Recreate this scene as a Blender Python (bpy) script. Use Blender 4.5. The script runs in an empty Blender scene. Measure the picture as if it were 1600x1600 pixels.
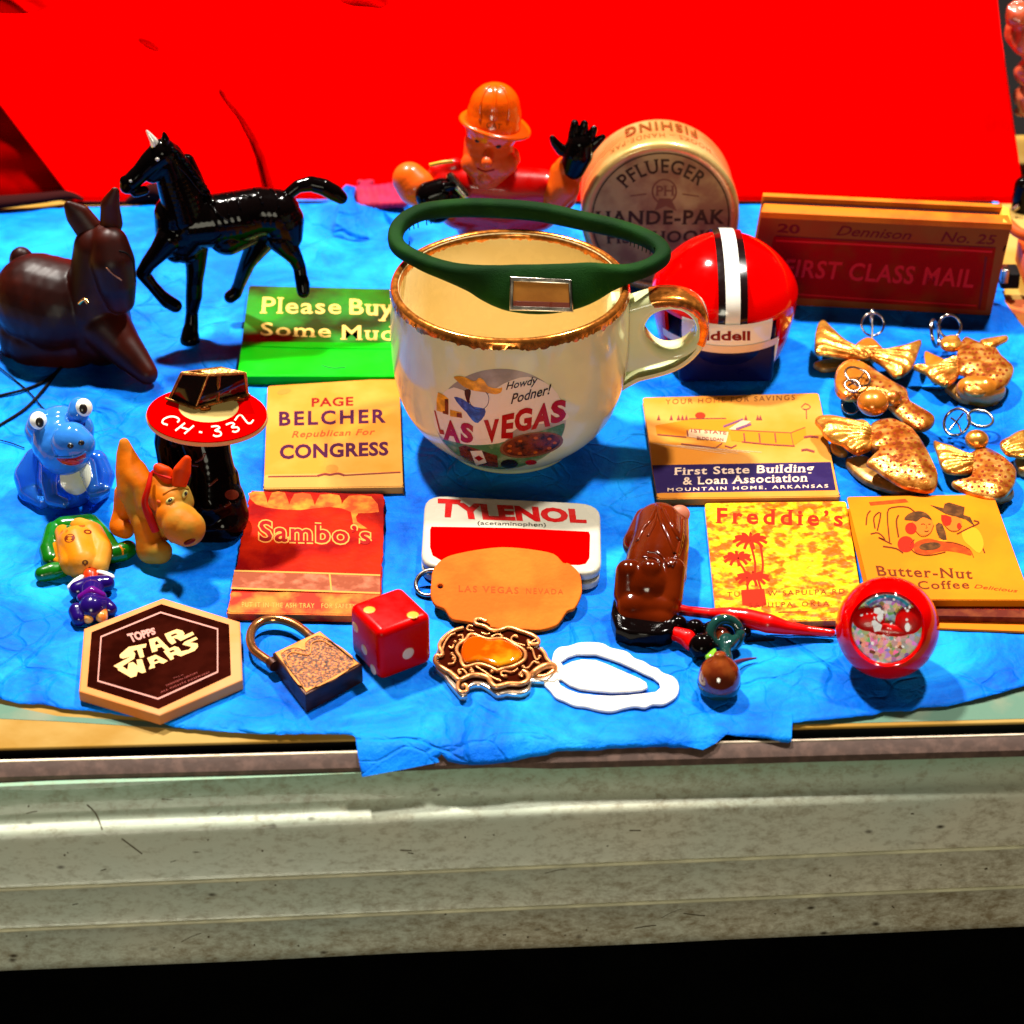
import bpy, bmesh, math, random
from math import sin, cos, pi, radians, sqrt, atan2
from mathutils import Vector, Matrix, noise
from mathutils.bvhtree import BVHTree
from mathutils.geometry import tessellate_polygon

random.seed(7)
scene = bpy.context.scene
COL = scene.collection
MM = 0.001                       # everything below is laid out in millimetres

# ------------------------------------------------------------------ camera
PITCH = radians(33.5); DIST = 635.0; FPX = 3777.0
CAM = Vector((0, -DIST * cos(PITCH), DIST * sin(PITCH)))
RIGHT = Vector((1, 0, 0)); UP = Vector((0, sin(PITCH), cos(PITCH))); FWD = Vector((0, cos(PITCH), -sin(PITCH)))
cam_data = bpy.data.cameras.new('camera'); cam = bpy.data.objects.new('camera', cam_data); COL.objects.link(cam)
cam_data.sensor_width = 36; cam_data.lens = 36 * FPX / 1600
cam.location = CAM * MM; cam.rotation_euler = (pi / 2 - PITCH, 0, 0)
cam_data.clip_start = 0.02; cam_data.clip_end = 50
cam_data.dof.use_dof = True; cam_data.dof.focus_distance = 0.62; cam_data.dof.aperture_fstop = 22
scene.camera = cam

# ------------------------------------------------------------------ light
world = bpy.data.worlds.new('World'); scene.world = world; world.use_nodes = True
bg = world.node_tree.nodes['Background']; bg.inputs[0].default_value = (1.0, 0.95, 0.88, 1); bg.inputs[1].default_value = 0.018
def area(name, loc, target, size, watts, color, spread=180):
    d = bpy.data.lights.new(name, 'AREA'); d.shape = 'DISK'; d.size = size * MM; d.energy = watts; d.color = color
    d.spread = radians(spread)
    o = bpy.data.objects.new(name, d); COL.objects.link(o); o.location = Vector(loc) * MM
    o.rotation_euler = (Vector(target) - Vector(loc)).to_track_quat('-Z', 'Y').to_euler()
    return o
area('lamp_left', (-300, 470, 1000), (0, 20, 0), 80, 30.0, (1.0, 0.95, 0.86))
area('lamp_right', (330, 400, 1000), (0, 20, 0), 90, 18.0, (1.0, 0.95, 0.86))
area('lamp_front', (-120, -1050, 300), (0, 0, 0), 320, 4.1, (1.0, 0.94, 0.72))
scene.view_settings.view_transform = 'Standard'; scene.view_settings.look = 'None'
scene.view_settings.exposure = 0.0; scene.view_settings.gamma = 1.0
scene.cycles.max_bounces = 8; scene.cycles.use_denoising = True
scene.cycles.caustics_reflective = False

# ------------------------------------------------------------------ pixel <-> place
def ray(px, py): return (FWD + RIGHT * ((px - 800) / FPX) + UP * ((800 - py) / FPX))
def at(px, py, z=0.0):
    d = ray(px, py); return CAM + d * ((z - CAM.z) / d.z)
def av(px, py, Y):
    d = ray(px, py); return CAM + d * ((Y - CAM.y) / d.y)
def depth_of(p): return (Vector(p) - CAM).dot(FWD)
def mm(p, px): return px * depth_of(p) / FPX
def to_px(p):
    v = Vector(p) - CAM; d = v.dot(FWD); return (800 + FPX * v.dot(RIGHT) / d, 800 - FPX * v.dot(UP) / d)
class Plane:
    """surface: a plane through p with normal n"""
    def __init__(s, p, n): s.p = Vector(p); s.n = Vector(n).normalized()
    def __call__(s, x, y, h=0.0):
        d = ray(x, y); t = (s.p - CAM).dot(s.n) / d.dot(s.n); return CAM + d * t + s.n * h
def Z(z): return Plane((0, 0, z), (0, 0, 1))
class On:
    """surface: the skin of a built object (positions looked up on its mesh)"""
    def __init__(s, o): s.b = o if isinstance(o, BVHTree) else BVH[o.name]; s.last = None
    def hit(s, x, y):
        d = ray(x, y).normalized(); r = s.b.ray_cast(CAM, d)
        if r[0] is None:
            best = s.b.find_nearest(CAM + d * 640)
            p, n = best[0], best[1]
            for k in range(6):
                q = CAM + d * (p - CAM).dot(d); best = s.b.find_nearest(q); p, n = best[0], best[1]
            return p, n
        return r[0], r[1]
    def __call__(s, x, y, h=0.0):
        p, n = s.hit(x, y)
        if n.dot(ray(x, y)) > 0: n = -n
        return p + n * h
BVH = {}

# ------------------------------------------------------------------ objects
def link(o):
    COL.objects.link(o); return o
def thing(name, label, cat, loc=(0, 0, 0), group=None):
    o = bpy.data.objects.new(name, None); o.empty_display_size = 0.005; link(o); o.location = Vector(loc) * MM
    o['label'] = label; o['category'] = cat
    if group: o['group'] = group
    return o
def root_loc(parent):
    v = Vector((0, 0, 0)); p = parent
    while p is not None: v = v + p.location; p = p.parent
    return v / MM
def emit(name, verts, faces, mat, parent=None, smooth=True, bvh=False, label=None, kind=None, mats=None, fmat=None, auto=None):
    """verts in world mm; the object's own origin is its parent's origin, or its own base when it has none"""
    if parent is not None: org = root_loc(parent)
    else:
        xs = [v[0] for v in verts]; ys = [v[1] for v in verts]; zs = [v[2] for v in verts]
        org = Vector(((min(xs) + max(xs)) / 2, (min(ys) + max(ys)) / 2, min(zs)))
    me = bpy.data.meshes.new(name)
    me.from_pydata([tuple((Vector(v) - org) * MM) for v in verts], [], [tuple(f) for f in faces])
    me.validate(); me.update()
    for m in (mats or [mat]): me.materials.append(m)
    if fmat:
        for p, k in zip(me.polygons, fmat): p.material_index = k
    if smooth:
        me.polygons.foreach_set('use_smooth', [True] * len(me.polygons))
        if auto: me.set_sharp_from_angle(angle=radians(auto))
    o = bpy.data.objects.new(name, me); link(o)
    if parent is not None: o.parent = parent
    else: o.location = org * MM
    if bvh: BVH[o.name] = BVHTree.FromPolygons([Vector(v) for v in verts], [tuple(f) for f in faces])
    if label: o['label'] = label
    if kind: o['kind'] = kind
    return o
def evaluated(me_verts, me_faces, mods, smooth=False):
    me = bpy.data.meshes.new('t'); me.from_pydata([tuple(v) for v in me_verts], [], [tuple(f) for f in me_faces]); me.update()
    o = bpy.data.objects.new('t', me); link(o)
    for kind, kw in mods:
        m = o.modifiers.new(kind, kind)
        for k, v in kw.items(): setattr(m, k, v)
    dg = bpy.context.evaluated_depsgraph_get(); ev = o.evaluated_get(dg)
    r = bpy.data.meshes.new_from_object(ev)
    V = [v.co.copy() for v in r.vertices]; F = [tuple(p.vertices) for p in r.polygons]
    bpy.data.objects.remove(o); bpy.data.meshes.remove(me); bpy.data.meshes.remove(r)
    return V, F

# ------------------------------------------------------------------ solids
_ico = {}
def ico(n):
    if n not in _ico:
        b = bmesh.new(); bmesh.ops.create_icosphere(b, subdivisions=n, radius=1); 
        _ico[n] = ([v.co.copy() for v in b.verts], [tuple(v.index for v in f.verts) for f in b.faces]); b.free()
    return _ico[n]
def add(V, F, v2, f2):
    k = len(V); V.extend(v2); F.extend([tuple(i + k for i in f) for f in f2])
def ball(c, r, rot=None, n=3):
    if not hasattr(r, '__len__'): r = (r, r, r)
    v, f = ico(n); R = rot or Matrix.Identity(3); c = Vector(c)
    return [c + R @ Vector((p.x * r[0], p.y * r[1], p.z * r[2])) for p in v], f
def cap(p0, r0, p1, r1, n=3, squash=None):
    p0 = Vector(p0); p1 = Vector(p1); L = (p1 - p0).length; V = []; F = []
    k = max(2, int(L / max(0.2, 0.22 * min(r0, r1))) + 1); k = min(k, 40)
    for i in range(k):
        t = i / (k - 1); r = r0 + (r1 - r0) * t
        rr = r if squash is None else (r * squash[0], r * squash[1], r * squash[2])
        add(V, F, *ball(p0.lerp(p1, t), rr, n=n))
    return V, F
def chain(pts, n=3, squash=None):
    """pts: list of (Vector, radius)"""
    V = []; F = []
    for (a, ra), (b, rb) in zip(pts, pts[1:]): add(V, F, *cap(a, ra, b, rb, n, squash))
    return V, F
def J(px, py, Y, r=None):
    p = av(px, py, Y); return (p, mm(p, r)) if r is not None else p
def JZ(px, py, z, r=None):
    p = at(px, py, z); return (p, mm(p, r)) if r is not None else p
def blob(name, prims, mat, parent, vox=0.45, smooth=5, bvh=True, label=None, floor=None, fn=None, sub=True, puff=0.28):
    V = []; F = []
    for p in prims: add(V, F, *p)
    V, F = evaluated(V, F, [('REMESH', dict(mode='VOXEL', voxel_size=vox)), ('SMOOTH', dict(factor=0.5, iterations=smooth)), ('DISPLACE', dict(strength=puff, mid_level=0.0))])
    if floor is not None: V = [Vector((v.x, v.y, max(v.z, floor))) for v in V]
    if sub and len(V) < 14000: V, F = evaluated(V, F, [('SUBSURF', dict(levels=1, render_levels=1)), ('SMOOTH', dict(factor=0.5, iterations=3))])
    if fn: V = [fn(v) for v in V]
    return emit(name, V, F, mat, parent, bvh=bvh, label=label)
def ellipsoid(name, c, r, mat, parent, rot=None, n=4, bvh=False, label=None):
    v, f = ball(c, r, rot, n); return emit(name, v, f, mat, parent, bvh=bvh, label=label)
def frame_of(nrm, up=Vector((0, 0, 1))):
    n = Vector(nrm).normalized(); x = up.cross(n)
    if x.length < 1e-4: x = Vector((1, 0, 0))
    x.normalize(); y = n.cross(x); return Matrix((x, y, n)).transposed()
def stud(name, surf, px, py, rx, ry, th, mat, parent, turn=0, n=3, label=None, sink=0.3):
    """a flattened dome seated on a surface where the pixel ray meets it"""
    if isinstance(surf, On):
        p, nr = surf.hit(px, py)
        if nr.dot(ray(px, py)) > 0: nr = -nr
    else: p = surf(px, py); nr = surf.n
    R = frame_of(nr) @ Matrix.Rotation(turn, 3, 'Z')
    k = depth_of(p) / FPX
    return ellipsoid(name, p + nr * th * (0.5 - sink), (rx * k, ry * k, th), mat, parent, rot=R, n=n, label=label)
def catmull(P, k=6, closed=False):
    P = [Vector(p) for p in P]; n = len(P); out = []
    rng = range(n) if closed else range(n - 1)
    for i in rng:
        if closed: a, b, c, d = P[(i - 1) % n], P[i], P[(i + 1) % n], P[(i + 2) % n]
        else: a, b, c, d = P[max(i - 1, 0)], P[i], P[i + 1], P[min(i + 2, n - 1)]
        for j in range(k):
            t = j / k
            out.append(0.5 * ((2 * b) + (c - a) * t + (2 * a - 5 * b + 4 * c - d) * t * t + (3 * b - a - 3 * c + d) * t ** 3))
    if not closed: out.append(P[-1])
    return out
def tube_vf(pts, rad, seg=10, closed=False, up=None, flat=1.0):
    """swept tube; rad is a number or a list; flat scales the section along 'up'"""
    P = [Vector(p) for p in pts]; n = len(P); V = []; F = []
    R = rad if hasattr(rad, '__len__') else [rad] * n
    prev = None
    for i in range(n):
        a = P[(i - 1) % n] if closed or i > 0 else P[i]; b = P[(i + 1) % n] if closed or i < n - 1 else P[i]
        t = (b - a)
        t = t.normalized() if t.length > 1e-9 else Vector((1, 0, 0))
        if up is not None: x = Vector(up).cross(t)
        elif prev is None: x = (Vector((0, 0, 1)) if abs(t.z) < 0.9 else Vector((1, 0, 0))).cross(t)
        else: x = prev - t * prev.dot(t)
        if x.length < 1e-6: x = prev or Vector((1, 0, 0))
        x.normalize(); y = t.cross(x); prev = x
        for s in range(seg):
            an = 2 * pi * s / seg; V.append(P[i] + x * cos(an) * R[i] + y * sin(an) * R[i] * flat)
    m = n if closed else n - 1
    for i in range(m):
        for s in range(seg):
            a = i * seg + s; b = i * seg + (s + 1) % seg; c = ((i + 1) % n) * seg + (s + 1) % seg; d = ((i + 1) % n) * seg + s
            F.append((a, b, c, d))
    if not closed:
        F.append(tuple(range(seg - 1, -1, -1))); F.append(tuple((n - 1) * seg + s for s in range(seg)))
    return V, F
def tube(name, pts, rad, mat, parent, seg=10, closed=False, k=5, up=None, flat=1.0, label=None):
    P = catmull(pts, k, closed) if k > 1 else [Vector(p) for p in pts]
    if hasattr(rad, '__len__'):
        n0 = len(rad); N = len(P); rad = [rad[min(int(i / (N - 1) * (n0 - 1)), n0 - 2)] * (1 - ((i / (N - 1) * (n0 - 1)) % 1 if i < N - 1 else 1)) + rad[min(int(i / (N - 1) * (n0 - 1)), n0 - 2) + 1] * ((i / (N - 1) * (n0 - 1)) % 1 if i < N - 1 else 1) for i in range(N)]
    v, f = tube_vf(P, rad, seg, closed, up, flat); return emit(name, v, f, mat, parent, auto=60, label=label)
def slab_vf(outer, holes=(), th=1.0, bev=0.1, res=2):
    """solid plate from a 2D outline (with holes), rounded edges; local z runs -th/2..th/2"""
    cu = bpy.data.curves.new('c', 'CURVE'); cu.dimensions = '2D'; cu.fill_mode = 'BOTH'
    bev = min(bev, th * 0.49)
    cu.extrude = th / 2 - bev; cu.bevel_depth = bev; cu.bevel_resolution = res; cu.offset = -bev
    for ring in [outer] + list(holes):
        s = cu.splines.new('POLY'); s.points.add(len(ring) - 1); s.use_cyclic_u = True
        for p, q in zip(s.points, ring): p.co = (q[0], q[1], 0, 1)
    o = bpy.data.objects.new('c', cu); link(o)
    dg = bpy.context.evaluated_depsgraph_get(); me = bpy.data.meshes.new_from_object(o.evaluated_get(dg))
    V = [v.co.copy() for v in me.vertices]; F = [tuple(p.vertices) for p in me.polygons]
    bpy.data.objects.remove(o); bpy.data.curves.remove(cu); bpy.data.meshes.remove(me)
    return V, F
def plate(name, outer, z0, z1, mat, parent, holes=(), bev=0.15, bvh=False, warp=None, label=None, sub=None):
    """flat plate lying on the table, outline in world mm (x, y)"""
    V, F = slab_vf([(p[0], p[1]) for p in outer], [[(q[0], q[1]) for q in h] for h in holes], z1 - z0, bev)
    V = [Vector((v.x, v.y, v.z + (z0 + z1) / 2)) for v in V]
    if sub: V, F = split_long(V, F, sub)
    if warp: V = [warp(v) for v in V]
    return emit(name, V, F, mat, parent, auto=40, bvh=bvh, label=label)
def pxring(pts, z, k=0):
    """pixel outline -> world outline on the plane z, optionally smoothed"""
    P = [at(x, y, z) for x, y in pts]
    return catmull(P, k, True) if k else P
def box_vf(c, s, R=None):
    R = R or Matrix.Identity(3); c = Vector(c)
    V = [c + R @ Vector((x * s[0] / 2, y * s[1] / 2, z * s[2] / 2)) for x in (-1, 1) for y in (-1, 1) for z in (-1, 1)]
    return V, [(0, 1, 3, 2), (4, 6, 7, 5), (0, 4, 5, 1), (2, 3, 7, 6), (0, 2, 6, 4), (1, 5, 7, 3)]
def box(name, c, s, mat, parent, R=None, bev=0.2, bvh=False, label=None):
    V, F = box_vf(c, s, R)
    if bev: V, F = evaluated(V, F, [('BEVEL', dict(width=bev, segments=3, limit_method='NONE'))])
    return emit(name, V, F, mat, parent, bvh=bvh, auto=40, label=label)
def lathe_vf(prof, c, seg=64, axis=None):
    """prof: list of (r, z) ; c centre ; axis matrix"""
    A = axis or Matrix.Identity(3); c = Vector(c); V = []; F = []
    for r, z in prof:
        for s in range(seg):
            a = 2 * pi * s / seg; V.append(c + A @ Vector((r * cos(a), r * sin(a), z)))
    for i in range(len(prof) - 1):
        for s in range(seg):
            a = i * seg + s; b = i * seg + (s + 1) % seg; F.append((a, b, b + seg, a + seg))
    return V, F
def lathe(name, prof, c, mat, parent, seg=64, axis=None, k=0, bvh=False, auto=50, label=None):
    if k: prof = [(max(p.x, 0.0), p.y) for p in catmull([Vector((r, z, 0)) for r, z in prof], k)]
    v, f = lathe_vf(prof, c, seg, axis); return emit(name, v, f, mat, parent, bvh=bvh, auto=auto, label=label)
def split_long(V, F, maxlen):
    zs = {}
    b = bmesh.new(); vs = [b.verts.new(v) for v in V]
    for f in F:
        try: b.faces.new([vs[i] for i in f])
        except ValueError: pass
    bmesh.ops.triangulate(b, faces=[f for f in b.faces if len(f.verts) > 3])
    for _ in range(7):
        e = [e for e in b.edges if e.calc_length() > maxlen]
        if not e: break
        bmesh.ops.subdivide_edges(b, edges=e, cuts=1, use_grid_fill=False)
        bmesh.ops.triangulate(b, faces=[f for f in b.faces if len(f.verts) > 3])
    b.verts.index_update(); V = [v.co.copy() for v in b.verts]; F = [tuple(v.index for v in f.verts) for f in b.faces]; b.free()
    return V, F

# ------------------------------------------------------------------ flat print (shapes in image pixels, laid on a real surface)
def poly2(outer, holes=(), smooth=0):
    rings = [outer] + list(holes)
    if smooth: rings = [[(p.x, p.y) for p in catmull([Vector((x, y, 0)) for x, y in r], smooth, True)] for r in rings]
    pts = [Vector((x, y, 0)) for r in rings for x, y in r]
    tris = tessellate_polygon([[Vector((x, y, 0)) for x, y in r] for r in rings])
    return pts, [tuple(t) for t in tris]
def ell2(cx, cy, rx, ry, turn=0, n=28, hole=None):
    def ring(k): return [(cx + cos(a) * rx * k * cos(turn) - sin(a) * ry * k * sin(turn), cy + cos(a) * rx * k * sin(turn) + sin(a) * ry * k * cos(turn)) for a in [2 * pi * i / n for i in range(n)]]
    return poly2(ring(1), [ring(hole)] if hole else [])
def line2(pts, w, smooth=0, closed=False):
    P = [Vector((x, y, 0)) for x, y in pts]
    if smooth: P = catmull(P, smooth, closed)
    V = []; F = []; n = len(P)
    for i, p in enumerate(P):
        a = P[(i - 1) % n] if closed or i else p; b = P[(i + 1) % n] if closed or i < n - 1 else p
        t = (b - a).normalized(); m = Vector((-t.y, t.x, 0)) * (w / 2); V += [p + m, p - m]
    for i in range(n if closed else n - 1):
        j = (i + 1) % n; F.append((2 * i, 2 * i + 1, 2 * j + 1, 2 * j))
    return V, F
_txt = {}
def glyphs(body, bold=0.0, serif=False, space=1.0, shear=0.0, align='CENTER'):
    key = (body, bold, serif, space, shear, align)
    if key in _txt: return _txt[key]
    cu = bpy.data.curves.new('f', 'FONT'); cu.body = body; cu.offset = bold; cu.resolution_u = 3
    cu.space_character = space; cu.shear = shear if not serif else 0; cu.fill_mode = 'FRONT'; cu.align_x = align; cu.space_line = 1.1
    o = bpy.data.objects.new('f', cu); link(o); dg = bpy.context.evaluated_depsgraph_get()
    me = bpy.data.meshes.new_from_object(o.evaluated_get(dg))
    V = [v.co.copy() for v in me.vertices]; F = [tuple(p.vertices) for p in me.polygons if p.normal.z > 0 and p.area > 1e-7]
    if serif:
        b = bmesh.new(); b.from_mesh(me); bmesh.ops.remove_doubles(b, verts=b.verts, dist=1e-5); add_ = []
        for e in b.edges:
            if len(e.link_faces) != 1: continue
            p, q = e.verts[0].co, e.verts[1].co
            if abs(p.y - q.y) > 0.004: continue
            w = abs(p.x - q.x)
            if w < 0.04 or w > 0.2: continue
            long_ = 0
            for vv in e.verts:
                for e2 in vv.link_edges:
                    if e2 is not e and len(e2.link_faces) == 1 and abs(e2.verts[0].co.x - e2.verts[1].co.x) < 0.6 * abs(e2.verts[0].co.y - e2.verts[1].co.y) and e2.calc_length() > 0.2: long_ += 1
            if long_ < 2: continue
            y = p.y; below = e.link_faces[0].calc_center_median().y > y
            x0, x1 = min(p.x, q.x) - 0.055, max(p.x, q.x) + 0.055; t = 0.06
            add_.append((x0, x1, y, y + t if below else y - t))
        for q_, (x0, x1, ya, yb) in enumerate(add_):
            zz = -0.0028 * (1 + q_ % 13)
            k = len(V); V += [Vector((x0, ya, zz)), Vector((x1, ya, zz)), Vector((x1, yb, zz)), Vector((x0, yb, zz))]; F.append((k, k + 1, k + 2, k + 3))
        b.free()
    bpy.data.objects.remove(o); bpy.data.curves.remove(cu); bpy.data.meshes.remove(me)
    x0 = min(v.x for v in V); x1 = max(v.x for v in V); y0 = min(v.y for v in V); y1 = max(v.y for v in V)
    N = [Vector(((v.x - x0) / (x1 - x0), (v.y - y0) / (y1 - y0), v.z)) for v in V]
    _txt[key] = (N, F); return _txt[key]
def text2(body, quad, bold=0.01, serif=False, space=1.0, shear=0.0, fn=None, align='CENTER'):
    """quad in pixels: TL, TR, BR, BL ; fn(u, v) may replace the bilinear map"""
    N, F = glyphs(body, bold, serif, space, shear, align)
    if fn: return [Vector((*fn(v.x, v.y), v.z)) for v in N], F
    tl, tr, br, bl = [Vector((*q, 0)) for q in quad]
    return [(bl.lerp(br, v.x)).lerp(tl.lerp(tr, v.x), v.y) + Vector((0, 0, v.z)) for v in N], F
def arc_text2(body, cx, cy, r0, r1, a0, a1, ky=1.0, **kw):
    """letters on an arc; radii r0 (feet) .. r1 (heads), angles from left a0 to right a1, degrees, 90 = up"""
    def f(u, v):
        a = radians(a0 + (a1 - a0) * u); r = r0 + (r1 - r0) * v; return cx + r * cos(a), cy - r * sin(a) * ky
    return text2(body, None, fn=f, **kw)
def decal(name, shape, surf, h, mat, parent, sub=None, label=None):
    V, F = shape
    if sub: V, F = split_long(V, F, sub)
    W = [surf(v.x, v.y, h + v.z) for v in V]
    return emit(name, W, F, mat, parent, smooth=False, label=label)
def joined(*shapes):
    V = []; F = []
    for i, s in enumerate(shapes): add(V, F, [Vector((v.x, v.y, v.z + 0.0013 + 0.0045 * (i % 7))) for v in s[0]], s[1])
    return V, F
def qmap(quad):
    tl, tr, br, bl = [Vector((*q, 0)) for q in quad]
    def f(u, v): p = bl.lerp(br, u).lerp(tl.lerp(tr, u), v); return (p.x, p.y)
    return f

# ------------------------------------------------------------------ materials
def lin(c):
    return tuple(((x / 255) / 12.92 if x / 255 <= 0.04045 else ((x / 255 + 0.055) / 1.055) ** 2.4) for x in c)
def mat(name, col, rough=0.5, metal=0.0, spec=0.5, var=0.0, vscale=150, col2=None, bump=0.0, bscale=400, coat=0.0, trans=0.0, sss=0.0,
        ior=1.45, thr=(0.45, 0.65), detail=4, emis=None, stretch=None, voro=None, aniso=0, sheen=0, bdist=0.0006, rvar=0.0):
    if spec == 0.5 and not metal and not trans: spec = 0.1 if rough >= 0.4 else 0.3
    m = bpy.data.materials.new(name); m.use_nodes = True; nt = m.node_tree; b = nt.nodes['Principled BSDF']; L = nt.links
    b.inputs['Base Color'].default_value = (*col, 1); b.inputs['Roughness'].default_value = rough; b.inputs['Metallic'].default_value = metal
    b.inputs['Specular IOR Level'].default_value = spec; b.inputs['Coat Weight'].default_value = coat; b.inputs['Coat Roughness'].default_value = 0.08
    b.inputs['Transmission Weight'].default_value = trans; b.inputs['IOR'].default_value = ior
    if sss: b.inputs['Subsurface Weight'].default_value = sss; b.inputs['Subsurface Scale'].default_value = 0.002; b.inputs['Subsurface Radius'].default_value = (1, .5, .3)
    if sheen: b.inputs['Sheen Weight'].default_value = sheen
    tc = nt.nodes.new('ShaderNodeTexCoord'); src = tc.outputs['Object']
    if stretch:
        mp = nt.nodes.new('ShaderNodeMapping'); mp.inputs['Scale'].default_value = stretch; L.new(src, mp.inputs[0]); src = mp.outputs[0]
    if var or col2 is not None:
        n = nt.nodes.new('ShaderNodeTexNoise'); n.inputs['Scale'].default_value = vscale; n.inputs['Detail'].default_value = detail; L.new(src, n.inputs['Vector'])
        r = nt.nodes.new('ShaderNodeValToRGB'); L.new(n.outputs['Fac'], r.inputs[0]); r.color_ramp.elements[0].position = thr[0]; r.color_ramp.elements[1].position = thr[1]
        c2 = col2 if col2 is not None else tuple(c * (1 + var) for c in col)
        c1 = col if col2 is not None else tuple(c * (1 - var) for c in col)
        r.color_ramp.elements[0].color = (*c1, 1); r.color_ramp.elements[1].color = (*c2, 1); L.new(r.outputs[0], b.inputs['Base Color'])
    if not rvar and rough < 0.42 and not trans: rvar = 0.3 * rough
    if rvar:
        n = nt.nodes.new('ShaderNodeTexNoise'); n.inputs['Scale'].default_value = vscale * 1.7; n.inputs['Detail'].default_value = 5; L.new(src, n.inputs['Vector'])
        r = nt.nodes.new('ShaderNodeMapRange'); r.inputs[3].default_value = max(rough - rvar, 0.02); r.inputs[4].default_value = rough + rvar
        r.inputs[1].default_value = 0.3; r.inputs[2].default_value = 0.7; L.new(n.outputs['Fac'], r.inputs[0]); L.new(r.outputs[0], b.inputs['Roughness'])
    if bump:
        n = nt.nodes.new('ShaderNodeTexNoise'); n.inputs['Scale'].default_value = bscale; n.inputs['Detail'].default_value = 5; L.new(src, n.inputs['Vector'])
        bp = nt.nodes.new('ShaderNodeBump'); bp.inputs['Strength'].default_value = bump; bp.inputs['Distance'].default_value = bdist
        L.new(n.outputs['Fac'], bp.inputs['Height']); L.new(bp.outputs[0], b.inputs['Normal'])
    m['kind'] = 'mat'
    return m
K = 2.3
def lit(r, g, b, k=K): return tuple(min(0.92, x / k) for x in lin((r, g, b)))
# ================================================================== materials used in many places
def nodes_mat(name, rough=0.5, metal=0.0, coat=0.0):
    m = bpy.data.materials.new(name); m.use_nodes = True; nt = m.node_tree; b = nt.nodes['Principled BSDF']
    b.inputs['Roughness'].default_value = rough; b.inputs['Metallic'].default_value = metal; b.inputs['Coat Weight'].default_value = coat
    return m, nt, b
def N(nt, t, **kw):
    n = nt.nodes.new(t)
    for k, v in kw.items():
        if k in n.inputs: n.inputs[k].default_value = v
        else: setattr(n, k, v)
    return n
def ramp(nt, stops):
    r = nt.nodes.new('ShaderNodeValToRGB'); e = r.color_ramp.elements
    while len(e) < len(stops): e.new(0.5)
    for q, (p, c) in zip(e, stops): q.position = p; q.color = (*c, 1)
    return r

def paper_material():
    m, nt, b = nodes_mat('blue_tissue', 0.55); L = nt.links
    b.inputs['Specular IOR Level'].default_value = 0.06
    tc = N(nt, 'ShaderNodeTexCoord')
    n1 = N(nt, 'ShaderNodeTexNoise', Scale=34.0, Detail=9.0, Roughness=0.65, Distortion=0.6); L.new(tc.outputs['Object'], n1.inputs['Vector'])
    r = ramp(nt, [(0.30, (0.0, 0.05, 0.38)), (0.48, (0.0, 0.15, 0.75)), (0.64, (0.006, 0.29, 0.9))]); L.new(n1.outputs['Fac'], r.inputs[0]); L.new(r.outputs[0], b.inputs['Base Color'])
    # crumple lines: two layers of distorted cell edges plus fine fibre
    w = N(nt, 'ShaderNodeTexNoise', Scale=30.0, Detail=3.0); L.new(tc.outputs['Object'], w.inputs['Vector'])
    mx = N(nt, 'ShaderNodeMixRGB', blend_type='ADD'); mx.inputs[0].default_value = 0.03; L.new(tc.outputs['Object'], mx.inputs[1]); L.new(w.outputs['Color'], mx.inputs[2])
    v1 = N(nt, 'ShaderNodeTexVoronoi', feature='DISTANCE_TO_EDGE', Scale=38.0); L.new(mx.outputs[0], v1.inputs['Vector'])
    v2 = N(nt, 'ShaderNodeTexVoronoi', feature='DISTANCE_TO_EDGE', Scale=95.0); L.new(mx.outputs[0], v2.inputs['Vector'])
    q1 = N(nt, 'ShaderNodeMapRange'); q1.inputs[2].default_value = 0.035; L.new(v1.outputs['Distance'], q1.inputs[0])
    q2 = N(nt, 'ShaderNodeMapRange'); q2.inputs[2].default_value = 0.06; L.new(v2.outputs['Distance'], q2.inputs[0])
    n2 = N(nt, 'ShaderNodeTexNoise', Scale=240.0, Detail=5.0, Roughness=0.7); L.new(tc.outputs['Object'], n2.inputs['Vector'])
    a = N(nt, 'ShaderNodeMath', operation='MULTIPLY'); a.inputs[1].default_value = 0.45; L.new(q2.outputs[0], a.inputs[0])
    s = N(nt, 'ShaderNodeMath', operation='ADD'); L.new(q1.outputs[0], s.inputs[0]); L.new(a.outputs[0], s.inputs[1])
    a2 = N(nt, 'ShaderNodeMath', operation='MULTIPLY'); a2.inputs[1].default_value = 0.9; L.new(n2.outputs['Fac'], a2.inputs[0])
    s2 = N(nt, 'ShaderNodeMath', operation='ADD'); L.new(s.outputs[0], s2.inputs[0]); L.new(a2.outputs[0], s2.inputs[1])
    bp = N(nt, 'ShaderNodeBump', Strength=1.0, Distance=0.0007)
    n5 = N(nt, 'ShaderNodeTexNoise', Scale=24.0, Detail=4.0, Roughness=0.6); L.new(tc.outputs['Object'], n5.inputs['Vector'])
    mk = N(nt, 'ShaderNodeMapRange'); mk.inputs[1].default_value = 0.45; mk.inputs[2].default_value = 0.65; mk.inputs[3].default_value = 0.12; L.new(n5.outputs['Fac'], mk.inputs[0])
    iv1 = N(nt, 'ShaderNodeMath', operation='SUBTRACT'); iv1.inputs[0].default_value = 1.45; L.new(s.outputs[0], iv1.inputs[1])
    ml = N(nt, 'ShaderNodeMath', operation='MULTIPLY'); L.new(iv1.outputs[0], ml.inputs[0]); L.new(mk.outputs[0], ml.inputs[1])
    sb = N(nt, 'ShaderNodeMath', operation='SUBTRACT'); L.new(a2.outputs[0], sb.inputs[0]); L.new(ml.outputs[0], sb.inputs[1]); L.new(sb.outputs[0], bp.inputs['Height']); L.new(bp.outputs[0], b.inputs['Normal'])
    return m
M_paper = paper_material()
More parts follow.
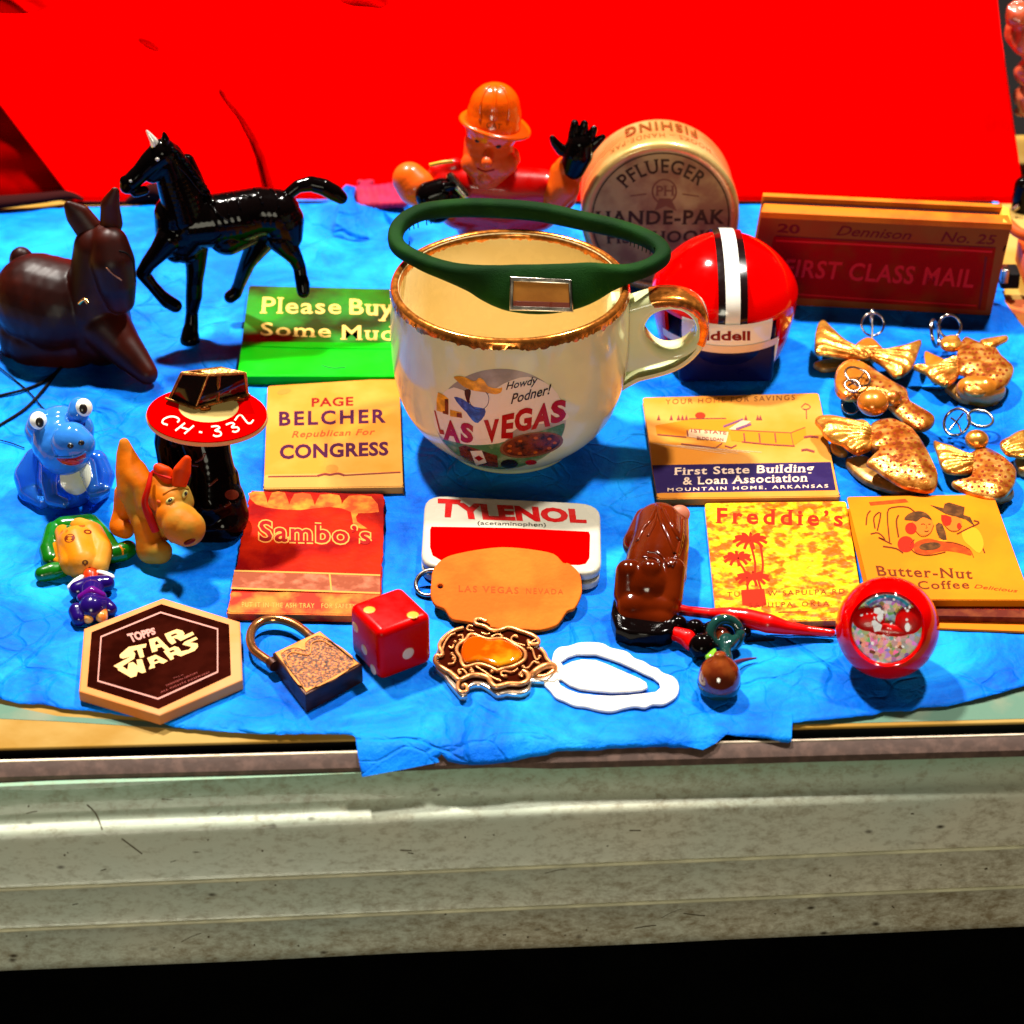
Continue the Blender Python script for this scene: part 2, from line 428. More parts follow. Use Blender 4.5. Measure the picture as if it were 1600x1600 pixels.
def dirty_plastic():
    m, nt, b = nodes_mat('dirty_cream_plastic', 0.34, coat=0.12); L = nt.links
    tc = N(nt, 'ShaderNodeTexCoord')
    n1 = N(nt, 'ShaderNodeTexNoise', Scale=14.0, Detail=4.0); L.new(tc.outputs['Object'], n1.inputs['Vector'])
    base = ramp(nt, [(0.3, (0.50, 0.57, 0.48)), (0.6, (0.62, 0.58, 0.45))]); L.new(n1.outputs['Fac'], base.inputs[0])
    mp = N(nt, 'ShaderNodeMapping'); mp.inputs['Scale'].default_value = (0.7, 1, 1.2); L.new(tc.outputs['Object'], mp.inputs[0])
    n2 = N(nt, 'ShaderNodeTexNoise', Scale=420.0, Detail=8.0, Roughness=0.8, Distortion=0.2); L.new(mp.outputs[0], n2.inputs['Vector'])
    n3 = N(nt, 'ShaderNodeTexNoise', Scale=11.0, Detail=3.0); L.new(mp.outputs[0], n3.inputs['Vector'])
    sz = N(nt, 'ShaderNodeSeparateXYZ'); L.new(tc.outputs['Object'], sz.inputs[0])
    low = N(nt, 'ShaderNodeMapRange'); low.inputs[1].default_value = 0.034; low.inputs[2].default_value = 0.0; low.inputs[3].default_value = 0.0; low.inputs[4].default_value = 0.11; L.new(sz.outputs['Z'], low.inputs[0])
    ad = N(nt, 'ShaderNodeMath', operation='MULTIPLY_ADD'); ad.inputs[1].default_value = 0.45; L.new(n3.outputs['Fac'], ad.inputs[0]); L.new(n2.outputs['Fac'], ad.inputs[2])
    ad2 = N(nt, 'ShaderNodeMath', operation='ADD'); L.new(ad.outputs[0], ad2.inputs[0]); L.new(low.outputs[0], ad2.inputs[1])
    r = ramp(nt, [(0.70, (0, 0, 0)), (0.96, (0.85, 0.85, 0.85))]); L.new(ad2.outputs[0], r.inputs[0])
    mx = N(nt, 'ShaderNodeMixRGB'); L.new(r.outputs[0], mx.inputs[0]); gz = N(nt, 'ShaderNodeMapRange'); gz.inputs[1].default_value = 0.040; gz.inputs[2].default_value = 0.050; L.new(sz.outputs['Z'], gz.inputs[0])
    mg = N(nt, 'ShaderNodeMixRGB'); L.new(gz.outputs[0], mg.inputs[0]); L.new(base.outputs[0], mg.inputs[1]); mg.inputs[2].default_value = (0.20, 0.34, 0.22, 1); L.new(mg.outputs[0], mx.inputs[1]); mx.inputs[2].default_value = (0.16, 0.10, 0.03, 1)
    v = N(nt, 'ShaderNodeTexVoronoi', Scale=170.0); L.new(mp.outputs[0], v.inputs['Vector'])
    r2 = ramp(nt, [(0.05, (1, 1, 1)), (0.16, (0, 0, 0))]); L.new(v.outputs['Distance'], r2.inputs[0])
    n4 = N(nt, 'ShaderNodeTexNoise', Scale=60.0, Detail=2.0); L.new(mp.outputs[0], n4.inputs['Vector'])
    r3 = ramp(nt, [(0.50, (0, 0, 0)), (0.58, (1, 1, 1))]); L.new(n4.outputs['Fac'], r3.inputs[0])
    mu = N(nt, 'ShaderNodeMath', operation='MULTIPLY'); L.new(r2.outputs[0], mu.inputs[0]); L.new(r3.outputs[0], mu.inputs[1])
    mx2 = N(nt, 'ShaderNodeMixRGB'); L.new(mu.outputs[0], mx2.inputs[0]); L.new(mx.outputs[0], mx2.inputs[1]); mx2.inputs[2].default_value = (0.05, 0.035, 0.015, 1)
    L.new(mx2.outputs[0], b.inputs['Base Color'])
    bp = N(nt, 'ShaderNodeBump', Strength=0.25, Distance=0.0003); L.new(n2.outputs['Fac'], bp.inputs['Height']); L.new(bp.outputs[0], b.inputs['Normal'])
    rr = N(nt, 'ShaderNodeMapRange'); rr.inputs[3].default_value = 0.28; rr.inputs[4].default_value = 0.6; L.new(ad.outputs[0], rr.inputs[0]); rr.inputs[1].default_value = 0.5; rr.inputs[2].default_value = 0.9
    L.new(rr.outputs[0], b.inputs['Roughness'])
    return m
M_bumper = dirty_plastic()
M_black = mat('black_gloss', (0.002, 0.001, 0.001), 0.1, coat=0.0, spec=0.11, rvar=0.04, vscale=300)
M_blackmatte = mat('black_matte', (0.004, 0.003, 0.003), 0.7, bump=0.2)
M_void = mat('dark_floor', (0.002, 0.002, 0.002), 0.9, var=0.5, vscale=30)
M_red_cloth = mat('red_cloth', (0.9, 0.0, 0.0), 0.8, spec=0.0, var=0.04, vscale=25, bump=0.15, bscale=900)
M_red_shade = mat('shaded_red_cloth', (0.22, 0.0, 0.0), 0.9, spec=0.0, var=0.25, vscale=30, bump=0.1)  # red cloth again, its shade put into a darker colour
M_cream = mat('cream_board', lit(255, 205, 110), 0.5, col2=lit(235, 175, 70), vscale=40, bump=0.1)
M_greenboard = mat('worn_green_board', (0.09, 0.17, 0.12), 0.6, col2=(0.2, 0.2, 0.13), vscale=60, bump=0.2)
M_strip = mat('grey_brown_metal', (0.10, 0.055, 0.042), 0.6, metal=0.1, var=0.25, vscale=350, detail=6, bump=0.2)
M_strip_edge = mat('worn_bright_metal', (0.42, 0.33, 0.24), 0.35, metal=0.5, var=0.2, vscale=200)
M_gold = mat('gold', (0.95, 0.55, 0.16), 0.22, metal=1.0, rvar=0.1, vscale=300)
M_goldrim = mat('gilded_rim', (0.72, 0.22, 0.03), 0.2, metal=0.75, var=0.35, vscale=500, coat=0.3)
M_white = mat('white', (0.8, 0.77, 0.7), 0.35, var=0.06, vscale=120)
M_steel = mat('dark_steel', (0.40, 0.34, 0.28), 0.22, metal=1.0, rvar=0.1)

# ================================================================== the setting
def yaw_pt(y800, z, th):
    p = at(800, y800, z); return p
def extrude_x(name, prof, th, m, x0=-420, x1=420, parent=None, nseg=60, kind=None, label=None, smooth=True, auto=50, wob=0.0, mats=None):
    """prof (Y, Z) at X=0, pushed along a line turned by th"""
    V = []; F = []
    for i in range(nseg + 1):
        x = x0 + (x1 - x0) * i / nseg
        for (y, z) in prof:
            w = wob * noise.noise(Vector((x * 0.02, y * 0.3, z * 0.3)))
            V.append(Vector((x, y + x * math.tan(th) + w, z + w)))
    n = len(prof)
    for i in range(nseg):
        for j in range(n - 1): F.append((i * n + j, (i + 1) * n + j, (i + 1) * n + j + 1, i * n + j + 1))
    F.append(tuple(range(n - 1, -1, -1))); F.append(tuple(nseg * n + j for j in range(n)))
    o = emit(name, V, F, m, parent, auto=auto, label=label)
    if kind: o['kind'] = kind
    return o
YE = at(800, 1141).y           # front edge of the board
TH1, TH2 = 0.041, 0.062
board = extrude_x('table_top', [(230, -6), (230, -1.2), (YE, -1.2), (YE - 0.3, -1.5), (YE - 0.3, -6)], TH1, M_cream, kind='structure')
# worn greenish stretch of the board under the right end of the paper
pg = [at(1215, 1095, -1.15), at(1700, 1050, -1.15), at(1700, 1060, -1.15), at(1640, 1122, -1.15), at(1232, 1132.5, -1.15)]
plate('worn_patch', pg, -1.18, -1.12, M_greenboard, board, bev=0.02)
pg = [at(-60, 1070, -1.15), at(0, 1100, -1.15), at(90, 1119, -1.15), at(240, 1128, -1.15), at(300, 1140, -1.15), at(200, 1134, -1.15), at(90, 1127, -1.15), at(0, 1123, -1.15), at(-60, 1118, -1.15)]
plate('worn_patch', pg, -1.18, -1.12, M_greenboard, board, bev=0.02)
rail = thing('metal_rail', 'grey brown metal rail with a dark slot running along the front edge of the table', 'rail', (0, YE - 5, -6))
extrude_x('channel', [(YE - 0.35, -1.8), (YE - 0.6, -6.0), (YE - 5, -6.0), (YE - 5, -7.5), (YE + 2, -7.5), (YE + 2, -1.8)], TH1, M_blackmatte, parent=rail)
extrude_x('strip', [(YE - 4.2, -1.8), (YE - 4.5, -1.4), (YE - 4.9, -1.55), (YE - 7.6, -3.7), (YE - 7.8, -5.4), (YE - 4.2, -5.6)], TH1, M_strip, parent=rail, auto=20)
extrude_x('bright_edge', [(YE - 4.15, -1.65), (YE - 4.35, -1.32), (YE - 4.85, -1.35), (YE - 5.0, -1.7)], TH1, M_strip_edge, parent=rail, auto=20)
yb = YE - 7.6
prof = [(yb + 3, -9), (yb + 1.5, -4.8), (yb, -4.6), (yb - 1.2, -7.2), (yb - 2.3, -10.2), (yb - 3.3, -11.6), (yb - 4.5, -12.15), (yb - 5.8, -12.45), (yb - 6.9, -13.2), (yb - 7.45, -14.9), (yb - 7.6, -27.0),
        (yb - 8.3, -27.6), (yb - 8.5, -28.3), (yb - 7.9, -29.2), (yb - 7.8, -39.4), (yb - 8.5, -40.0), (yb - 8.7, -40.8), (yb - 8.0, -41.7), (yb - 7.7, -50.5), (yb - 8.1, -51.2), (yb - 7.9, -54.0), (yb - 6.5, -54.8), (yb + 10, -54.8), (yb + 14, -20)]
bumper = extrude_x('ribbed_ledge', prof, TH2, M_bumper, nseg=220, wob=0.16, auto=60)
bumper['label'] = 'dirty cream plastic ledge with two thin ribs below the metal rail'; bumper['category'] = 'ledge'
# scratches and a stuck hair on the ledge
random.seed(21); SCF = []
for k_ in range(46):
    x_ = random.uniform(10, 1590); y_ = random.choice([random.uniform(1215, 1255), random.uniform(1290, 1335), random.uniform(1290, 1335), random.uniform(1360, 1400), random.uniform(1420, 1470), random.uniform(1420, 1470)]) - (x_ - 800) * 0.04; l_ = random.choice([2, 3, 3, 5, 9, 18, 34]); a_ = random.gauss(-0.05, 0.25)
    SCF.append(([(x_, y_), (x_ + l_ * cos(a_) * 0.5, y_ + l_ * sin(a_) * 0.6), (x_ + l_ * cos(a_), y_ + l_ * sin(a_))], random.uniform(0.6, 1.8) if l_ > 6 else random.uniform(1.5, 3)))
M_scuff = mat('scuff_mark', (0.08, 0.06, 0.03), 0.6)
BSF = On(BVHTree.FromPolygons([bumper.matrix_basis @ v.co / MM for v in bumper.data.vertices], [tuple(p.vertices) for p in bumper.data.polygons]))
so = decal('scuff_marks', joined(*[line2(p_, w_, 2) for p_, w_ in SCF]), BSF, 0.06, M_scuff, bumper); so['kind'] = 'stuff'
for pts, w in (([(136, 1257), (150, 1272), (160, 1297)], 2.2), ([(190, 1310), (222, 1334)], 2.0)):
    decal('scuff', line2(pts, w, 4), BSF, 0.06, M_scuff, bumper)
M_rib_light = mat('pale_rib_highlight', (0.66, 0.62, 0.42), 0.35, var=0.15, vscale=120)  # highlight lines along the ribs, painted as pale strips
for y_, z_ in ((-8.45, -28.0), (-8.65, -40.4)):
    rv, rf = tube_vf([Vector((x, yb + y_ + x * math.tan(TH2), z_)) for x in range(-420, 421, 20)], 0.5, 8); emit('rib_highlight', rv, rf, M_rib_light, bumper)
fl = emit('floor', [(-1500, -900, -420), (1500, -900, -420), (1500, 1500, -420), (-1500, 1500, -420)], [(0, 1, 2, 3)], M_void, smooth=False); fl['kind'] = 'structure'
tun = extrude_x('table_underside', [(yb + 12, -50), (yb + 12, -60), (400, -60), (400, -8), (yb + 20, -8)], TH2, M_blackmatte); tun['kind'] = 'structure'

# ---- blue paper: a torn, crumpled sheet
cols = []
def bk(x):
    pts = [(-200, 338), (0, 328), (190, 323), (380, 317), (470, 298), (520, 284), (565, 290), (590, 320), (640, 318), (700, 316), (1560, 316), (1568, 470), (1600, 512), (1800, 690)]
    for (a, ya), (b, yb_) in zip(pts, pts[1:]):
        if x <= b: return ya + (yb_ - ya) * (x - a) / (b - a)
    return pts[-1][1]
front = [(-200, 1060), (-60, 1085), (0, 1092), (30, 1100), (70, 1101), (100, 1108), (150, 1112), (220, 1122), (250, 1127), (262, 1134), (290, 1139), (340, 1143), (400, 1147), (440, 1148), (500, 1147), (551, 1148.5),
         (555, 1152), (559, 1180), (565, 1212), (600, 1206), (640, 1197), (672, 1190), (686, 1183), (690, 1178), (700, 1190), (725, 1195), (760, 1195), (800, 1190), (830, 1183), (855, 1180), (870, 1174), (900, 1173), (930, 1173), (950, 1170), (1000, 1168),
         (1040, 1167), (1060, 1169), (1085, 1168), (1100, 1168), (1120, 1158), (1131, 1148), (1150, 1150), (1170, 1152), (1200, 1154), (1222, 1160), (1232, 1161), (1236.5, 1158), (1238, 1130), (1260, 1127), (1300, 1124), (1370, 1117), (1380, 1112), (1425, 1111), (1436, 1106), (1480, 1104), (1520, 1094), (1560, 1084), (1600, 1072), (1800, 1040)]
fx = sorted(set([f[0] for f in front] + [x for x in range(-200, 1801, 6)]))
def frontat(x):
    for (a, ya), (b, yb_) in zip(front, front[1:]):
        if x <= b: return ya + (yb_ - ya) * (x - a) / (b - a)
    return front[-1][1]
def crease(p, s, k):
    q = Vector((p.x * s, p.y * s, k)); w = noise.noise_vector(q * 0.7) * 0.8
    d = noise.voronoi(q + w)[0]; return min(1.0, (d[1] - d[0]) * 2.2)
def paper_z(p):
    e = p.y - (YE + p.x * math.tan(TH1))           # distance behind the board's front edge
    a = 0.55 * (1 - crease(p, 0.030, 1.3)) ** 2 + 0.25 * (1 - crease(p, 0.075, 5.1)) ** 2
    w = 0.35 * noise.noise(p * 0.02) + 0.25 * noise.noise(p * 0.06)
    z = -0.38 + min(0.30, w * 0.6 + a * 0.6)
    if e < 1.0: z = -0.4 + 0.35 * a * 2
    if e < -3.4: z = min(z, -0.5 - (-3.4 - e) * 0.2)
    if e < -4.6: z = -0.80 - (-4.6 - e) * 0.72
    # the loose crumple behind the horse's tail
    for (cx, cy, r, h) in ((545, 335, 13, 5.5), (610, 365, 11, 3.5), (500, 395, 9, 1.5)):
        c = at(cx, cy); d = (p - c).length
        if d < r: z += h * (1 - d / r) ** 1.3 * (0.7 + 0.5 * crease(p, 0.25, 9.0))
    return z
def settle(p, up=0.0):
    zq = -0.4; r = p
    for _ in range(8):
        zq = 0.5 * zq + 0.5 * (paper_z(r) + up); r = CAM + (p - CAM) * ((zq - CAM.z) / (p.z - CAM.z))
    return r
V = []; F = []; NR = 150
for x in fx:
    yb_, yf = bk(x), frontat(x) 
    yb_ += 2.2 * noise.noise(Vector((x * 0.05, 3, 0))); yf += (1.3 * noise.noise(Vector((x * 0.09, 7, 0))))
    A = at(x, yb_); B = at(x, yf)
    for j in range(NR + 1):
        t = j / NR; p = A.lerp(B, 1 - (1 - t) ** 1.0)
        V.append(settle(p))
for i in range(len(fx) - 1):
    for j in range(NR):
        a = i * (NR + 1) + j; F.append((a, a + NR + 1, a + NR + 2, a + 1))
V2, F2 = V, F
paper = emit('blue_paper', V2, F2, M_paper, bvh=True)
paper['label'] = 'crumpled bright blue paper with torn edges spread under all the trinkets'; paper['category'] = 'paper'
sm = paper.modifiers.new('thick', 'SOLIDIFY'); sm.thickness = 0.00012; sm.offset = -1
# folded scraps standing up from the sheet
def scrap(pts3, name='folded_scrap'):
    n = len(pts3); W = [Vector(p) for p in pts3]; nn = (W[1] - W[0]).cross(W[2] - W[0]).normalized() * 0.1
    o = emit(name, W + [w + nn for w in W], [tuple(range(n)), tuple(range(2 * n - 1, n - 1, -1))] + [(i, (i + 1) % n, (i + 1) % n + n, i + n) for i in range(n)], M_paper, paper, smooth=False)
    return o
scrap([at(524, 348, 3.5), at(532, 318, 7.5), at(548, 296, 8), at(577, 372, 1.0), at(548, 362, 2.2)])
scrap([at(525, 350, 3), at(548, 362, 2.4), at(577, 372, 1.2), at(552, 376, 0.3), at(520, 368, 0.4)])
scrap([at(515, 292, 0.5), at(540, 288, 4), at(556, 292, 6), at(548, 330, 1.5), at(530, 338, 0.6)])
scrap([at(598, 330, 0.3), at(612, 342, 4), at(640, 350, 5), at(638, 384, 0.5), at(610, 372, 0.3)])
scrap([settle(at(x, y), 0.25) for x, y in ((556, 1152), (625, 1168), (684, 1186), (686, 1191), (642, 1200), (566, 1214))])
scrap([settle(at(x, y), 0.3) for x, y in ((1058, 1163), (1085, 1157), (1125, 1142), (1140, 1143), (1118, 1162), (1098, 1172))])

# ---- red cloth behind, leaning back, with folds
P0 = at(800, 318, -1); YB = P0.y
CN = Vector((0, -cos(radians(42)), sin(radians(42)))) ; cloth_plane = Plane((0, YB, -2), (0, -0.80, 0.60))
cloth = thing('red_cloth', 'bright red cloth draped behind the trinkets with a few folds', 'cloth', (0, YB + 10, 0))
def gcurve(px, py, pts, w0, w1):
    best = 0
    for (x0, y0), (x1, y1) in zip(pts, pts[1:]):
        if min(y0, y1) - 1 <= py <= max(y0, y1) + 1:
            t = (py - y0) / (y1 - y0); x = x0 + (x1 - x0) * t; tt = (py - pts[0][1]) / (pts[-1][1] - pts[0][1])
            w = w0 + (w1 - w0) * tt; d = (px - x) / w; best = max(best, math.exp(-d * d))
    return best
V = []; F = []; ys = list(range(-260, 332, 5)); NC = 420
def lx(y): return 112 + (y - 312) * (112 / 147.0)
def rx(y): return 1556 + (max(y, 0) / 330.0) * 46 if y > 60 else 1556 - (60 - y) * 0.1 + 8
for y in ys:
    for i in range(NC + 1):
        x = lx(y) + (rx(y) - lx(y)) * i / NC
        h = 0.8 * noise.noise(Vector((x * 0.004, y * 0.004, 2)))
        h -= 11 * gcurve(x, y, [(344, 145), (352, 160), (375, 190), (392, 220), (404, 250), (416, 300), (425, 345)], 1.5, 9.0)
        h -= 7 * math.exp(-((x - 560) / 24) ** 2 - ((y - 2) / 9) ** 2) + 3 * math.exp(-((x - 590) / 16) ** 2 - ((y - 10) / 7) ** 2)
        h -= 4 * math.exp(-((x - 233 - (y - 75) * 1.2) / 8) ** 2 - ((y - 75) / 7) ** 2)
        h -= 9 * math.exp(-((x + 10 - y * 1.2) / 45) ** 2) * max(0, min(1, (26 - y) / 10))
        h -= 0.7 * math.exp(-(((x - 1302) - (y - 168) * 1.1) / 6) ** 2 - ((y - 168) / 22) ** 2)
        if y > 305: h -= (y - 305) * 0.05
        V.append(cloth_plane(x, y, h))
for j in range(len(ys) - 1):
    for i in range(NC):
        a = j * (NC + 1) + i; F.append((a, a + 1, a + NC + 2, a + NC + 1))
V, F = V, F
c1 = emit('main_panel', V, F, M_red_cloth, cloth); md = c1.modifiers.new('t', 'SOLIDIFY'); md.thickness = 0.0008; md.offset = -1
# the left return and the gap under it, shade put into their colours
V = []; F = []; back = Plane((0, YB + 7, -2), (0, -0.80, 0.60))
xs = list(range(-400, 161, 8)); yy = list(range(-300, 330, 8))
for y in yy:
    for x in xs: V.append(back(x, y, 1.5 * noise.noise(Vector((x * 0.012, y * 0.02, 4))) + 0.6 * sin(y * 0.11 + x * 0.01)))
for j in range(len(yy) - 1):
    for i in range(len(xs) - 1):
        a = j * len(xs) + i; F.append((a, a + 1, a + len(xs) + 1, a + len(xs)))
c2 = emit('side_panel', V, F, M_red_shade, cloth); md = c2.modifiers.new('t', 'SOLIDIFY'); md.thickness = 0.0008; md.offset = -1
M_gap = mat('gap_shade_and_tear', (0.02, 0.001, 0.001), 0.9)  # gap shadow painted as dark strips; also colours the lid slot and tear
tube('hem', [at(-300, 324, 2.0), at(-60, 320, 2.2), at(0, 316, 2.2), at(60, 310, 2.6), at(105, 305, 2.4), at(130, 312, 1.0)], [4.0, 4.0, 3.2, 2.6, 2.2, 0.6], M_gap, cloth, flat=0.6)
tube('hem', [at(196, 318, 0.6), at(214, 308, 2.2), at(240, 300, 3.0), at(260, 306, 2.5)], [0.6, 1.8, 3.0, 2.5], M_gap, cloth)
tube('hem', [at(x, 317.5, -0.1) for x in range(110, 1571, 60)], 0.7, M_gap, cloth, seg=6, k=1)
pk = [at(566, 322, 1), at(556, 300, 3.5), at(562, 286, 4), at(592, 280, 4), at(625, 292, 3), at(630, 318, 2.5), at(600, 326, 1)]
blob('pink_scrap', [cap(pk[1].lerp(pk[4], t), 1.5, pk[0].lerp(pk[5], t), 1.2) for t in (0, .15, .3, .45, .6, .75, .9, 1)] + [cap(pk[2], 1.3, pk[3], 1.6), cap(pk[3], 1.6, pk[4], 1.4), cap(pk[1], 1.4, pk[3], 1.6)], mat('pink_cloth', lit(200, 35, 80, 1.6), 0.6, var=0.25, vscale=200), None, 0.5, 3, bvh=False)
o = bpy.data.objects['pink_scrap']; o['label'] = 'small pink scrap lying behind the paper beside the orange sleeve'; o['category'] = 'scrap'

# ---- clutter past the right end of the cloth
M_skin = mat('orange_pink_film', lit(240, 110, 70, 1.5), 0.3, col2=lit(190, 50, 20, 1.8), vscale=90, coat=0.5, bump=0.4, bscale=150)
pr = []
random.seed(3)
for (x, y, r) in ((1590, 20, 22), (1604, 60, 30), (1590, 52, 20), (1612, 110, 28), (1606, 150, 22), (1640, 40, 50), (1640, 130, 45), (1598, 172, 12), (1640, 190, 30)):
    p = av(x, y, YB + 26); pr.append(ball(p + Vector((0, random.uniform(-3, 3), random.uniform(-1, 1))), mm(p, r), n=2))
def crump(v):
    d = noise.voronoi(v * 0.12)[0]; return v + noise.noise_vector(v * 0.2) * 1.6 + Vector((0, -1, 0.3)) * (d[1] - d[0]) * 1.5
film = blob('crumpled_film', pr, M_skin, None, 0.9, 2, bvh=False, fn=crump)
film['label'] = 'crumpled shiny orange pink plastic film past the right edge of the red cloth'; film['category'] = 'plastic film'
clip_r = thing('black_clamp', 'black clamp with a bright bolt behind the right end of the box', 'clamp', at(1600, 330, 0))
blob('jaw', [cap(av(1600, 290, YB - 4), 3, av(1598, 340, YB - 4), 4), cap(av(1640, 300, YB), 6, av(1625, 345, YB), 6)], M_black, clip_r, 0.6, 3)
tube('bolt', [av(1583, 328, YB - 9), av(1592, 322, YB - 9)], [0.9, 0.7], M_steel, clip_r, k=1)
blk = thing('orange_block', 'orange block with a dark slot at the right edge behind the box', 'block', at(1600, 470, 0))
MB1 = mat('orange_paint', lit(225, 90, 30, 1.7), 0.5, var=0.25, vscale=90)
box('body', at(1640, 420, 4) + Vector((0, 0, 0)), (16, 26, 8), MB1, blk, bev=0.6)
box('slot', at(1576, 432, 6), (5.5, 7, 5), M_blackmatte, blk, bev=0.4)
box('bracket', at(1569, 428, 8.2), (2.2, 4, 4.5), M_steel, blk, bev=0.3)
tube('bar', [at(1574, 348, 14), at(1596, 366, 13), at(1640, 380, 12)], 1.8, MB1, blk)
tbl = emit('side_board', [at(1560, 468, -0.2), at(1700, 468, -0.2), at(1900, 800, -0.2), at(1800, 700, -0.2), at(1600, 515, -0.2), at(1585, 490, -0.2)], [(0, 1, 2, 3, 4, 5)], mat('peach_board', lit(240, 120, 70, 2.0), 0.5, col2=lit(255, 170, 60, 2.1), vscale=60), smooth=False)
tbl['kind'] = 'structure'
# wires on the left
wire = thing('black_wire', 'thin black wires crossing the blue paper at the left edge below the brown donkey', 'wire', at(40, 640, 0))
for pts, r in (([(-40, 628), (0, 618), (40, 608), (75, 592), (110, 560)], 0.42), ([(-40, 690), (0, 664), (40, 638), (70, 606), (90, 580)], 0.42), ([(-30, 550), (10, 583), (45, 612), (70, 640), (95, 655)], 0.22), ([(-30, 682), (10, 690), (38, 700)], 0.18)):
    tube('strand', [at(x, y, 0.5) for x, y in pts], r, M_blackmatte, wire, seg=8)
# ================================================================== mug
M_mug = mat('glazed_cream', (0.66, 0.68, 0.35), 0.12, coat=0.15, spec=0.35, var=0.05, vscale=60)
M_mugin = mat('glazed_warm_inside', (0.82, 0.66, 0.36), 0.25, coat=0.1)
MC = at(797, 688, 0); mug = thing('mug', 'cream souvenir mug with gilded rim and round city emblem, at the centre of the cloth', 'mug', MC)
H = 49.0
outp = [(0, 0.8), (15, 0.8), (16.2, 0.0), (17.4, 0.2), (18.2, 1.6), (22.0, 4.6), (26.2, 9.0), (29.2, 14.5), (31.0, 21.0), (31.8, 28.0), (31.9, 36.0), (31.7, 44.0), (31.5, 47.6), (31.2, 48.7), (30.5, 49.1), (29.8, 48.8)]
inp = [(29.3, 48.0), (29.1, 44.0), (29.3, 30.0), (28.0, 18.0), (23.5, 9.0), (15.0, 4.2), (0.01, 3.2)]
body = lathe('body', outp, MC, M_mug, mug, seg=128, k=4, bvh=True)
lathe('inside', [(29.85, 48.8)] + inp, MC, M_mugin, mug, seg=96, k=3)
SM = On(body)
# gilded rim with ragged drips
def rag(a, s): return 0.5 + 0.8 * abs(noise.noise(Vector((cos(a) * 16, sin(a) * 16, s)))) * 2 + 0.5 * noise.noise(Vector((cos(a) * 40, sin(a) * 40, s)))
V = []; F = []; SEG = 420
for i in range(SEG):
    a = 2 * pi * i / SEG; d = rag(a, 1.0); e = rag(a, 9.0) * 0.8
    for r, z in ((31.83, 47.4 - d), (31.78, 46.8), (31.62, 48.0), (31.28, 48.82), (30.5, 49.22), (29.72, 48.9), (29.2, 48.0), (29.02, 47.6 - e)):
        V.append(MC + Vector((cos(a) * r, sin(a) * r, z)))
for i in range(SEG):
    for j in range(7): a = i * 8 + j; b = ((i + 1) % SEG) * 8 + j; F.append((a, b, b + 1, a + 1))
emit('gilded_rim', V, F, M_goldrim, mug)
# handle: a flat sided loop with a gilded top
HY = MC.y - 3.5; hp = Plane((0, HY, 0), (0, -1, 0))
ho = catmull([hp(x, y) for x, y in ((950, 486), (985, 479), (1015, 470), (1045, 467), (1075, 471), (1099, 486), (1108, 510), (1104, 538), (1090, 560), (1068, 578), (1040, 590), (1000, 600), (955, 612))], 4, True)
hh = catmull([hp(x, y) for x, y in ((1008, 522), (1016, 500), (1036, 489), (1062, 489), (1082, 502), (1088, 522), (1076, 541), (1052, 552), (1026, 546))], 5, True)
V, F = slab_vf([(p.x, p.z) for p in ho], [[(p.x, p.z) for p in hh]], 8.5, 2.0, 4)
V = [Vector((v.x, HY + 4.2 - v.z * 1.0, v.y)) for v in V]
handle = emit('handle', V, [tuple(reversed(f)) for f in F], M_mug, mug, auto=50, bvh=True)
# gilded strip hugging the outer edge of the loop
pts = [p for p in ho if p.z > hp(1000, 545).z and p.x > hp(1012, 480).x]
pts = sorted(pts, key=lambda p: -atan2(p.z - hp(1050, 520).z, p.x - hp(1050, 520).x))
V = []; F = []; cx = hp(1050, 520)
for i, p in enumerate(pts):
    o = (p - cx); o.y = 0; o.normalize(); w = 0.8 + 0.5 * noise.noise(p * 0.9)
    for dy, k in ((-0.06, -1.7 - w), (-0.06, -0.9), (0.35, -0.2), (1.6, 0.12), (4.2, 0.14), (6.8, 0.12), (8.1, -0.2), (8.5, -0.9)):
        V.append(Vector((p.x, HY + dy, p.z)) + o * k)
for i in range(len(pts) - 1):
    for j in range(7): a = i * 8 + j; F.append((a, a + 8, a + 9, a + 1))
emit('gilded_edge', V, F, M_goldrim, handle)
# printed emblem
M_pg = mat('print_grey', (0.33, 0.30, 0.22), 0.3, var=0.2, vscale=150); M_pl = mat('print_cream', (0.72, 0.64, 0.44), 0.3)
M_pr = mat('print_red', (0.33, 0.002, 0.001), 0.3); M_pk = mat('print_black', (0.012, 0.009, 0.008), 0.3, coat=0.3)
M_py = mat('print_yellow', (0.72, 0.33, 0.02), 0.3, var=0.3, vscale=400); M_pb = mat('print_blue', (0.03, 0.10, 0.36), 0.3, var=0.4, vscale=500)
M_pgn = mat('print_green', (0.06, 0.17, 0.05), 0.3, col2=(0.24, 0.30, 0.14), vscale=260); M_pbr = mat('print_brown', (0.16, 0.03, 0.008), 0.3, col2=(0.03, 0.012, 0.008), vscale=500)
def E(x, y): return (660 + x * 0.15, 560 + y * 0.15)          # picture of the emblem, in its own units
def EP(pts): return [E(x, y) for x, y in pts]
def deco(name, shape, m, h, sub=4): return decal(name, shape, SM, h, m, body, sub)
deco('emblem_disc', ell2(*E(815, 630), 102, 78.5, n=64), M_pg, 0.04, 5)
deco('emblem_field', poly2(EP([(190, 800), (120, 640), (160, 430), (330, 300), (600, 400), (850, 260), (1100, 190), (1350, 300), (1480, 520), (1490, 640), (1000, 720), (860, 860), (500, 940), (300, 860)]), smooth=3), M_pl, 0.08, 5)
deco('emblem_field', poly2(EP([(210, 850), (300, 860), (520, 900), (800, 880), (1100, 800), (1400, 700), (1480, 680), (1450, 800), (1360, 950), (1200, 1060), (1000, 1130), (800, 1150), (560, 1110), (360, 1000)]), smooth=3), M_pgn, 0.10, 5)
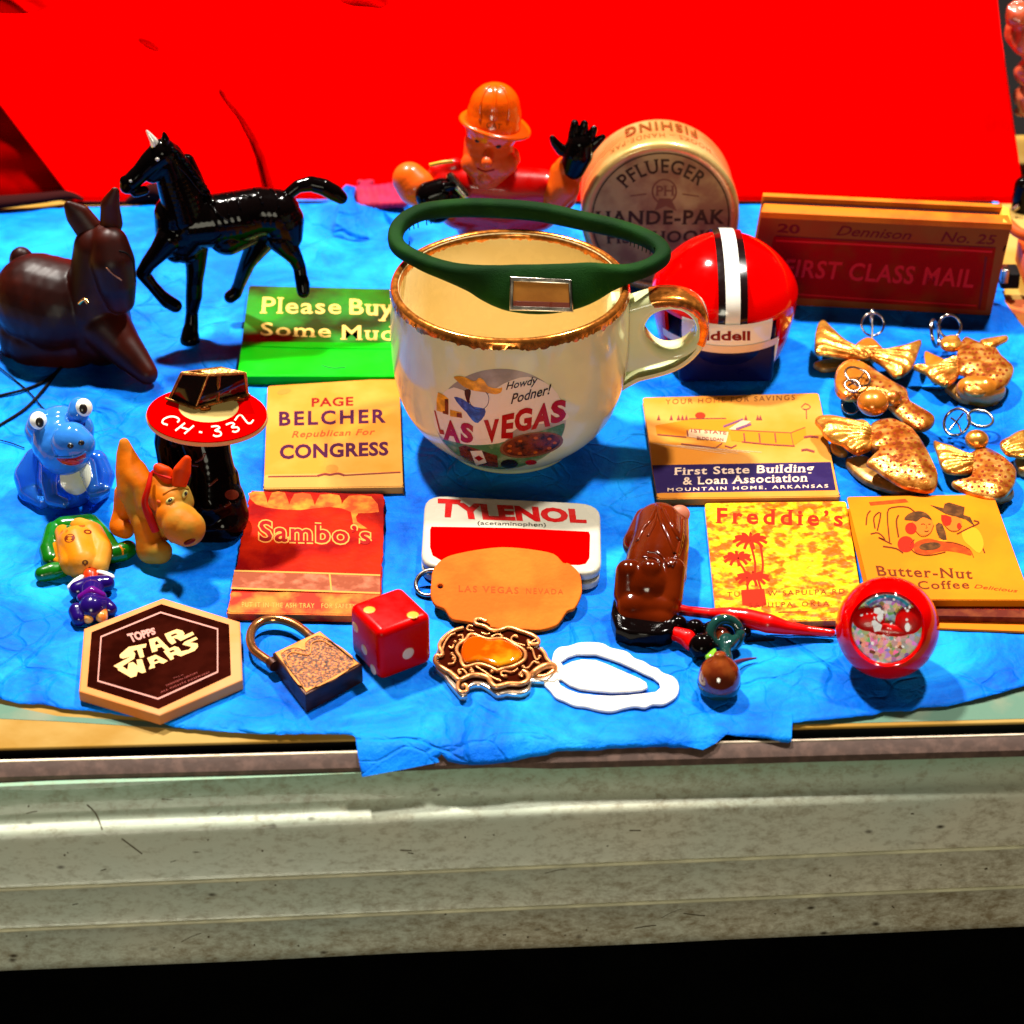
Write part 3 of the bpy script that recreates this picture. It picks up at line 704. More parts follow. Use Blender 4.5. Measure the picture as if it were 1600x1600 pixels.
# plain generic head shape, hat and neckerchief, little buildings
deco('head_picture', poly2(EP([(470, 300), (560, 290), (650, 330), (690, 400), (680, 480), (620, 530), (540, 520), (490, 440)]), smooth=3), mat('print_pale', (0.66, 0.62, 0.46), 0.3), 0.115)
deco('head_picture', line2(EP([(470, 320), (490, 440), (540, 520), (620, 530), (680, 480), (692, 400), (660, 345)]), 1.0, 3), M_pk, 0.135)
deco('head_picture', poly2(EP([(440, 330), (500, 320), (505, 370), (490, 470), (540, 530), (500, 520), (455, 420)]), smooth=2), M_pk, 0.125)
deco('hat_picture', poly2(EP([(330, 190), (420, 185), (540, 235), (590, 200), (640, 225), (690, 290), (790, 310), (830, 300), (820, 350), (760, 370), (640, 350), (520, 330), (430, 290), (360, 230)]), smooth=3), M_py, 0.13)
deco('kerchief_picture', joined(poly2(EP([(330, 400), (420, 420), (540, 500), (650, 520), (650, 590), (580, 670), (520, 640), (460, 560), (400, 500)]), smooth=2)), M_pb, 0.13)
deco('building_picture', joined(poly2(EP([(165, 350), (230, 380), (275, 420), (275, 580), (150, 540), (150, 430)])), poly2(EP([(290, 530), (410, 560), (420, 620), (290, 600)]))), M_py, 0.13)
deco('building_picture', joined(poly2(EP([(235, 420), (272, 420), (272, 585), (215, 570), (215, 545), (238, 545)])), poly2(EP([(360, 565), (410, 570), (415, 615), (360, 605)]))), M_pbr, 0.16)
deco('roulette_picture', ell2(*E(1135, 900), 50, 18.5, -0.16), M_pbr, 0.13); deco('roulette_picture', ell2(*E(1135, 895), 50, 18.5, -0.16, hole=0.9), mat('print_rim', (0.2, 0.08, 0.03), 0.3), 0.16)
random.seed(5)
deco('roulette_picture', joined(*[ell2(*E(1135 + 240 * cos(a), 905 + 75 * sin(a) - 30 * cos(a)), 3.4, 2.2) for a in [k * 0.7 for k in range(9)]]), mat('print_rust', (0.42, 0.09, 0.01), 0.3), 0.17)
deco('chip_picture', ell2(*E(905, 1095), 13.5, 7.0), M_pk, 0.13); deco('chip_picture', ell2(*E(1130, 1080), 9, 4), M_pr, 0.13)
deco('cards_picture', poly2(EP([(380, 920), (440, 900), (780, 1010), (790, 1130), (560, 1110), (400, 1010)])), M_pbr, 0.12)
deco('cards_picture', poly2(EP([(500, 960), (620, 955), (670, 1080), (560, 1110)])), M_pl, 0.15); deco('cards_picture', poly2(EP([(540, 1030), (590, 1005), (640, 1040), (590, 1065)])), M_pr, 0.18)
W = lambda b, q, **k: text2(b, EP(q), **k)
deco('lettering', joined(W('L', [(125, 535), (175, 560), (235, 790), (185, 780)], bold=0.03), W('A', [(260, 640), (330, 640), (400, 880), (225, 840)], bold=0.055), W('S', [(400, 650), (540, 690), (530, 880), (400, 870)], bold=0.055)), M_pr, 0.19, 3)
deco('lettering', joined(W('V', [(640, 640), (800, 625), (760, 880), (690, 870)], bold=0.055), W('E', [(830, 590), (960, 560), (940, 830), (820, 830)], bold=0.05), W('G', [(960, 530), (1150, 500), (1130, 740), (960, 770)], bold=0.045), W('A', [(1220, 470), (1310, 450), (1330, 700), (1130, 740)], bold=0.055), W('S', [(1340, 440), (1500, 420), (1490, 640), (1330, 690)], bold=0.05)), M_pr, 0.19, 3)
deco('lettering', joined(W('Howdy', [(870, 250), (1200, 180), (1200, 285), (870, 350)], bold=0.015, shear=0.3), W('Podner!', [(920, 370), (1340, 260), (1340, 365), (920, 475)], bold=0.015, shear=0.3)), M_pk, 0.19, 3)
M_ppink = M_pl

# ================================================================== green band resting on the mug
M_green = mat('dark_green_rubber', (0.001, 0.017, 0.001), 0.75, col2=(0.004, 0.034, 0.002), vscale=60, bump=0.3, bscale=2500)
band = thing('bracelet_watch', 'dark green rubber bracelet watch with small square display lying across the mug rim', 'watch', MC + Vector((0, 0, 50)))
ctr = [(622, 385, 52.5, 2.1, 1.9), (622, 356, 54, 2.1, 2.0), (652, 334, 54.5, 2.2, 2.2), (700, 326, 54, 2.2, 2.4), (760, 325, 53.6, 2.2, 2.6), (840, 331, 53.2, 2.2, 2.6), (910, 345, 53, 2.2, 2.5), (975, 360, 53, 2.2, 2.4), (1020, 378, 53, 2.3, 2.2), (1036, 398, 52.6, 2.2, 2.1), (1018, 415, 52.2, 2.1, 2.1), (985, 427, 52, 2.3, 2.4),
       (955, 433, 51.6, 2.5, 3.6), (925, 440, 51, 2.2, 5.2), (890, 448, 50.4, 1.9, 6.2), (846, 452, 50, 1.8, 6.6), (800, 450, 50, 1.9, 6.2), (765, 443, 50.6, 2.1, 5.0), (735, 434, 51.2, 2.4, 3.6), (700, 424, 51.8, 2.3, 2.5), (660, 409, 52.2, 2.1, 2.1)]
P = catmull([at(x, y, z) for x, y, z, a, b in ctr], 8, True); A_ = catmull([Vector((a, b, 0)) for x, y, z, a, b in ctr], 8, True)
cc = sum(P, Vector()) / len(P); V = []; F = []; n = len(P); SG = 18
for i, p in enumerate(P):
    t = (P[(i + 1) % n] - P[i - 1]).normalized(); out = (p - cc); out.z = 0; out.normalize(); out = (out - t * out.dot(t)).normalized()
    wide = max(0, min(1, (A_[i].y - 2.7) / 3)); th = 0.55 * wide
    upv = (Vector((0, 0, 1)) * cos(th) - out * sin(th)); upv = (upv - t * upv.dot(t)).normalized(); ov = upv.cross(t).normalized()
    if ov.dot(out) < 0: ov = -ov
    for s in range(SG):
        a = 2 * pi * s / SG; ca, sa = cos(a), sin(a); e = 0.72
        V.append(p + ov * (math.copysign(abs(ca) ** e, ca) * A_[i].x) + upv * (math.copysign(abs(sa) ** e, sa) * A_[i].y))
for i in range(n):
    for s in range(SG):
        a = i * SG + s; b = i * SG + (s + 1) % SG; c = ((i + 1) % n) * SG + (s + 1) % SG; d = ((i + 1) % n) * SG + s; F.append((a, d, c, b))
bb = emit('strap', V, F, M_green, band, bvh=True); SB = On(bb)
q = [(800, 436), (890, 441), (893, 484), (799, 481)]
def quad_frame(name, quad, surf, h, th, inset, m, parent):
    f = qmap(quad)
    return f
p0, nb = SB.hit(846, 460)
if nb.dot(ray(846, 460)) > 0: nb = -nb
scr = Plane(p0 + nb * 0.15, nb)
def plate_on(name, pxs, pl, th, m, parent, bev=0.15, holes=(), k=0):
    """rounded plate on any plane; outline given in pixels"""
    R = frame_of(pl.n); o = pl.p; inv = R.transposed()
    ring = lambda r: [((inv @ (pl(x, y) - o)).x, (inv @ (pl(x, y) - o)).y) for x, y in r]
    V, F = slab_vf(ring(pxs), [ring(h) for h in holes], th, bev)
    return emit(name, [o + R @ v for v in V], F, m, parent, auto=40)
plate_on('bezel', [(797, 432), (893, 437), (896, 488), (796, 485)], scr, 2.0, M_steel, bb, 0.25, holes=[[(803, 440), (888, 444), (890, 481), (802, 478)]])
plate_on('display', [(800, 436), (890, 441), (893, 484), (799, 481)], Plane(scr.p - scr.n * 0.0, scr.n), 1.6, mat('brown_display', (0.26, 0.10, 0.02), 0.1, coat=0.8, col2=(0.36, 0.15, 0.03), vscale=90), bb, 0.1)
plate_on('display_foot', [(801, 470), (891, 473), (892, 481), (801, 479)], Plane(scr.p + scr.n * 0.80, scr.n), 0.12, mat('dark_red_foot', (0.12, 0.02, 0.01), 0.3), bb, 0.04)
decal('embossed_lettering', text2('WARRINER T5', [(800, 404), (893, 402), (893, 411), (800, 413)], bold=0.0), SB, 0.05, mat('green_relief', (0.006, 0.05, 0.008), 0.7), bb, 4)
# little moulded ridges at both bends
for (x0, y0, x1, y1, nn) in ((640, 352, 680, 340, 7), (985, 376, 1022, 392, 7)):
    for i in range(nn):
        t = i / (nn - 1); x = x0 + (x1 - x0) * t; y = y0 + (y1 - y0) * t; p, nr = SB.hit(x, y)
        tube('ridge', [p + Vector((0, 0, -1.5)) + nr * 0.0, p + nr * 0.12, p + Vector((0, 0, 1.3))], 0.16, M_green, bb, seg=6, k=1)

# ================================================================== matchbooks
GB = 'matchbooks lying on the blue paper'
def matchbook(label, quad, z, m_cover, m_flap, m_strike, flap=0.22, strike=(0.0, 0.0), name='matchbook', curl=0.0, staple=True, corner=0.9, wear=0.0):
    """quad px TL,TR,BR,BL of the top face at height z; flap = share of the face taken by the folded foot"""
    W = [at(x, y, z) for x, y in quad]; c = (W[0] + W[1] + W[2] + W[3]) / 4; c.z = 0
    o = thing(name, label, 'matchbook', c, GB); f = lambda u, v: (W[3].lerp(W[2], u)).lerp(W[0].lerp(W[1], u), v)
    def ring(u0, v0, u1, v1, r=0.02):
        R = [];
        for (cu, cv, a0) in ((u1 - r, v1 - r, 0), (u0 + r, v1 - r, 90), (u0 + r, v0 + r, 180), (u1 - r, v0 + r, 270)):
            for k in range(4): a = radians(a0 + k * 30); R.append(f(cu + r * cos(a), cv + r * sin(a)))
        return R
    wob = lambda v: Vector((v.x + wear * noise.noise(v * 0.9), v.y + wear * noise.noise(v * 0.9 + Vector((9, 0, 0))), v.z))
    warp = lambda p: wob(p)
    plate('back_cover', ring(0, 0, 1, 1), 0.1, 0.6, m_cover, o, bev=0.1, warp=warp, sub=3 if wear else None)
    plate('matches', ring(0.03, 0.03, 0.97, 0.9), 0.6, z - 0.55, mat('match_card', (0.5, 0.33, 0.12), 0.7), o, bev=0.1)
    cv = plate('front_cover', ring(0, flap * 0.55, 1, 1), z - 0.5, z, m_cover, o, bev=0.16, warp=warp, sub=3 if wear else None)
    fl = plate('foot_flap', ring(0, 0, 1, flap), z - 0.3, z + 0.3, m_flap, o, bev=0.16, warp=warp, sub=3 if wear else None)
    plate('spine', ring(-0.002, -0.003, 1.002, 0.03), 0.1, z + 0.15, m_flap, o, bev=0.2)
    if strike[1] > strike[0]: plate('striker', ring(0.0, strike[0], 1.0, strike[1], 0.002), z + 0.29, z + 0.36, m_strike, o, bev=0.02)
    if staple:
        a = f(0.44, flap * 0.55); b = f(0.56, flap * 0.55); a.z = b.z = z + 0.42
        tube('staple', [a - Vector((0, 0, .3)), a, b, b - Vector((0, 0, .3))], 0.22, M_steel, o, seg=6, k=1)
    o['zc'] = z
    return o, cv, Z(z), Z(z + 0.3)
def foil(name, c, c2, rough=0.25, vs=120, thr=(0.4, 0.6), metal=0.6, bump=0.2, coat=0.3):
    return mat(name, c, rough, metal=metal, col2=c2, vscale=vs, thr=thr, bump=bump, bscale=500, coat=coat, detail=5)
# green, gold lettering
mgf = foil('green_foil', (0.0, 0.025, 0.001), (0.0, 0.20, 0.006), 0.35, 45, metal=0.0, coat=0.0, thr=(0.42, 0.62)); mgb = mat('bright_green', (0.0, 0.50, 0.004), 0.4, var=0.12, vscale=80)
quad = [(389, 446), (640, 452), (640, 588), (371, 588)]
o, cv, S0, S1 = matchbook('wide green matchbook with gold serif lettering tucked behind the mug', quad, 2.6, mgf, mgb, mgb, flap=0.36, staple=False)
M_gl = mat('pale_gold_print', (0.66, 0.42, 0.10), 0.4)
decal('lettering', joined(text2('Please', [(408, 464), (533, 468), (533, 491), (406, 490)], bold=0.012, serif=True, space=1.1), text2('Buy', [(546, 467), (618, 468), (617, 503), (546, 499)], bold=0.02, serif=True, space=1.1)), S0, 0.06, M_gl, o)
decal('lettering', joined(text2('Some', [(408, 504), (517, 507), (517, 528), (407, 525)], bold=0.012, serif=True, space=1.1), text2('Mud', [(532, 508), (618, 510), (617, 533), (532, 531)], bold=0.010, serif=True, space=1.1)), S0, 0.06, M_gl, o)
tube('thumb_notch', [at(503, 571, 2.9), at(520, 575, 2.95), at(540, 574, 2.9)], 0.35, mat('notch_green', (0, 0.12, 0.01), 0.5), o, seg=6, flat=0.5)
tube('fold_edge', [at(378, 540, 2.9), at(500, 544, 2.95), at(640, 545, 2.9)], 0.2, mgb, o, seg=6)
# cream, red and violet print
mc = mat('aged_cream_card', (0.60, 0.19, 0.016), 0.6, col2=(0.62, 0.24, 0.035), vscale=55, bump=0.1); mc2 = mat('aged_cream_flap', (0.55, 0.25, 0.05), 0.5, var=0.1, vscale=70)
M_violet = mat('violet_ink', (0.045, 0.001, 0.025), 0.6); M_redink = mat('red_ink', (0.20, 0.003, 0.002), 0.5); M_orink = mat('orange_ink', (0.45, 0.05, 0.008), 0.5)
quad = [(418, 603), (624, 590), (630, 761), (412, 764)]
o, cv, S0, S1 = matchbook('cream matchbook with violet and red election lettering beside the mug', quad, 1.9, mc, mc2, mc2, flap=0.125, staple=False)
decal('lettering', text2('PAGE', [(487, 622), (552, 620), (552, 634), (487, 636)], bold=0.025, space=1.1), S0, 0.06, M_redink, o)
decal('lettering', text2('BELCHER', [(436, 643), (603, 639), (603, 661), (436, 666)], bold=0.03, space=1.25), S0, 0.06, M_violet, o)
decal('lettering', text2('Republican For', [(456, 674), (586, 670), (586, 682), (456, 687)], bold=0.01, space=1.1, shear=0.25), S0, 0.06, M_orink, o)
decal('lettering', text2('CONGRESS', [(437, 695), (607, 690), (607, 712), (437, 718)], bold=0.035, space=1.05), S0, 0.06, M_violet, o)
M_st = mat('tan_stain', (0.50, 0.17, 0.02), 0.6)
for e_ in (ell2(519, 732, 10, 6), ell2(444, 612, 11, 4, -0.2)): decal('stain', e_, S0, 0.04, M_st, o)
decal('rule', joined(line2([(419, 745), (496, 744)], 2.0), line2([(535, 743), (626, 738)], 2.0), line2([(496, 744), (507, 741), (516, 742), (528, 740), (538, 743)], 3.2, 3)), S1, 0.06, mat('brown_rule', (0.16, 0.02, 0.015), 0.5), o)
# red, worn
mr = mat('worn_red_card', (0.20, 0.0, 0.0), 0.5, col2=(0.50, 0.012, 0.0), vscale=75, bump=0.4, bscale=300, detail=8, spec=0.05, thr=(0.38, 0.62)); mo = mat('worn_orange', (0.66, 0.17, 0.02), 0.5, col2=(0.45, 0.02, 0.006), vscale=160, thr=(0.4, 0.6), detail=7)
quad = [(392, 767), (601, 772), (594, 962), (355, 958)]
o, cv, S0, S1 = matchbook('worn red matchbook with orange outlined lettering above the padlock and die', quad, 1.9, mr, mo, mo, flap=0.16, staple=False, wear=0.5)
def out_text(body, quad, w, serif, S, m_in, m_out, par, **k):
    decal('lettering', text2(body, quad, bold=w, serif=serif, **k), S, 0.05, m_out, par)
    decal('lettering', text2(body, quad, bold=w - 0.03, serif=serif, **k), S, 0.10, m_in, par)
M_oro = mat('orange_outline', (0.75, 0.25, 0.05), 0.4)
def two(body, quad, m_in, m_out, S, par, b0=0.06, b1=0.018, serif=True, space=1.12):
    N1, F1 = glyphs(body, b0, serif, space); cu = None
    tl, tr, br, bl = quad; ex = 2.2
    decal('lettering', text2(body, [(tl[0] - ex, tl[1] - ex), (tr[0] + ex, tr[1] - ex), (br[0] + ex, br[1] + ex), (bl[0] - ex, bl[1] + ex)], bold=b0, serif=serif, space=space), S, 0.05, m_out, par)
    decal('lettering', text2(body, quad, bold=b1, serif=serif, space=space), S, 0.09, m_in, par)
two('Sambo\u2019s', [(405, 813), (579, 823), (579, 851), (405, 846)], mat('deep_red_ink', (0.26, 0.004, 0.004), 0.4), M_oro, S0, o)
def wear_patch(pts, S, h, m, par, name='worn_patch'): decal(name, poly2(pts, smooth=2), S, h, m, par)
M_wo = mat('rubbed_orange', (0.70, 0.20, 0.015), 0.5, col2=(0.55, 0.05, 0.005), vscale=250, thr=(0.35, 0.6), detail=7)
wear_patch([(388, 771), (412, 768), (418, 786), (425, 770), (445, 770), (452, 788), (460, 772), (485, 772), (492, 790), (500, 773), (530, 774), (534, 788), (545, 775), (580, 776), (592, 800), (560, 802), (558, 815), (574, 826), (552, 822), (548, 800), (515, 792), (470, 797), (430, 795), (400, 788)], S0, 0.03, M_wo, o)
plate('strip_band', pxring([(366, 893), (594, 900), (594, 926), (361, 919)], 2.25), 2.18, 2.28, mat('brown_striker', (0.24, 0.05, 0.02), 0.7, col2=(0.42, 0.12, 0.06), vscale=300, detail=8), o, bev=0.02)
decal('rule', joined(line2([(366, 892), (480, 895), (594, 899)], 2.4), line2([(361, 919), (480, 923), (594, 927)], 2.6), line2([(515, 897), (518, 925)], 2.6)), Z(2.3), 0.05, M_oro, o)
decal('small_print', text2('PUT IT IN THE ASH TRAY   FOR SAFETY', [(378, 941), (556, 944), (556, 951), (378, 949)], bold=0.01, space=1.2), S1, 0.06, M_oro, o)
# savings bank
mb = mat('aged_buff_card', (0.60, 0.20, 0.018), 0.45, col2=(0.62, 0.26, 0.05), vscale=45, bump=0.12)
M_navy = mat('navy_ink', (0.014, 0.004, 0.055), 0.5, col2=(0.022, 0.010, 0.075), vscale=200); M_wht = mat('cream_ink', (0.72, 0.50, 0.36), 0.5)
quad = [(1004, 621), (1279, 614), (1312, 776), (1027, 780)]
o, cv, S0, S1 = matchbook('wide buff matchbook with a navy band and a bank building drawing below the helmet', quad, 1.9, mb, mb, mb, flap=0.05, staple=False)
decal('band', poly2([(1019, 727), (1298, 722), (1306, 766), (1026, 771)]), S0, 0.04, M_navy, o)
decal('lettering', text2('YOUR HOME FOR SAVINGS', [(1040, 624), (1242, 617), (1242, 625), (1040, 632)], bold=0.0, space=1.3), S0, 0.05, mat('faint_brown_ink', (0.17, 0.04, 0.006), 0.5), o)
decal('lettering', joined(text2('First State Building', [(1053, 731), (1272, 725), (1271, 742), (1053, 746)], bold=0.018, serif=True, space=1.1), text2('& Loan Association', [(1067, 746), (1262, 740), (1262, 753), (1067, 758)], bold=0.018, serif=True, space=1.1), text2('MOUNTAIN HOME, ARKANSAS', [(1043, 763), (1294, 757), (1294, 763), (1043, 769)], bold=0.014, space=1.35)), S0, 0.09, M_wht, o)
M_or = mat('orange_wash', (0.60, 0.17, 0.005), 0.5); M_mauve = mat('mauve_line', (0.20, 0.035, 0.03), 0.5); M_buff2 = mat('pale_wash', (0.62, 0.36, 0.20), 0.5)
def B(x, y): return (990 + x * 0.20625, 600 + y * 0.20625)
def BP(l): return [B(x, y) for x, y in l]
decal('drawing', joined(poly2(BP([(165, 315), (420, 270), (800, 275), (690, 330), (760, 345), (1190, 370), (1230, 345), (1300, 330), (1310, 400), (1210, 470), (820, 440), (740, 430), (730, 380), (410, 350), (385, 400), (175, 380)]))), S0, 0.05, M_or, o)
decal('drawing', joined(poly2(BP([(425, 345), (720, 365), (700, 445), (400, 400)])), poly2(BP([(720, 345), (820, 275), (890, 285), (790, 350)]))), S0, 0.08, M_buff2, o)
decal('drawing', joined(line2(BP([(680, 325), (830, 268)]), 3.0), line2(BP([(775, 345), (890, 305)]), 3.6)), S0, 0.11, mat('dark_mauve', (0.16, 0.05, 0.10), 0.5), o)
decal('drawing', joined(line2(BP([(360, 455), (620, 487), (670, 450)]), 1.8), line2(BP([(180, 385), (400, 405)]), 1.6), line2(BP([(690, 470), (740, 485), (780, 465)]), 2.0), line2(BP([(820, 440), (1020, 460), (1220, 472)]), 1.8), line2(BP([(1270, 505), (1310, 498), (1370, 515)]), 3.2),
    *[line2(BP([(x, 375), (x + 8, 445)]), 2.2) for x in (835, 950, 1070)], line2(BP([(405, 350), (412, 400)]), 2.2), line2(BP([(1190, 370), (1210, 465)]), 1.0), line2(BP([(740, 350), (1190, 372), (1300, 330)]), 1.0),
    *[poly2(BP([(x - 14, 275), (x, 235), (x + 14, 275)])) for x in (190, 285, 340, 370, 400, 850, 940, 960)], line2(BP([(1310, 265), (1308, 195)]), 1.4), line2(BP([(1270, 180), (1300, 150), (1340, 175), (1310, 195), (1280, 190)]), 1.2, 2), line2(BP([(1290, 405), (1340, 398), (1400, 405)]), 3.2), line2(BP([(420, 265), (700, 262)]), 1.2)), S0, 0.11, M_mauve, o)
decal('drawing', ell2(*B(505, 240), 8, 5), S0, 0.12, mat('rust_stain', (0.30, 0.02, 0.004), 0.5), o)
decal('drawing', joined(text2('1ST STATE', BP([(435, 340), (705, 362), (705, 388), (435, 368)]), bold=0.02), text2('BLDG LOAN', BP([(480, 400), (680, 412), (680, 436), (480, 424)]), bold=0.02)), S0, 0.13, M_mauve, o)
decal('drawing', joined(*[line2(BP([(150 + k * 90, 450 + k * 8), (700 + k * 90, 530 - k * 4)]), 0.7) for k in range(4)]), S0, 0.06, M_buff2, o)
# yellow metallic
mf = foil('yellow_gold_foil', (0.62, 0.10, 0.0), (0.90, 0.50, 0.004), 0.3, 360, (0.42, 0.56), metal=0.2, bump=0.5, coat=0.0)
quad = [(1101, 786), (1322, 783), (1352, 968), (1120, 973)]
o, cv, S0, S1 = matchbook('glittering yellow gold matchbook with orange lettering and palm trees beside the brown figurine', quad, 1.7, mf, mf, mf, flap=0.06, staple=False)
M_oi = mat('orange_red_ink', (0.34, 0.012, 0.0), 0.5)
decal('lettering', text2('Freddie\u2019s', [(1118, 793), (1317, 798), (1317, 823), (1118, 818)], bold=0.028, serif=True, space=1.35), S0, 0.05, M_oi, o)
palms = []
for (cx, cy, rx, ry, n) in ((1172, 846, 27, 13, 11), (1152, 874, 22, 11, 10), (1176, 905, 27, 11, 11)):
    for i in range(n):
        a = 2 * pi * i / n + 0.2; palms.append(line2([(cx, cy - 2), (cx + cos(a) * rx * 0.6, cy + sin(a) * ry * 0.6 - 4), (cx + cos(a) * rx, cy + sin(a) * ry)], 4.6, 3))
for tr in ([(1172, 848), (1180, 880), (1178, 905)], [(1152, 876), (1165, 895), (1168, 920), (1166, 945)], [(1184, 905), (1190, 925), (1190, 945)], [(1188, 850), (1192, 880), (1190, 900)]): palms.append(line2(tr, 3.4, 3))
palms.append(poly2([(1158, 922), (1194, 920), (1198, 945), (1180, 950), (1160, 945)]))
decal('palm_picture', joined(*palms), S0, 0.05, M_oi, o)
decal('small_print', joined(text2('TULSA  W SAPULPA RD', [(1136, 925), (1320, 920), (1320, 928), (1136, 933)], bold=0.01, space=1.3), text2('SAPULPA, OKLA.', [(1170, 942), (1300, 939), (1300, 948), (1170, 951)], bold=0.01, space=1.3), line2([(1216, 958), (1262, 957)], 4)), S0, 0.05, mat('brown_ink', (0.16, 0.03, 0.0), 0.5), o)
# orange with picture of two people
mw = mat('orange_card', (0.66, 0.150, 0.0), 0.5, col2=(0.70, 0.185, 0.0), vscale=50, bump=0.05)
quad = [(1323, 776), (1552, 772), (1612, 938), (1362, 937)]
o, cv, S0, S1 = matchbook('orange matchbook with a picture of a couple and brown lettering under the gold ornaments', quad, 4.2, mw, mw, mw, flap=0.035, staple=False)
plate('striker', pxring([(1440, 934), (1612, 938), (1624, 970), (1440, 966)], 1.5), 0.2, 2.4, mat('dark_brown_striker', (0.09, 0.008, 0.002), 0.5, col2=(0.16, 0.03, 0.006), vscale=300), o, bev=0.1)
plate('lower_cover', pxring([(1365, 968), (1616, 974), (1622, 988), (1368, 978)], 0.6), 0.1, 0.75, mw, o, bev=0.15)
M_bo = mat('brown_orange_ink', (0.12, 0.018, 0.0), 0.5)
decal('lettering', text2('Butter-Nut', [(1368, 884), (1518, 889), (1520, 905), (1372, 900)], bold=0.018, serif=True, space=1.15), S0, 0.05, M_bo, o)
decal('lettering', text2('Coffee', [(1432, 908), (1513, 907), (1515, 920), (1436, 921)], bold=0.015, serif=True, space=1.15), S0, 0.05, M_bo, o)
decal('striker_lettering', text2('CLOSE COVER BEFORE STRIKING', [(1480, 943), (1600, 946), (1602, 954), (1482, 951)], bold=0.0), Z(2.4), 0.05, M_oi, o)
decal('lettering', text2('Delicious', [(1522, 913), (1590, 921), (1590, 926), (1522, 919)], bold=0.0, shear=0.3), S0, 0.05, M_oi, o)
def C(x, y): return (1320 + x * 0.175, 770 + y * 0.175)
def CP(l): return [C(x, y) for x, y in l]
M_r1 = mat('picture_red', (0.62, 0.01, 0.0), 0.5); M_b1 = mat('picture_brown', (0.09, 0.028, 0.004), 0.5, var=0.4, vscale=500); M_r2 = mat('picture_orange', (0.42, 0.045, 0.0), 0.5, var=0.3, vscale=400); M_f1 = mat('picture_skin', (0.60, 0.12, 0.006), 0.5); M_y1 = mat('picture_yellow', (0.72, 0.24, 0.006), 0.5)
decal('picture', joined(poly2(CP([(215, 85), (540, 55), (570, 85), (230, 115)]))), S0, 0.05, M_r2, o)
decal('picture', joined(*[line2(CP(l), w, 3) for l, w in (([(190, 290), (200, 200), (230, 160)], 2.2), ([(270, 320), (260, 220), (320, 180), (290, 340)], 2.4), ([(400, 440), (380, 180), (440, 130), (560, 130), (620, 170)], 2.2), ([(480, 400), (460, 260), (480, 200)], 2.6), ([(230, 370), (300, 360), (360, 420), (300, 400), (420, 460)], 2.2), ([(340, 480), (460, 500), (520, 540)], 2.4), ([(1000, 370), (1100, 320), (1200, 270), (1150, 250)], 2.4), ([(1150, 480), (1200, 440), (1250, 540)], 2.2))]), S0, 0.05, M_bo, o)
decal('picture', joined(poly2(CP([(600, 260), (640, 200), (740, 210), (790, 280), (760, 360), (700, 380), (640, 350)]), smooth=3), poly2(CP([(900, 210), (1030, 230), (1040, 320), (960, 340), (900, 300)]), smooth=3)), S0, 0.07, M_f1, o)
decal('picture', joined(poly2(CP([(530, 240), (570, 190), (650, 165), (730, 185), (780, 250), (700, 220), (640, 260), (600, 250)]), smooth=3), poly2(CP([(760, 110), (880, 140), (890, 100), (930, 88), (1070, 130), (1060, 200), (1120, 220), (1160, 300), (1080, 240), (900, 190), (830, 150)])), poly2(CP([(810, 290), (870, 280), (910, 420), (840, 400)]), smooth=2), ell2(*C(760, 480), 17, 6, -0.1)), S0, 0.09, M_b1, o)
decal('picture', joined(ell2(*C(545, 460), 13, 12.5), ell2(*C(590, 320), 9, 9), poly2(CP([(860, 200), (950, 220), (940, 290), (880, 290)]), smooth=2), ell2(*C(1020, 300), 3.5, 5)), S0, 0.08, M_r1, o)
decal('picture', joined(poly2(CP([(640, 440), (740, 410), (840, 430), (1000, 450), (1100, 500), (1130, 560), (1040, 540), (900, 520), (800, 540), (700, 560), (640, 540), (610, 490)]), smooth=3)), S0, 0.06, M_r2, o)
decal('picture', joined(line2(CP([(680, 285), (700, 280), (715, 287)]), 1.1), line2(CP([(745, 285), (765, 282)]), 1.1), line2(CP([(725, 290), (735, 315), (722, 320)]), 0.7), line2(CP([(710, 345), (730, 350), (750, 342)]), 1.3), line2(CP([(600, 265), (625, 330), (670, 385), (720, 390), (765, 360), (795, 290)]), 0.9, 3), line2(CP([(900, 215), (890, 290), (950, 345), (1010, 340), (1045, 300)]), 0.9, 3), line2(CP([(620, 420), (580, 480), (640, 545), (760, 560), (900, 530)]), 1.2, 3), line2(CP([(900, 440), (1000, 455), (1110, 505), (1150, 580)]), 1.0, 3)), S0, 0.15, M_bo, o)
decal('picture', joined(poly2(CP([(1050, 340), (1150, 310), (1210, 360), (1240, 460), (1200, 540), (1120, 480), (1060, 420)]), smooth=3), ell2(*C(870, 435), 8, 2.5)), S0, 0.055, M_y1, o)

# ================================================================== pain reliever tin and the leather tag on it
tin = thing('pill_tin', 'white pill tin with red lettering half hidden under the tan leather tag', 'tin', at(800, 860, 0))
M_tw = mat('white_enamel', (0.50, 0.46, 0.36), 0.25, coat=0.4, var=0.06, vscale=100)
tz = 5.2
def rrect(q, r, k=5, z=0):
    W = [at(x, y, z) for x, y in q]; R = []
    n = 4
    for i in range(4):
        p = W[i]; a = (W[i - 1] - p).normalized(); b = (W[(i + 1) % 4] - p).normalized()
        A = p + a * r; B_ = p + b * r
        for j in range(k + 1): t = j / k; R.append(A * (1 - t) ** 2 + p * 2 * t * (1 - t) + B_ * t * t)
    return R
plate('base', rrect([(663, 775), (936, 789), (938, 899), (657, 885)], 5.5, z=tz), 0.2, 2.4, M_tw, tin, bev=0.5)
lid = plate('lid', rrect([(664, 772), (938, 786), (940, 897), (657, 884)], 6, z=tz), 2.5, tz, M_tw, tin, bev=0.9)
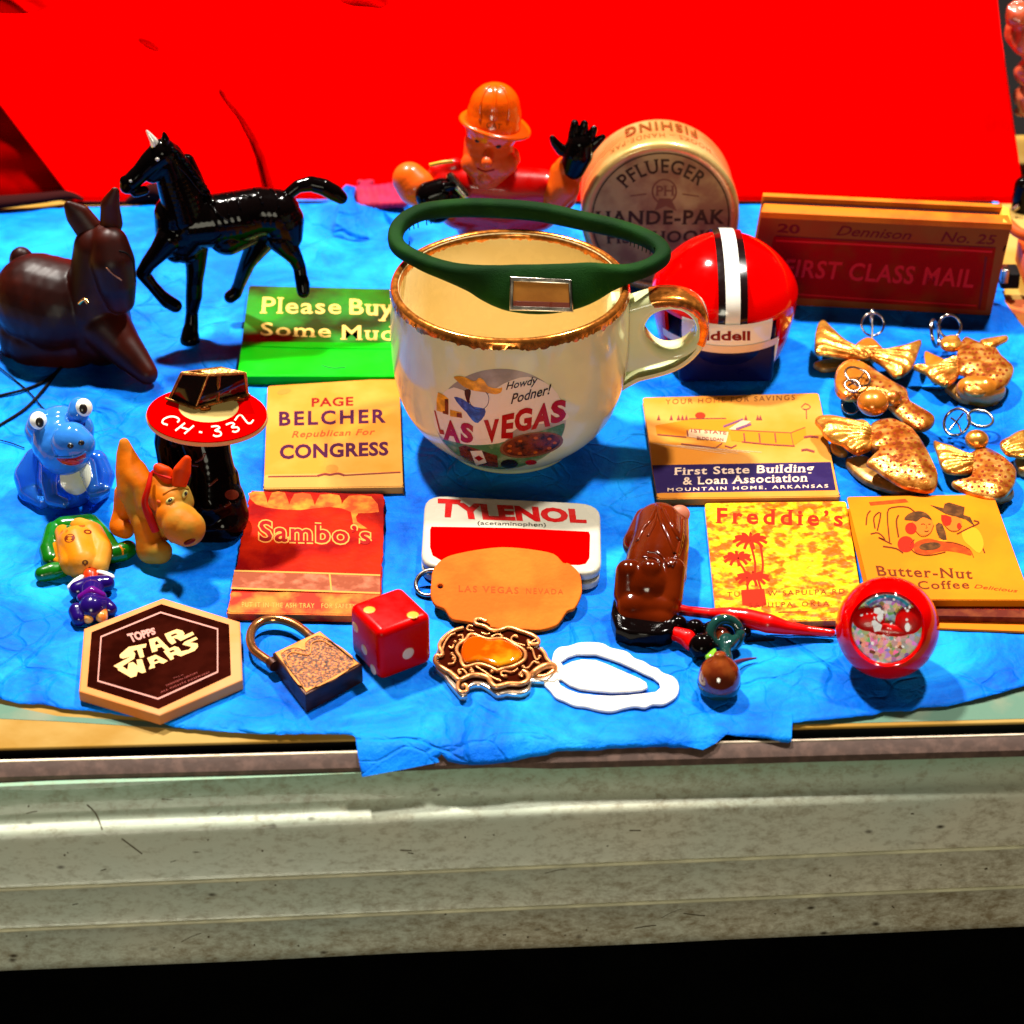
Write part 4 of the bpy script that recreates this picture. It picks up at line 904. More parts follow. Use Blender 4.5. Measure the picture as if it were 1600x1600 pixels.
decal('red_panel', poly2([(674, 823), (800, 825), (920, 831), (922, 836), (921, 872), (915, 881), (905, 883), (800, 880), (690, 876), (676, 868), (672, 855), (672, 828)]), Z(tz), 0.05, mat('red_enamel', (0.72, 0.0, 0.0), 0.5, spec=0.0), tin)
TR_ = mat('red_print', (0.45, 0.004, 0.004), 0.3)
decal('lettering', joined(text2('T', [(684, 779), (720, 781), (715, 809), (684, 808)], bold=0.06), text2('YLENOL', [(711, 785), (914, 796), (917, 818), (716, 811)], bold=0.055, space=1.05)), Z(tz), 0.05, TR_, tin)
decal('lettering', text2('(acetaminophen)', [(746, 814), (853, 817), (853, 825), (746, 822)], bold=0.005), Z(tz), 0.05, M_pk, tin)
tag = thing('leather_tag', 'scalloped oval tan leather key tag with a split ring, leaning on the pill tin', 'key tag', at(790, 960, 0))
tz0, tz1 = 6.8, 0.9
tp = Plane(at(790, 985, tz1), (at(700, 985, tz1) - at(790, 985, tz1)).cross(at(790, 862, tz0) - at(790, 985, tz1)) * -1)
if tp.n.z < 0: tp.n = -tp.n
ol = [(676, 894), (686, 880), (700, 871), (722, 865), (750, 860), (776, 857), (800, 857), (830, 860), (865, 867), (880, 881), (889, 882), (905, 897), (909, 915), (908, 932), (898, 952), (886, 957), (873, 976), (858, 983), (838, 987), (812, 985), (777, 984), (745, 977), (728, 973), (706, 969), (696, 955), (689, 951), (679, 946), (673, 932), (674, 910)]
M_leather = mat('tan_leather', (0.56, 0.088, 0.002), 0.7, col2=(0.60, 0.125, 0.006), vscale=90, bump=0.3, bscale=900)
hole = [(688 + 4.5 * cos(a), 918 + 3.4 * sin(a)) for a in [k * pi / 5 for k in range(10)]]
ol = [(p.x, p.y) for p in catmull([Vector((x, y, 0)) for x, y in ol], 3, True)]
lt = plate_on('leather', ol, tp, 1.1, M_leather, tag, 0.3, holes=[hole])
lt['label'] = None
del lt['label']
decal('stamped_lettering', joined(text2('LAS VEGAS', [(716, 917), (810, 920), (810, 930), (716, 927)], bold=0.01, space=1.3, serif=True), text2('NEVADA', [(822, 921), (880, 923), (880, 931), (822, 930)], bold=0.0, space=1.3)), tp, 0.6, mat('leather_stamp', (0.34, 0.05, 0.002), 0.7), tag)
def ring(name, c, r, tilt, az, w, m, parent, seg=40, turns=1.0, sq=1.0):
    """split ring: circle of radius r about c"""
    R = Matrix.Rotation(az, 3, 'Z') @ Matrix.Rotation(tilt, 3, 'X')
    n = int(seg * turns); P_ = [Vector(c) + R @ Vector((r * cos(2 * pi * i / seg), r * sq * sin(2 * pi * i / seg), 0.5 * w * (i / seg))) for i in range(n)]
    if turns == 1.0: v, f = tube_vf(P_, w, 8, closed=True)
    else: v, f = tube_vf(P_, w, 8)
    return emit(name, v, f, m, parent)
ring('split_ring', at(672, 912, 2.0), 3.6, radians(28), radians(-25), 0.55, M_steel, tag, turns=1.9)
# ================================================================== black horse
yh = at(297, 536).y
def h(px, py, dy, r): return J(px, py, yh + dy, r)
def hc(*l, sq=None): return chain([h(*q) for q in l], squash=sq)
horse = thing('toy_horse', 'glossy black toy horse stepping with one foreleg raised, behind the green matchbook', 'toy horse', (av(330, 400, yh + 6).x, yh + 6, 0))
D = 5.0
pr = [hc((286, 372, D, 33), (300, 350, D, 38), (335, 345, D + 1, 41), (375, 338, D + 2, 40), (405, 330, D + 3, 37), (432, 332, D + 3, 36)),
      hc((284, 362, D - 1, 32), (276, 390, D - 1, 20)), hc((275, 335, D, 33), (278, 370, D, 34), (290, 385, D, 26)), hc((355, 368, D, 30), (385, 360, D + 2, 24)),
      hc((262, 245, D - 1, 23), (272, 272, D, 29), (284, 305, D, 33), (293, 335, D, 36)),          # neck
      hc((292, 252, D + 0.5, 11), (302, 275, D + 0.5, 12), (314, 300, D + 0.5, 10)),                # crest
      hc((255, 238, D - 2, 21), (238, 252, D - 3, 18), (222, 268, D - 4, 14), (205, 284, D - 5, 13), (199, 291, D - 5, 11)), hc((256, 255, D - 2, 19), (238, 272, D - 3, 13)), hc((196, 283, D - 5, 8), (212, 300, D - 5, 7), (226, 297, D - 4, 6)),
      hc((440, 345, D + 3, 34), (448, 368, D + 2, 24)),
      # raised foreleg
      hc((266, 372, D - 4, 21), (250, 392, D - 5, 15), (232, 412, D - 6, 11), (223, 427, D - 6, 10)), hc((223, 427, D - 6, 10), (238, 446, D - 6, 8), (252, 462, D - 6, 8.5), (262, 471, D - 6, 10), (274, 478, D - 6, 9.5)),
      # standing foreleg
      hc((304, 385, D + 1, 21), (306, 415, D, 14.5), (304, 440, D, 12), (303, 462, D - 0.5, 12), (300, 488, D - 1, 8.5), (299, 508, D - 2, 10), (297, 520, D - 3, 12), (297, 531, D - 4, 14.5)),
      # far hind leg
      hc((418, 355, D + 4, 28), (400, 388, D + 5, 17), (388, 408, D + 6, 12), (379, 430, D + 8, 10), (373, 446, D + 9, 8.5), (368, 458, D + 9, 9), (360, 464, D + 8.5, 9)),
      # near hind leg
      hc((440, 372, D + 1, 23), (452, 390, D, 15), (462, 404, D, 10.5), (468, 418, D, 9), (470, 432, D - 1, 9), (473, 444, D - 2, 10), (474, 456, D - 3, 9)),
      # tail arching out
      hc((452, 302, D + 4, 8), (466, 291, D + 5, 9), (486, 287, D + 6, 11), (506, 292, D + 6, 12), (522, 301, D + 6, 12), (533, 309, D + 6, 9))]
hb = blob('body', pr, M_black, horse, vox=0.34, smooth=4, floor=0.0)
SH = On(hb)
for (x0, y0, x1, y1, x2, y2, m) in ((243, 232, 240, 220, 229, 204, mat('glint_silver_tip', (0.85, 0.80, 0.72), 0.25, metal=0.4)), (258, 224, 258, 216, 256, 206, M_black)):  # silver ear colour is a painted reflection on the black horse
    tube('ear', [av(x0, y0, yh + D - 3), av(x1, y1, yh + D - 3), av(x2, y2, yh + D - 3)], [1.3, 1.2, 0.25], m, horse, seg=8)
for x, y in ((246, 249), ): stud('eye', SH, x, y, 3.4, 3.0, 0.5, mat('eye_glint', (0.55, 0.5, 0.45), 0.08, metal=0.3), horse)
stud('nostril', SH, 204, 283, 2.6, 2.2, 0.35, bpy.data.materials['eye_glint'], horse)
def strap(name, pts, w, surf, h_, m, parent, k=6, seg=8):
    P = catmull([Vector((x, y, 0)) for x, y in pts], k); return emit(name, *tube_vf([surf(p.x, p.y, h_) for p in P], w, seg), m, parent)
for l in ([(276, 258), (292, 274), (306, 292), (318, 305)], [(318, 300), (330, 322), (346, 338), (360, 346)], [(318, 302), (321, 294), (326, 288)]): strap('rein', l, 0.30, SH, 0.08, M_black, horse)
for l in ([(352, 297), (356, 318), (358, 336)], [(362, 300), (370, 312), (376, 326)], [(340, 352), (362, 352), (398, 350)], [(330, 378), (340, 372), (346, 367)], [(396, 292), (404, 304), (410, 318)], [(422, 292), (432, 306), (436, 324)], [(372, 308), (384, 306), (394, 308)]): strap('harness', l, 0.32, SH, 0.05, M_black, horse)
# mane locks
for k in range(9):
    t = k / 8; x = 268 + 52 * t; y = 232 + 70 * t ** 1.2
    strap('mane_lock', [(x, y), (x + 9, y + 6), (x + 14, y + 16)], [0.75] * 13, SH, 0.1, M_black, horse, k=6)

# ================================================================== brown long eared animal at the left
M_wood = mat('polished_brown_wood', (0.016, 0.001, 0.0), 0.42, col2=(0.055, 0.004, 0.0), vscale=45, spec=0.2, bump=0.08, bscale=200)
yd = at(150, 560).y
donkey = thing('wooden_donkey', 'polished brown wooden donkey with tall ears at the left edge', 'figurine', (av(100, 520, yd).x, yd, 0))
g = lambda px, py, dy, r: J(px, py, yd + dy, r)
dc = lambda *l: chain([g(*q) for q in l])
dk = blob('body', [dc((60, 466, 6, 70), (95, 478, 4, 74), (130, 490, 2, 54)), dc((40, 455, 8, 45), (28, 480, 8, 44)), dc((152, 388, 0, 36), (152, 430, 0, 42), (150, 480, 0, 50), (158, 520, 0, 50)), dc((110, 530, 2, 50), (60, 530, 4, 50)),
    dc((172, 382, -3, 28), (176, 410, -5, 34), (182, 440, -6, 30), (188, 468, -6, 22)), dc((165, 372, -1, 22), (160, 400, -1, 30)),
    dc((60, 520, 6, 46), (58, 560, 6, 30)), dc((165, 510, -4, 40), (190, 540, -8, 30), (214, 566, -12, 22), (230, 584, -15, 16)), dc((120, 520, 2, 40), (118, 566, 2, 26)), dc((28, 520, 4, 30), (25, 552, 4, 20))], M_wood, donkey, vox=0.55, smooth=7, floor=0.0)
SD = On(dk)
for l in ([(150, 385, 0, 13), (142, 362, 1, 22), (124, 338, 2, 20), (108, 322, 2, 8)], [(172, 370, -1, 12), (174, 348, 0, 17), (172, 320, 0, 14), (180, 298, 0, 6)]):
    ear = blob('ear', [chain([(p, r) for p, r in [g(*q) for q in l]], squash=(1.0, 0.55, 1.0))], M_wood, donkey, vox=0.4, smooth=5)
ellipsoid('tail_knob', av(34, 408, yd + 14), (3.6, 3.4, 4.4), M_wood, donkey); tube('tail_stem', [av(36, 415, yd + 13), av(42, 432, yd + 10)], 2.6, M_wood, donkey)
strap('carved_line', [(186, 392), (198, 396), (208, 410), (212, 440)], 0.25, SD, 0.0, M_blackmatte, dk); strap('carved_line', [(166, 418), (176, 428), (190, 438)], 0.2, SD, 0.0, mat('pale_scratch', (0.35, 0.14, 0.07), 0.4), dk)
tube('gilt_pin', [av(124, 474, yd - 16), av(132, 468, yd - 17), av(138, 474, yd - 18)], 0.5, M_gold, donkey, seg=8)

# ================================================================== blue frog
M_frog = mat('clear_blue_plastic', (0.02, 0.16, 0.62), 0.12, coat=0.7, trans=0.45, ior=1.3, var=0.1, vscale=80)
M_frogh = mat('blue_plastic_head', (0.025, 0.17, 0.58), 0.12, coat=0.3, spec=0.5)
yf = at(98, 790).y + 2
frog = thing('toy_frog', 'small translucent blue plastic frog with bulging white eyes and open red mouth', 'toy frog', (av(95, 760, yf).x, yf, 0))
q = lambda px, py, dy, r: J(px, py, yf + dy, r)
qc = lambda *l: chain([q(*z) for z in l])
fb = blob('body', [qc((100, 720, 6, 40), (102, 750, 4, 46), (104, 768, 3, 40)), qc((58, 720, 7, 20), (48, 744, 5, 25), (50, 768, 2, 20), (66, 782, -3, 12)), qc((150, 722, 7, 18), (158, 744, 5, 20), (156, 764, 2, 16), (148, 776, -3, 10)),
    qc((78, 730, 0, 14), (76, 755, -5, 11), (80, 780, -8, 9), (100, 786, -10, 7)), qc((136, 728, 0, 13), (142, 752, -5, 10), (146, 770, -8, 8), (166, 764, -9, 6))], M_frog, frog, vox=0.4, smooth=6, floor=0.0)
hd = blob('head', [qc((70, 672, 6, 30), (95, 668, 5, 34), (118, 672, 5, 28)), qc((95, 690, 2, 44), (100, 700, 0, 42)), qc((112, 690, -4, 30), (126, 694, -5, 22)), qc((62, 655, 4, 16), (60, 664, 3, 17)), qc((124, 636, 4, 15), (122, 646, 3, 16))], M_frogh, frog, vox=0.35, smooth=5)
SF = On(hd); SFB = On(fb)
M_wgloss = mat('glossy_white', (0.8, 0.78, 0.70), 0.12, coat=0.6); M_wshade = mat('milk_white', (0.62, 0.66, 0.52), 0.3, coat=0.3)
for x, y, px_, py_ in ((60, 658, 62, 660), (130, 637, 130, 639)):
    e = stud('eye', SF, x, y, 13.5, 14.5, 1.6, M_wgloss, frog, n=4, sink=0.1)
    BVH[e.name] = BVHTree.FromPolygons([(e.matrix_basis @ v.co) / MM + root_loc(frog) for v in e.data.vertices], [tuple(p.vertices) for p in e.data.polygons])
    stud('pupil', On(e), px_, py_, 6.4, 8.2, 0.5, M_pk, e, n=3)
for x, y in ((110, 697), (127, 692)): stud('nostril', SF, x, y, 5.0, 4.2, 0.35, M_pk, frog)
mo_ = decal('mouth', poly2([(88, 715), (102, 716), (118, 715), (132, 707), (134, 712), (128, 722), (114, 727), (98, 724)], smooth=3), SF, 0.12, mat('mouth_red', (0.32, 0.012, 0.008), 0.2, coat=0.6), hd, 3)
decal('tongue', ell2(112, 721, 11, 3.2), SF, 0.2, mat('tongue_red', (0.55, 0.04, 0.03), 0.3), hd, 3)
strap('lip', [(86, 714), (102, 714), (120, 712), (135, 705)], 0.3, SF, 0.1, M_frogh, hd)
decal('belly', poly2([(94, 732), (110, 728), (134, 724), (141, 732), (142, 750), (134, 766), (120, 773), (104, 768), (95, 754)], smooth=3), SFB, 0.15, M_wshade, fb, 4)

# ================================================================== yellow toy dog
M_yel = mat('amber_rubber', (0.56, 0.115, 0.001), 0.5, col2=(0.30, 0.17, 0.02), vscale=60, thr=(0.42, 0.56), bump=0.15, bscale=600)
M_or2 = mat('orange_rubber', (0.62, 0.035, 0.0), 0.5)
yy_ = at(235, 878).y + 2
dog = thing('toy_dog', 'old yellow rubber toy dog with a big muzzle, orange ears and a red collar', 'toy dog', (av(235, 830, yy_).x, yy_, 0))
w = lambda px, py, dy, r: J(px, py, yy_ + dy, r)
wc = lambda *l: chain([w(*z) for z in l])
db = blob('body', [wc((194, 692, 12, 7), (197, 712, 11, 14), (204, 738, 9, 22), (210, 765, 7, 26), (222, 785, 5, 24)), wc((206, 740, 9, 24), (224, 760, 5, 18), (232, 790, 2, 18)), wc((196, 770, 9, 16), (192, 800, 8, 14), (188, 822, 6, 16), (196, 828, 3, 13)), wc((214, 790, 5, 18), (226, 818, 1, 18), (232, 842, -1, 19), (236, 858, -2, 22), (250, 862, -4, 18)), wc((250, 800, 4, 18), (258, 830, 2, 14))], M_yel, dog, vox=0.4, smooth=6, floor=0.0)
dh = blob('head', [wc((248, 755, 2, 19), (256, 775, 0, 26), (268, 785, -2, 27)), wc((276, 775, -1, 22), (284, 785, -2, 18)), wc((284, 820, -8, 30), (292, 825, -9, 28)), wc((270, 805, -5, 26), (284, 815, -7, 27))], M_yel, dog, vox=0.36, smooth=5)
SDh = On(dh)
for l in ([(262, 750, 0, 8), (258, 740, 1, 12), (248, 732, 2, 8)], [(280, 756, -1, 11), (284, 738, 0, 13), (292, 718, 1, 6)]):
    blob('ear', [chain([w(*z) for z in l], squash=(1, 0.6, 1))], M_or2, dog, vox=0.3, smooth=4)
for x, y in ((266, 782), (289, 772)):
    stud('eye', SDh, x, y, 7.5, 4.2, 0.45, mat('eye_white', (0.5, 0.42, 0.12), 0.4), dog, turn=0.5); stud('pupil', SDh, x, y, 4.4, 3.0, 0.7, M_pk, dog, turn=0.6)
stud('nostril', SDh, 296, 846, 10, 4.6, 0.5, mat('nose_maroon', (0.10, 0.006, 0.002), 0.4), dog, turn=0.35); stud('nostril', SDh, 264, 852, 4, 5, 0.4, bpy.data.materials['nose_maroon'], dog); stud('cheek_spot', SDh, 248, 784, 4.5, 2.6, 0.3, mat('cheek_orange', (0.55, 0.07, 0.01), 0.5), dog)
strap('brow', [(255, 772), (268, 765), (282, 762), (294, 764)], 0.3, SDh, 0.0, M_yel, dh)
tube('collar', [w(236, 738, 0, 1)[0], w(232, 760, -3, 1)[0], w(226, 785, -5, 1)[0], w(233, 806, -6, 1)[0], w(243, 830, -6, 1)[0]], [0.5, 0.7, 0.9, 1.2, 1.1], mat('red_collar', (0.42, 0.006, 0.002), 0.4), dog, flat=0.6)
tube('collar', [w(238, 736, 2, 1)[0], w(252, 742, 0, 1)[0], w(268, 748, -1, 1)[0]], [0.5, 0.6, 0.4], bpy.data.materials['red_collar'], dog, flat=0.6)

# ================================================================== black figurine, red disc and bronze car cabin
yk = at(330, 852).y + 6
kt = thing('black_figurine', 'glossy black figurine standing under the red numbered disc behind the yellow dog', 'figurine', (av(335, 800, yk).x, yk, 0))
kk = lambda px, py, dy, r: J(px, py, yk + dy, r)
kc = lambda *l: chain([kk(*z) for z in l])
kb = blob('body', [kc((318, 690, 8, 40), (325, 715, 6, 36), (330, 745, 4, 38), (330, 780, 2, 44)), kc((350, 780, 2, 32), (360, 805, 1, 28)), kc((320, 800, 2, 38), (322, 822, 0, 30), (350, 818, -1, 30)), kc((265, 668, 8, 20), (262, 690, 8, 20), (268, 725, 6, 20), (285, 745, 4, 16)), kc((360, 742, 5, 12), (364, 770, 3, 12))], M_black, kt, vox=0.5, smooth=5, floor=0.0)
SK = On(kb)
for l in ([(306, 722), (316, 716), (320, 708)], [(326, 760), (340, 748)], [(350, 792), (360, 786)], [(300, 726), (310, 728)]): strap('ridge', l, 0.35, SK, 0.05, mat('brown_ridge', (0.07, 0.015, 0.004), 0.25, coat=0.4) if 'brown_ridge' not in bpy.data.materials else bpy.data.materials['brown_ridge'], kb)
decal('brown_patch', ell2(362, 773, 11, 8), SK, 0.08, mat('brown_glaze', (0.10, 0.012, 0.004), 0.3, coat=0.5), kb, 4)
dz = 27.5; dn = Vector((0.04, -0.30, 0.95)).normalized(); dcn = av(323, 646, yk + 3); dz = dcn.z
dp = Plane(dcn, dn); RD = frame_of(dn); inv = RD.transposed()
def dpx(x, y): v = inv @ (dp(x, y) - dcn); return v.x, v.y
disc = thing('red_disc', 'red disc with white centre and the code CH-332, lying on the black figurine', 'disc', dcn)
r_ = abs(dpx(418, 646)[0])
rp = [dpx(323 + 95.5 * cos(a), 648 + 44 * sin(a)) for a in [2 * pi * k / 72 for k in range(72)]]
rp = [(q[0], q[1]) for q in rp]
V, F = slab_vf(rp, (), 1.5, 0.35); emit('rim', [dcn + RD @ (v - Vector((0, 0, 1.0))) for v in V], F, mat('cream_edge', (0.7, 0.35, 0.12), 0.35), disc, auto=40)
V, F = slab_vf([(a * 0.985, b * 0.985) for a, b in rp], (), 0.6, 0.15); emit('face', [dcn + RD @ v for v in V], F, mat('scarlet_enamel', (0.7, 0.0, 0.0), 0.9, spec=0.0), disc, auto=40)
dtop = Plane(dcn + dn * 0.3, dn)
decal('white_centre', ell2(326, 636, 47, 24, 0.0, n=40), dtop, 0.04, mat('cream_paint', (0.66, 0.46, 0.16), 0.8, spec=0.0), disc)
def af(x, y, rot, sx=9, sy=8):
    c, s_ = cos(rot), sin(rot)
    return [(x + (-sx * c - -sy * -s_), 0)]
M_lw = mat('pale_pink_white', (0.85, 0.62, 0.48), 0.4)
glyph_at = [('C', 268, 660, -50, 20, 20), ('H', 288, 669, -28, 18, 15), ('-', 313, 675, -6, 8, 3), ('3', 338, 673, 8, 14, 17), ('3', 365, 667, 26, 15, 18), ('2', 383, 655, 38, 17, 20)]
# hand drawn strokes, each figure seated on the disc
ST = {'C': [[(271, 656), (280, 651), (279, 657)], ], }
strokes = [[(262, 664), (254, 661), (256, 655), (266, 651), (275, 652), (280, 656), (277, 660)], [(274, 673), (289, 661)], [(288, 678), (303, 665)], [(281, 667), (296, 672)], [(311, 675), (316, 676)],
           [(330, 667), (339, 666), (343, 669), (336, 673), (344, 675), (345, 680), (338, 682), (333, 680)], [(353, 664), (361, 661), (366, 663), (362, 668), (371, 668), (373, 672), (368, 675), (363, 674)], [(367, 657), (372, 650), (377, 649), (382, 655), (387, 661), (392, 661), (396, 656)]]
decal('lettering', joined(*[line2(l, 2.6, 4 if len(l) > 2 else 0) for l in strokes]), dtop, 0.05, M_lw, disc)
# bronze cabin
M_brz = mat('worn_bronze', (0.20, 0.065, 0.012), 0.28, metal=0.75, col2=(0.42, 0.19, 0.035), vscale=350, bump=0.15, bscale=900); M_dk = mat('dark_window', (0.008, 0.003, 0.002), 0.1, coat=0.6)
cab = thing('bronze_car_cabin', 'small bronze car cabin with dark windows sitting on the red disc', 'cabin', dcn + dn)
def q3(x, y, up): return dtop(x, y, 0) + dn * 0 + Vector((0, 0, up))
fl_ = [(262, 633), (302, 645), (398, 622), (378, 612), (300, 618)]
base3 = [dtop(259, 626, 0.1), dtop(304, 641, 0.1), dtop(393, 619, 0.1), dtop(350, 604, 0.1)]
nrm = dn
def lift(p, hgt): return p + nrm * hgt
topq = [Plane(dcn + dn * 7.6, dn)(x, y) for x, y in ((284, 583), (325, 586), (383, 583), (345, 575))]
b1 = [lift(p, 0.8) for p in base3]
V = base3 + b1; F = [(0, 1, 5, 4), (1, 2, 6, 5), (2, 3, 7, 6), (3, 0, 4, 7), (4, 5, 6, 7), (3, 2, 1, 0)]
V2, F2 = evaluated(V, F, [('BEVEL', dict(width=0.25, segments=2, limit_method='NONE'))]); emit('sill', V2, F2, M_brz, cab, auto=40)
ins = [b1[0].lerp(b1[2], 0.05), b1[1].lerp(b1[3], 0.06), b1[2].lerp(b1[0], 0.05), b1[3].lerp(b1[1], 0.05)]
V = ins + topq; V2, F2 = evaluated(V, F, [('BEVEL', dict(width=0.12, segments=2, limit_method='NONE'))]); emit('window_block', V2, F2, M_dk, cab, auto=40)
for a, b in ((0, 4), (1, 5), (2, 6), (3, 7)): tube('pillar', [ins[a], topq[b - 4]], 0.42, M_brz, cab, seg=8, k=1)
tube('roof_edge', [topq[0], topq[1], topq[2], topq[3], topq[0]], 0.45, M_brz, cab, seg=8, k=1)
m1 = ins[1].lerp(ins[2], 0.42); m2 = topq[1].lerp(topq[2], 0.30); tube('pillar', [m1, m2], 0.6, M_brz, cab, seg=8, k=1)
V = [topq[1].lerp(topq[2], 0.1), topq[2], topq[3], topq[0].lerp(topq[3], 0.4)]; c = sum(V, Vector()) / 4
emit('roof', [p.lerp(c, 0.02) + dn * 0.25 for p in V] + [p.lerp(c, 0.02) + dn * -0.1 for p in V], [(0, 1, 2, 3), (7, 6, 5, 4), (0, 4, 5, 1), (1, 5, 6, 2), (2, 6, 7, 3), (3, 7, 4, 0)], M_brz, cab, smooth=False)
for t, l in ((0.02, 'step'), (0.5, 'step')): tube('side_trim', [b1[1].lerp(b1[2], t), b1[1].lerp(b1[2], t + 0.46)], 0.5, M_brz, cab, seg=6, k=1)
tube('side_trim', [b1[0], b1[1]], 0.4, M_brz, cab, seg=6, k=1)
for x, y in ((321, 640), (374, 625)): stud('wheel_stub', dtop, x, y, 9, 3.5, 1.2, M_brz, cab)

# ================================================================== green and yellow toy, small winged toy
M_gr = mat('green_rubber', (0.004, 0.13, 0.003), 0.22, coat=0.5, spec=0.4, var=0.2, vscale=120); M_ye = mat('yellow_rubber', (0.60, 0.17, 0.003), 0.4, col2=(0.50, 0.24, 0.03), vscale=70)
toy = thing('yellow_green_toy', 'small yellow face shaped toy with green hood and arms lying above the hexagon', 'toy', at(135, 880))
z = JZ
zc = lambda *l: chain([JZ(*q_) for q_ in l])
gb = blob('hood', [zc((84, 830, 2.5, 14), (76, 860, 2.5, 14), (80, 875, 2, 14)), zc((100, 826, 2.5, 18), (140, 822, 2.5, 18), (160, 838, 2.5, 14), (178, 862, 2.5, 12)), zc((66, 897, 1.8, 11), (82, 893, 1.9, 13), (96, 890, 1.8, 12)), zc((176, 866, 2.2, 13), (192, 862, 2.2, 14), (200, 858, 2, 13)), zc((110, 850, 2, 28), (140, 860, 2, 26))], M_gr, toy, vox=0.35, smooth=5, floor=0)
fc = blob('face', [zc((98, 832, 4.6, 11), (106, 850, 4.8, 16), (112, 880, 3.5, 18)), zc((124, 824, 4.8, 14), (142, 836, 4.8, 20), (156, 860, 4, 19), (150, 886, 3, 18)), zc((120, 850, 4.8, 28), (130, 880, 3.6, 26)), zc((86, 852, 4, 4), (94, 872, 3.6, 5)), zc((160, 852, 4, 8), (174, 849, 3.4, 5)), zc((88, 876, 3.4, 4), (100, 880, 3, 8))], M_ye, toy, vox=0.3, smooth=4, floor=0)
SG_ = On(fc); M_ln = mat('maroon_line', (0.16, 0.02, 0.005), 0.4)
decal('eye', ell2(109, 841, 8.4, 6.4, -0.3, hole=0.4), SG_, 0.06, M_ln, fc); decal('eye', ell2(137, 831, 6.4, 3.4, 0.1, hole=0.55), SG_, 0.06, M_ln, fc)
decal('brow', joined(*[line2(l, 1.5) for l in ([(95, 833), (98, 828)], [(99, 834), (102, 827)], [(103, 832), (106, 828)])]), SG_, 0.06, mat('rust_line', (0.5, 0.07, 0.005), 0.4), fc); decal('brow', poly2([(122, 821), (133, 820), (130, 824), (125, 823)]), SG_, 0.06, bpy.data.materials['rust_line'], fc)
decal('mark', joined(ell2(133, 879, 5, 4, hole=0.4), line2([(133, 883), (132, 896)], 2.0), ell2(140, 887, 1.8, 1.4)), SG_, 0.06, mat('brown_mark', (0.09, 0.03, 0.01), 0.5), fc)
decal('strap_mark', joined(line2([(186, 852), (191, 858), (192, 867)], 3.0, 3), line2([(195, 849), (194, 858)], 2.2)), On(gb), 0.06, M_ye, gb)
bird = thing('winged_toy', 'tiny dark purple toy with white tipped wings lying between yellow toy and hexagon', 'toy', at(142, 940))
M_pu = mat('dark_purple_gloss', (0.012, 0.002, 0.10), 0.2, coat=0.4); M_mg = mat('magenta_gloss', (0.10, 0.002, 0.16), 0.2, coat=0.5)
bd = blob('body', [zc((122, 922, 2.6, 13), (143, 915, 3, 14), (166, 912, 2.6, 12)), zc((120, 955, 2.6, 12), (124, 966, 2, 11)), zc((144, 950, 3.2, 20), (162, 945, 2.6, 12), (172, 952, 2, 10)), zc((144, 925, 3, 18), (144, 950, 3, 18))], M_pu, bird, vox=0.3, smooth=4, floor=0)
blob('sash', [zc((126, 934, 4.2, 5), (144, 925, 5.4, 8), (160, 931, 4.4, 5))], M_mg, bird, vox=0.25, smooth=3)
blob('beak', [zc((137, 893, 2.6, 7), (142, 900, 3.4, 10), (143, 905, 3.2, 8))], mat('scarlet_gloss', (0.75, 0.03, 0.002), 0.3, coat=0.3), bird, vox=0.25, smooth=3)
for l in ([(128, 902, 3.4, 3), (118, 910, 3.2, 4.4), (111, 918, 3, 5)], [(153, 894, 3.4, 2.6), (164, 897, 3.4, 3.6), (174, 902, 3, 4)]): blob('wing_tip', [zc(*l)], M_wgloss, bird, vox=0.22, smooth=3)
blob('feet', [zc((136, 956, 2.6, 7), (138, 966, 2.2, 7)), zc((158, 952, 2.6, 8), (159, 964, 2.2, 8))], mat('orange_cream_gloss', (0.75, 0.10, 0.004), 0.3, col2=(0.75, 0.38, 0.08), vscale=250, coat=0.2), bird, vox=0.25, smooth=3, floor=0)

# ================================================================== figure in hard hat behind the mug
yw = at(800, 440).y
wk = thing('worker_figure', 'plastic worker figure in orange hard hat and red shirt with black gloves behind the mug', 'figure', (av(770, 400, yw).x, yw, 0))
u = lambda px, py, dy, r: J(px, py, yw + dy, r)
uc = lambda *l, sq=None: chain([u(*q_) for q_ in l], squash=sq)
M_face = mat('orange_skin_plastic', (0.85, 0.085, 0.008), 0.35, coat=0.2, spec=0.3, var=0.05, vscale=90); M_shirt = mat('red_shirt_plastic', (0.6, 0.001, 0.0), 0.3, coat=0.4, spec=0.25); M_slv = mat('orange_sleeve_plastic', (0.75, 0.09, 0.004), 0.35, coat=0.2, spec=0.3); M_hat = mat('orange_hat_plastic', (0.75, 0.075, 0.001), 0.2, coat=0.4)
wb = blob('torso', [uc((700, 285, 0, 28), (740, 290, 0, 34), (790, 295, 0, 36), (850, 295, 0, 30), (875, 305, 0, 26)), uc((720, 320, 0, 38), (790, 330, 0, 44), (840, 325, 0, 36)), uc((760, 340, 2, 50), (790, 400, 2, 44)), uc((680, 268, 0, 12), (712, 258, 0, 12))], M_shirt, wk, vox=0.6, smooth=6, floor=0)
hd_ = blob('head', [uc((764, 225, -2, 38), (764, 248, -3, 40), (760, 268, -4, 27), (757, 278, -5, 17)), uc((764, 238, -9, 6), (761, 254, -12, 8)), uc((790, 255, -6, 18), (784, 262, -7, 16)), uc((738, 255, -6, 17), (744, 262, -7, 15)), uc((800, 240, 0, 10), (803, 250, 0, 9)), uc((758, 276, -9, 10), (760, 278, -9, 10))], M_face, wk, vox=0.35, smooth=5)
SW = On(hd_)
for x, y in ((746, 220), (779, 229)): stud('eye', SW, x, y, 4.6, 3.0, 0.35, M_pk, wk); 
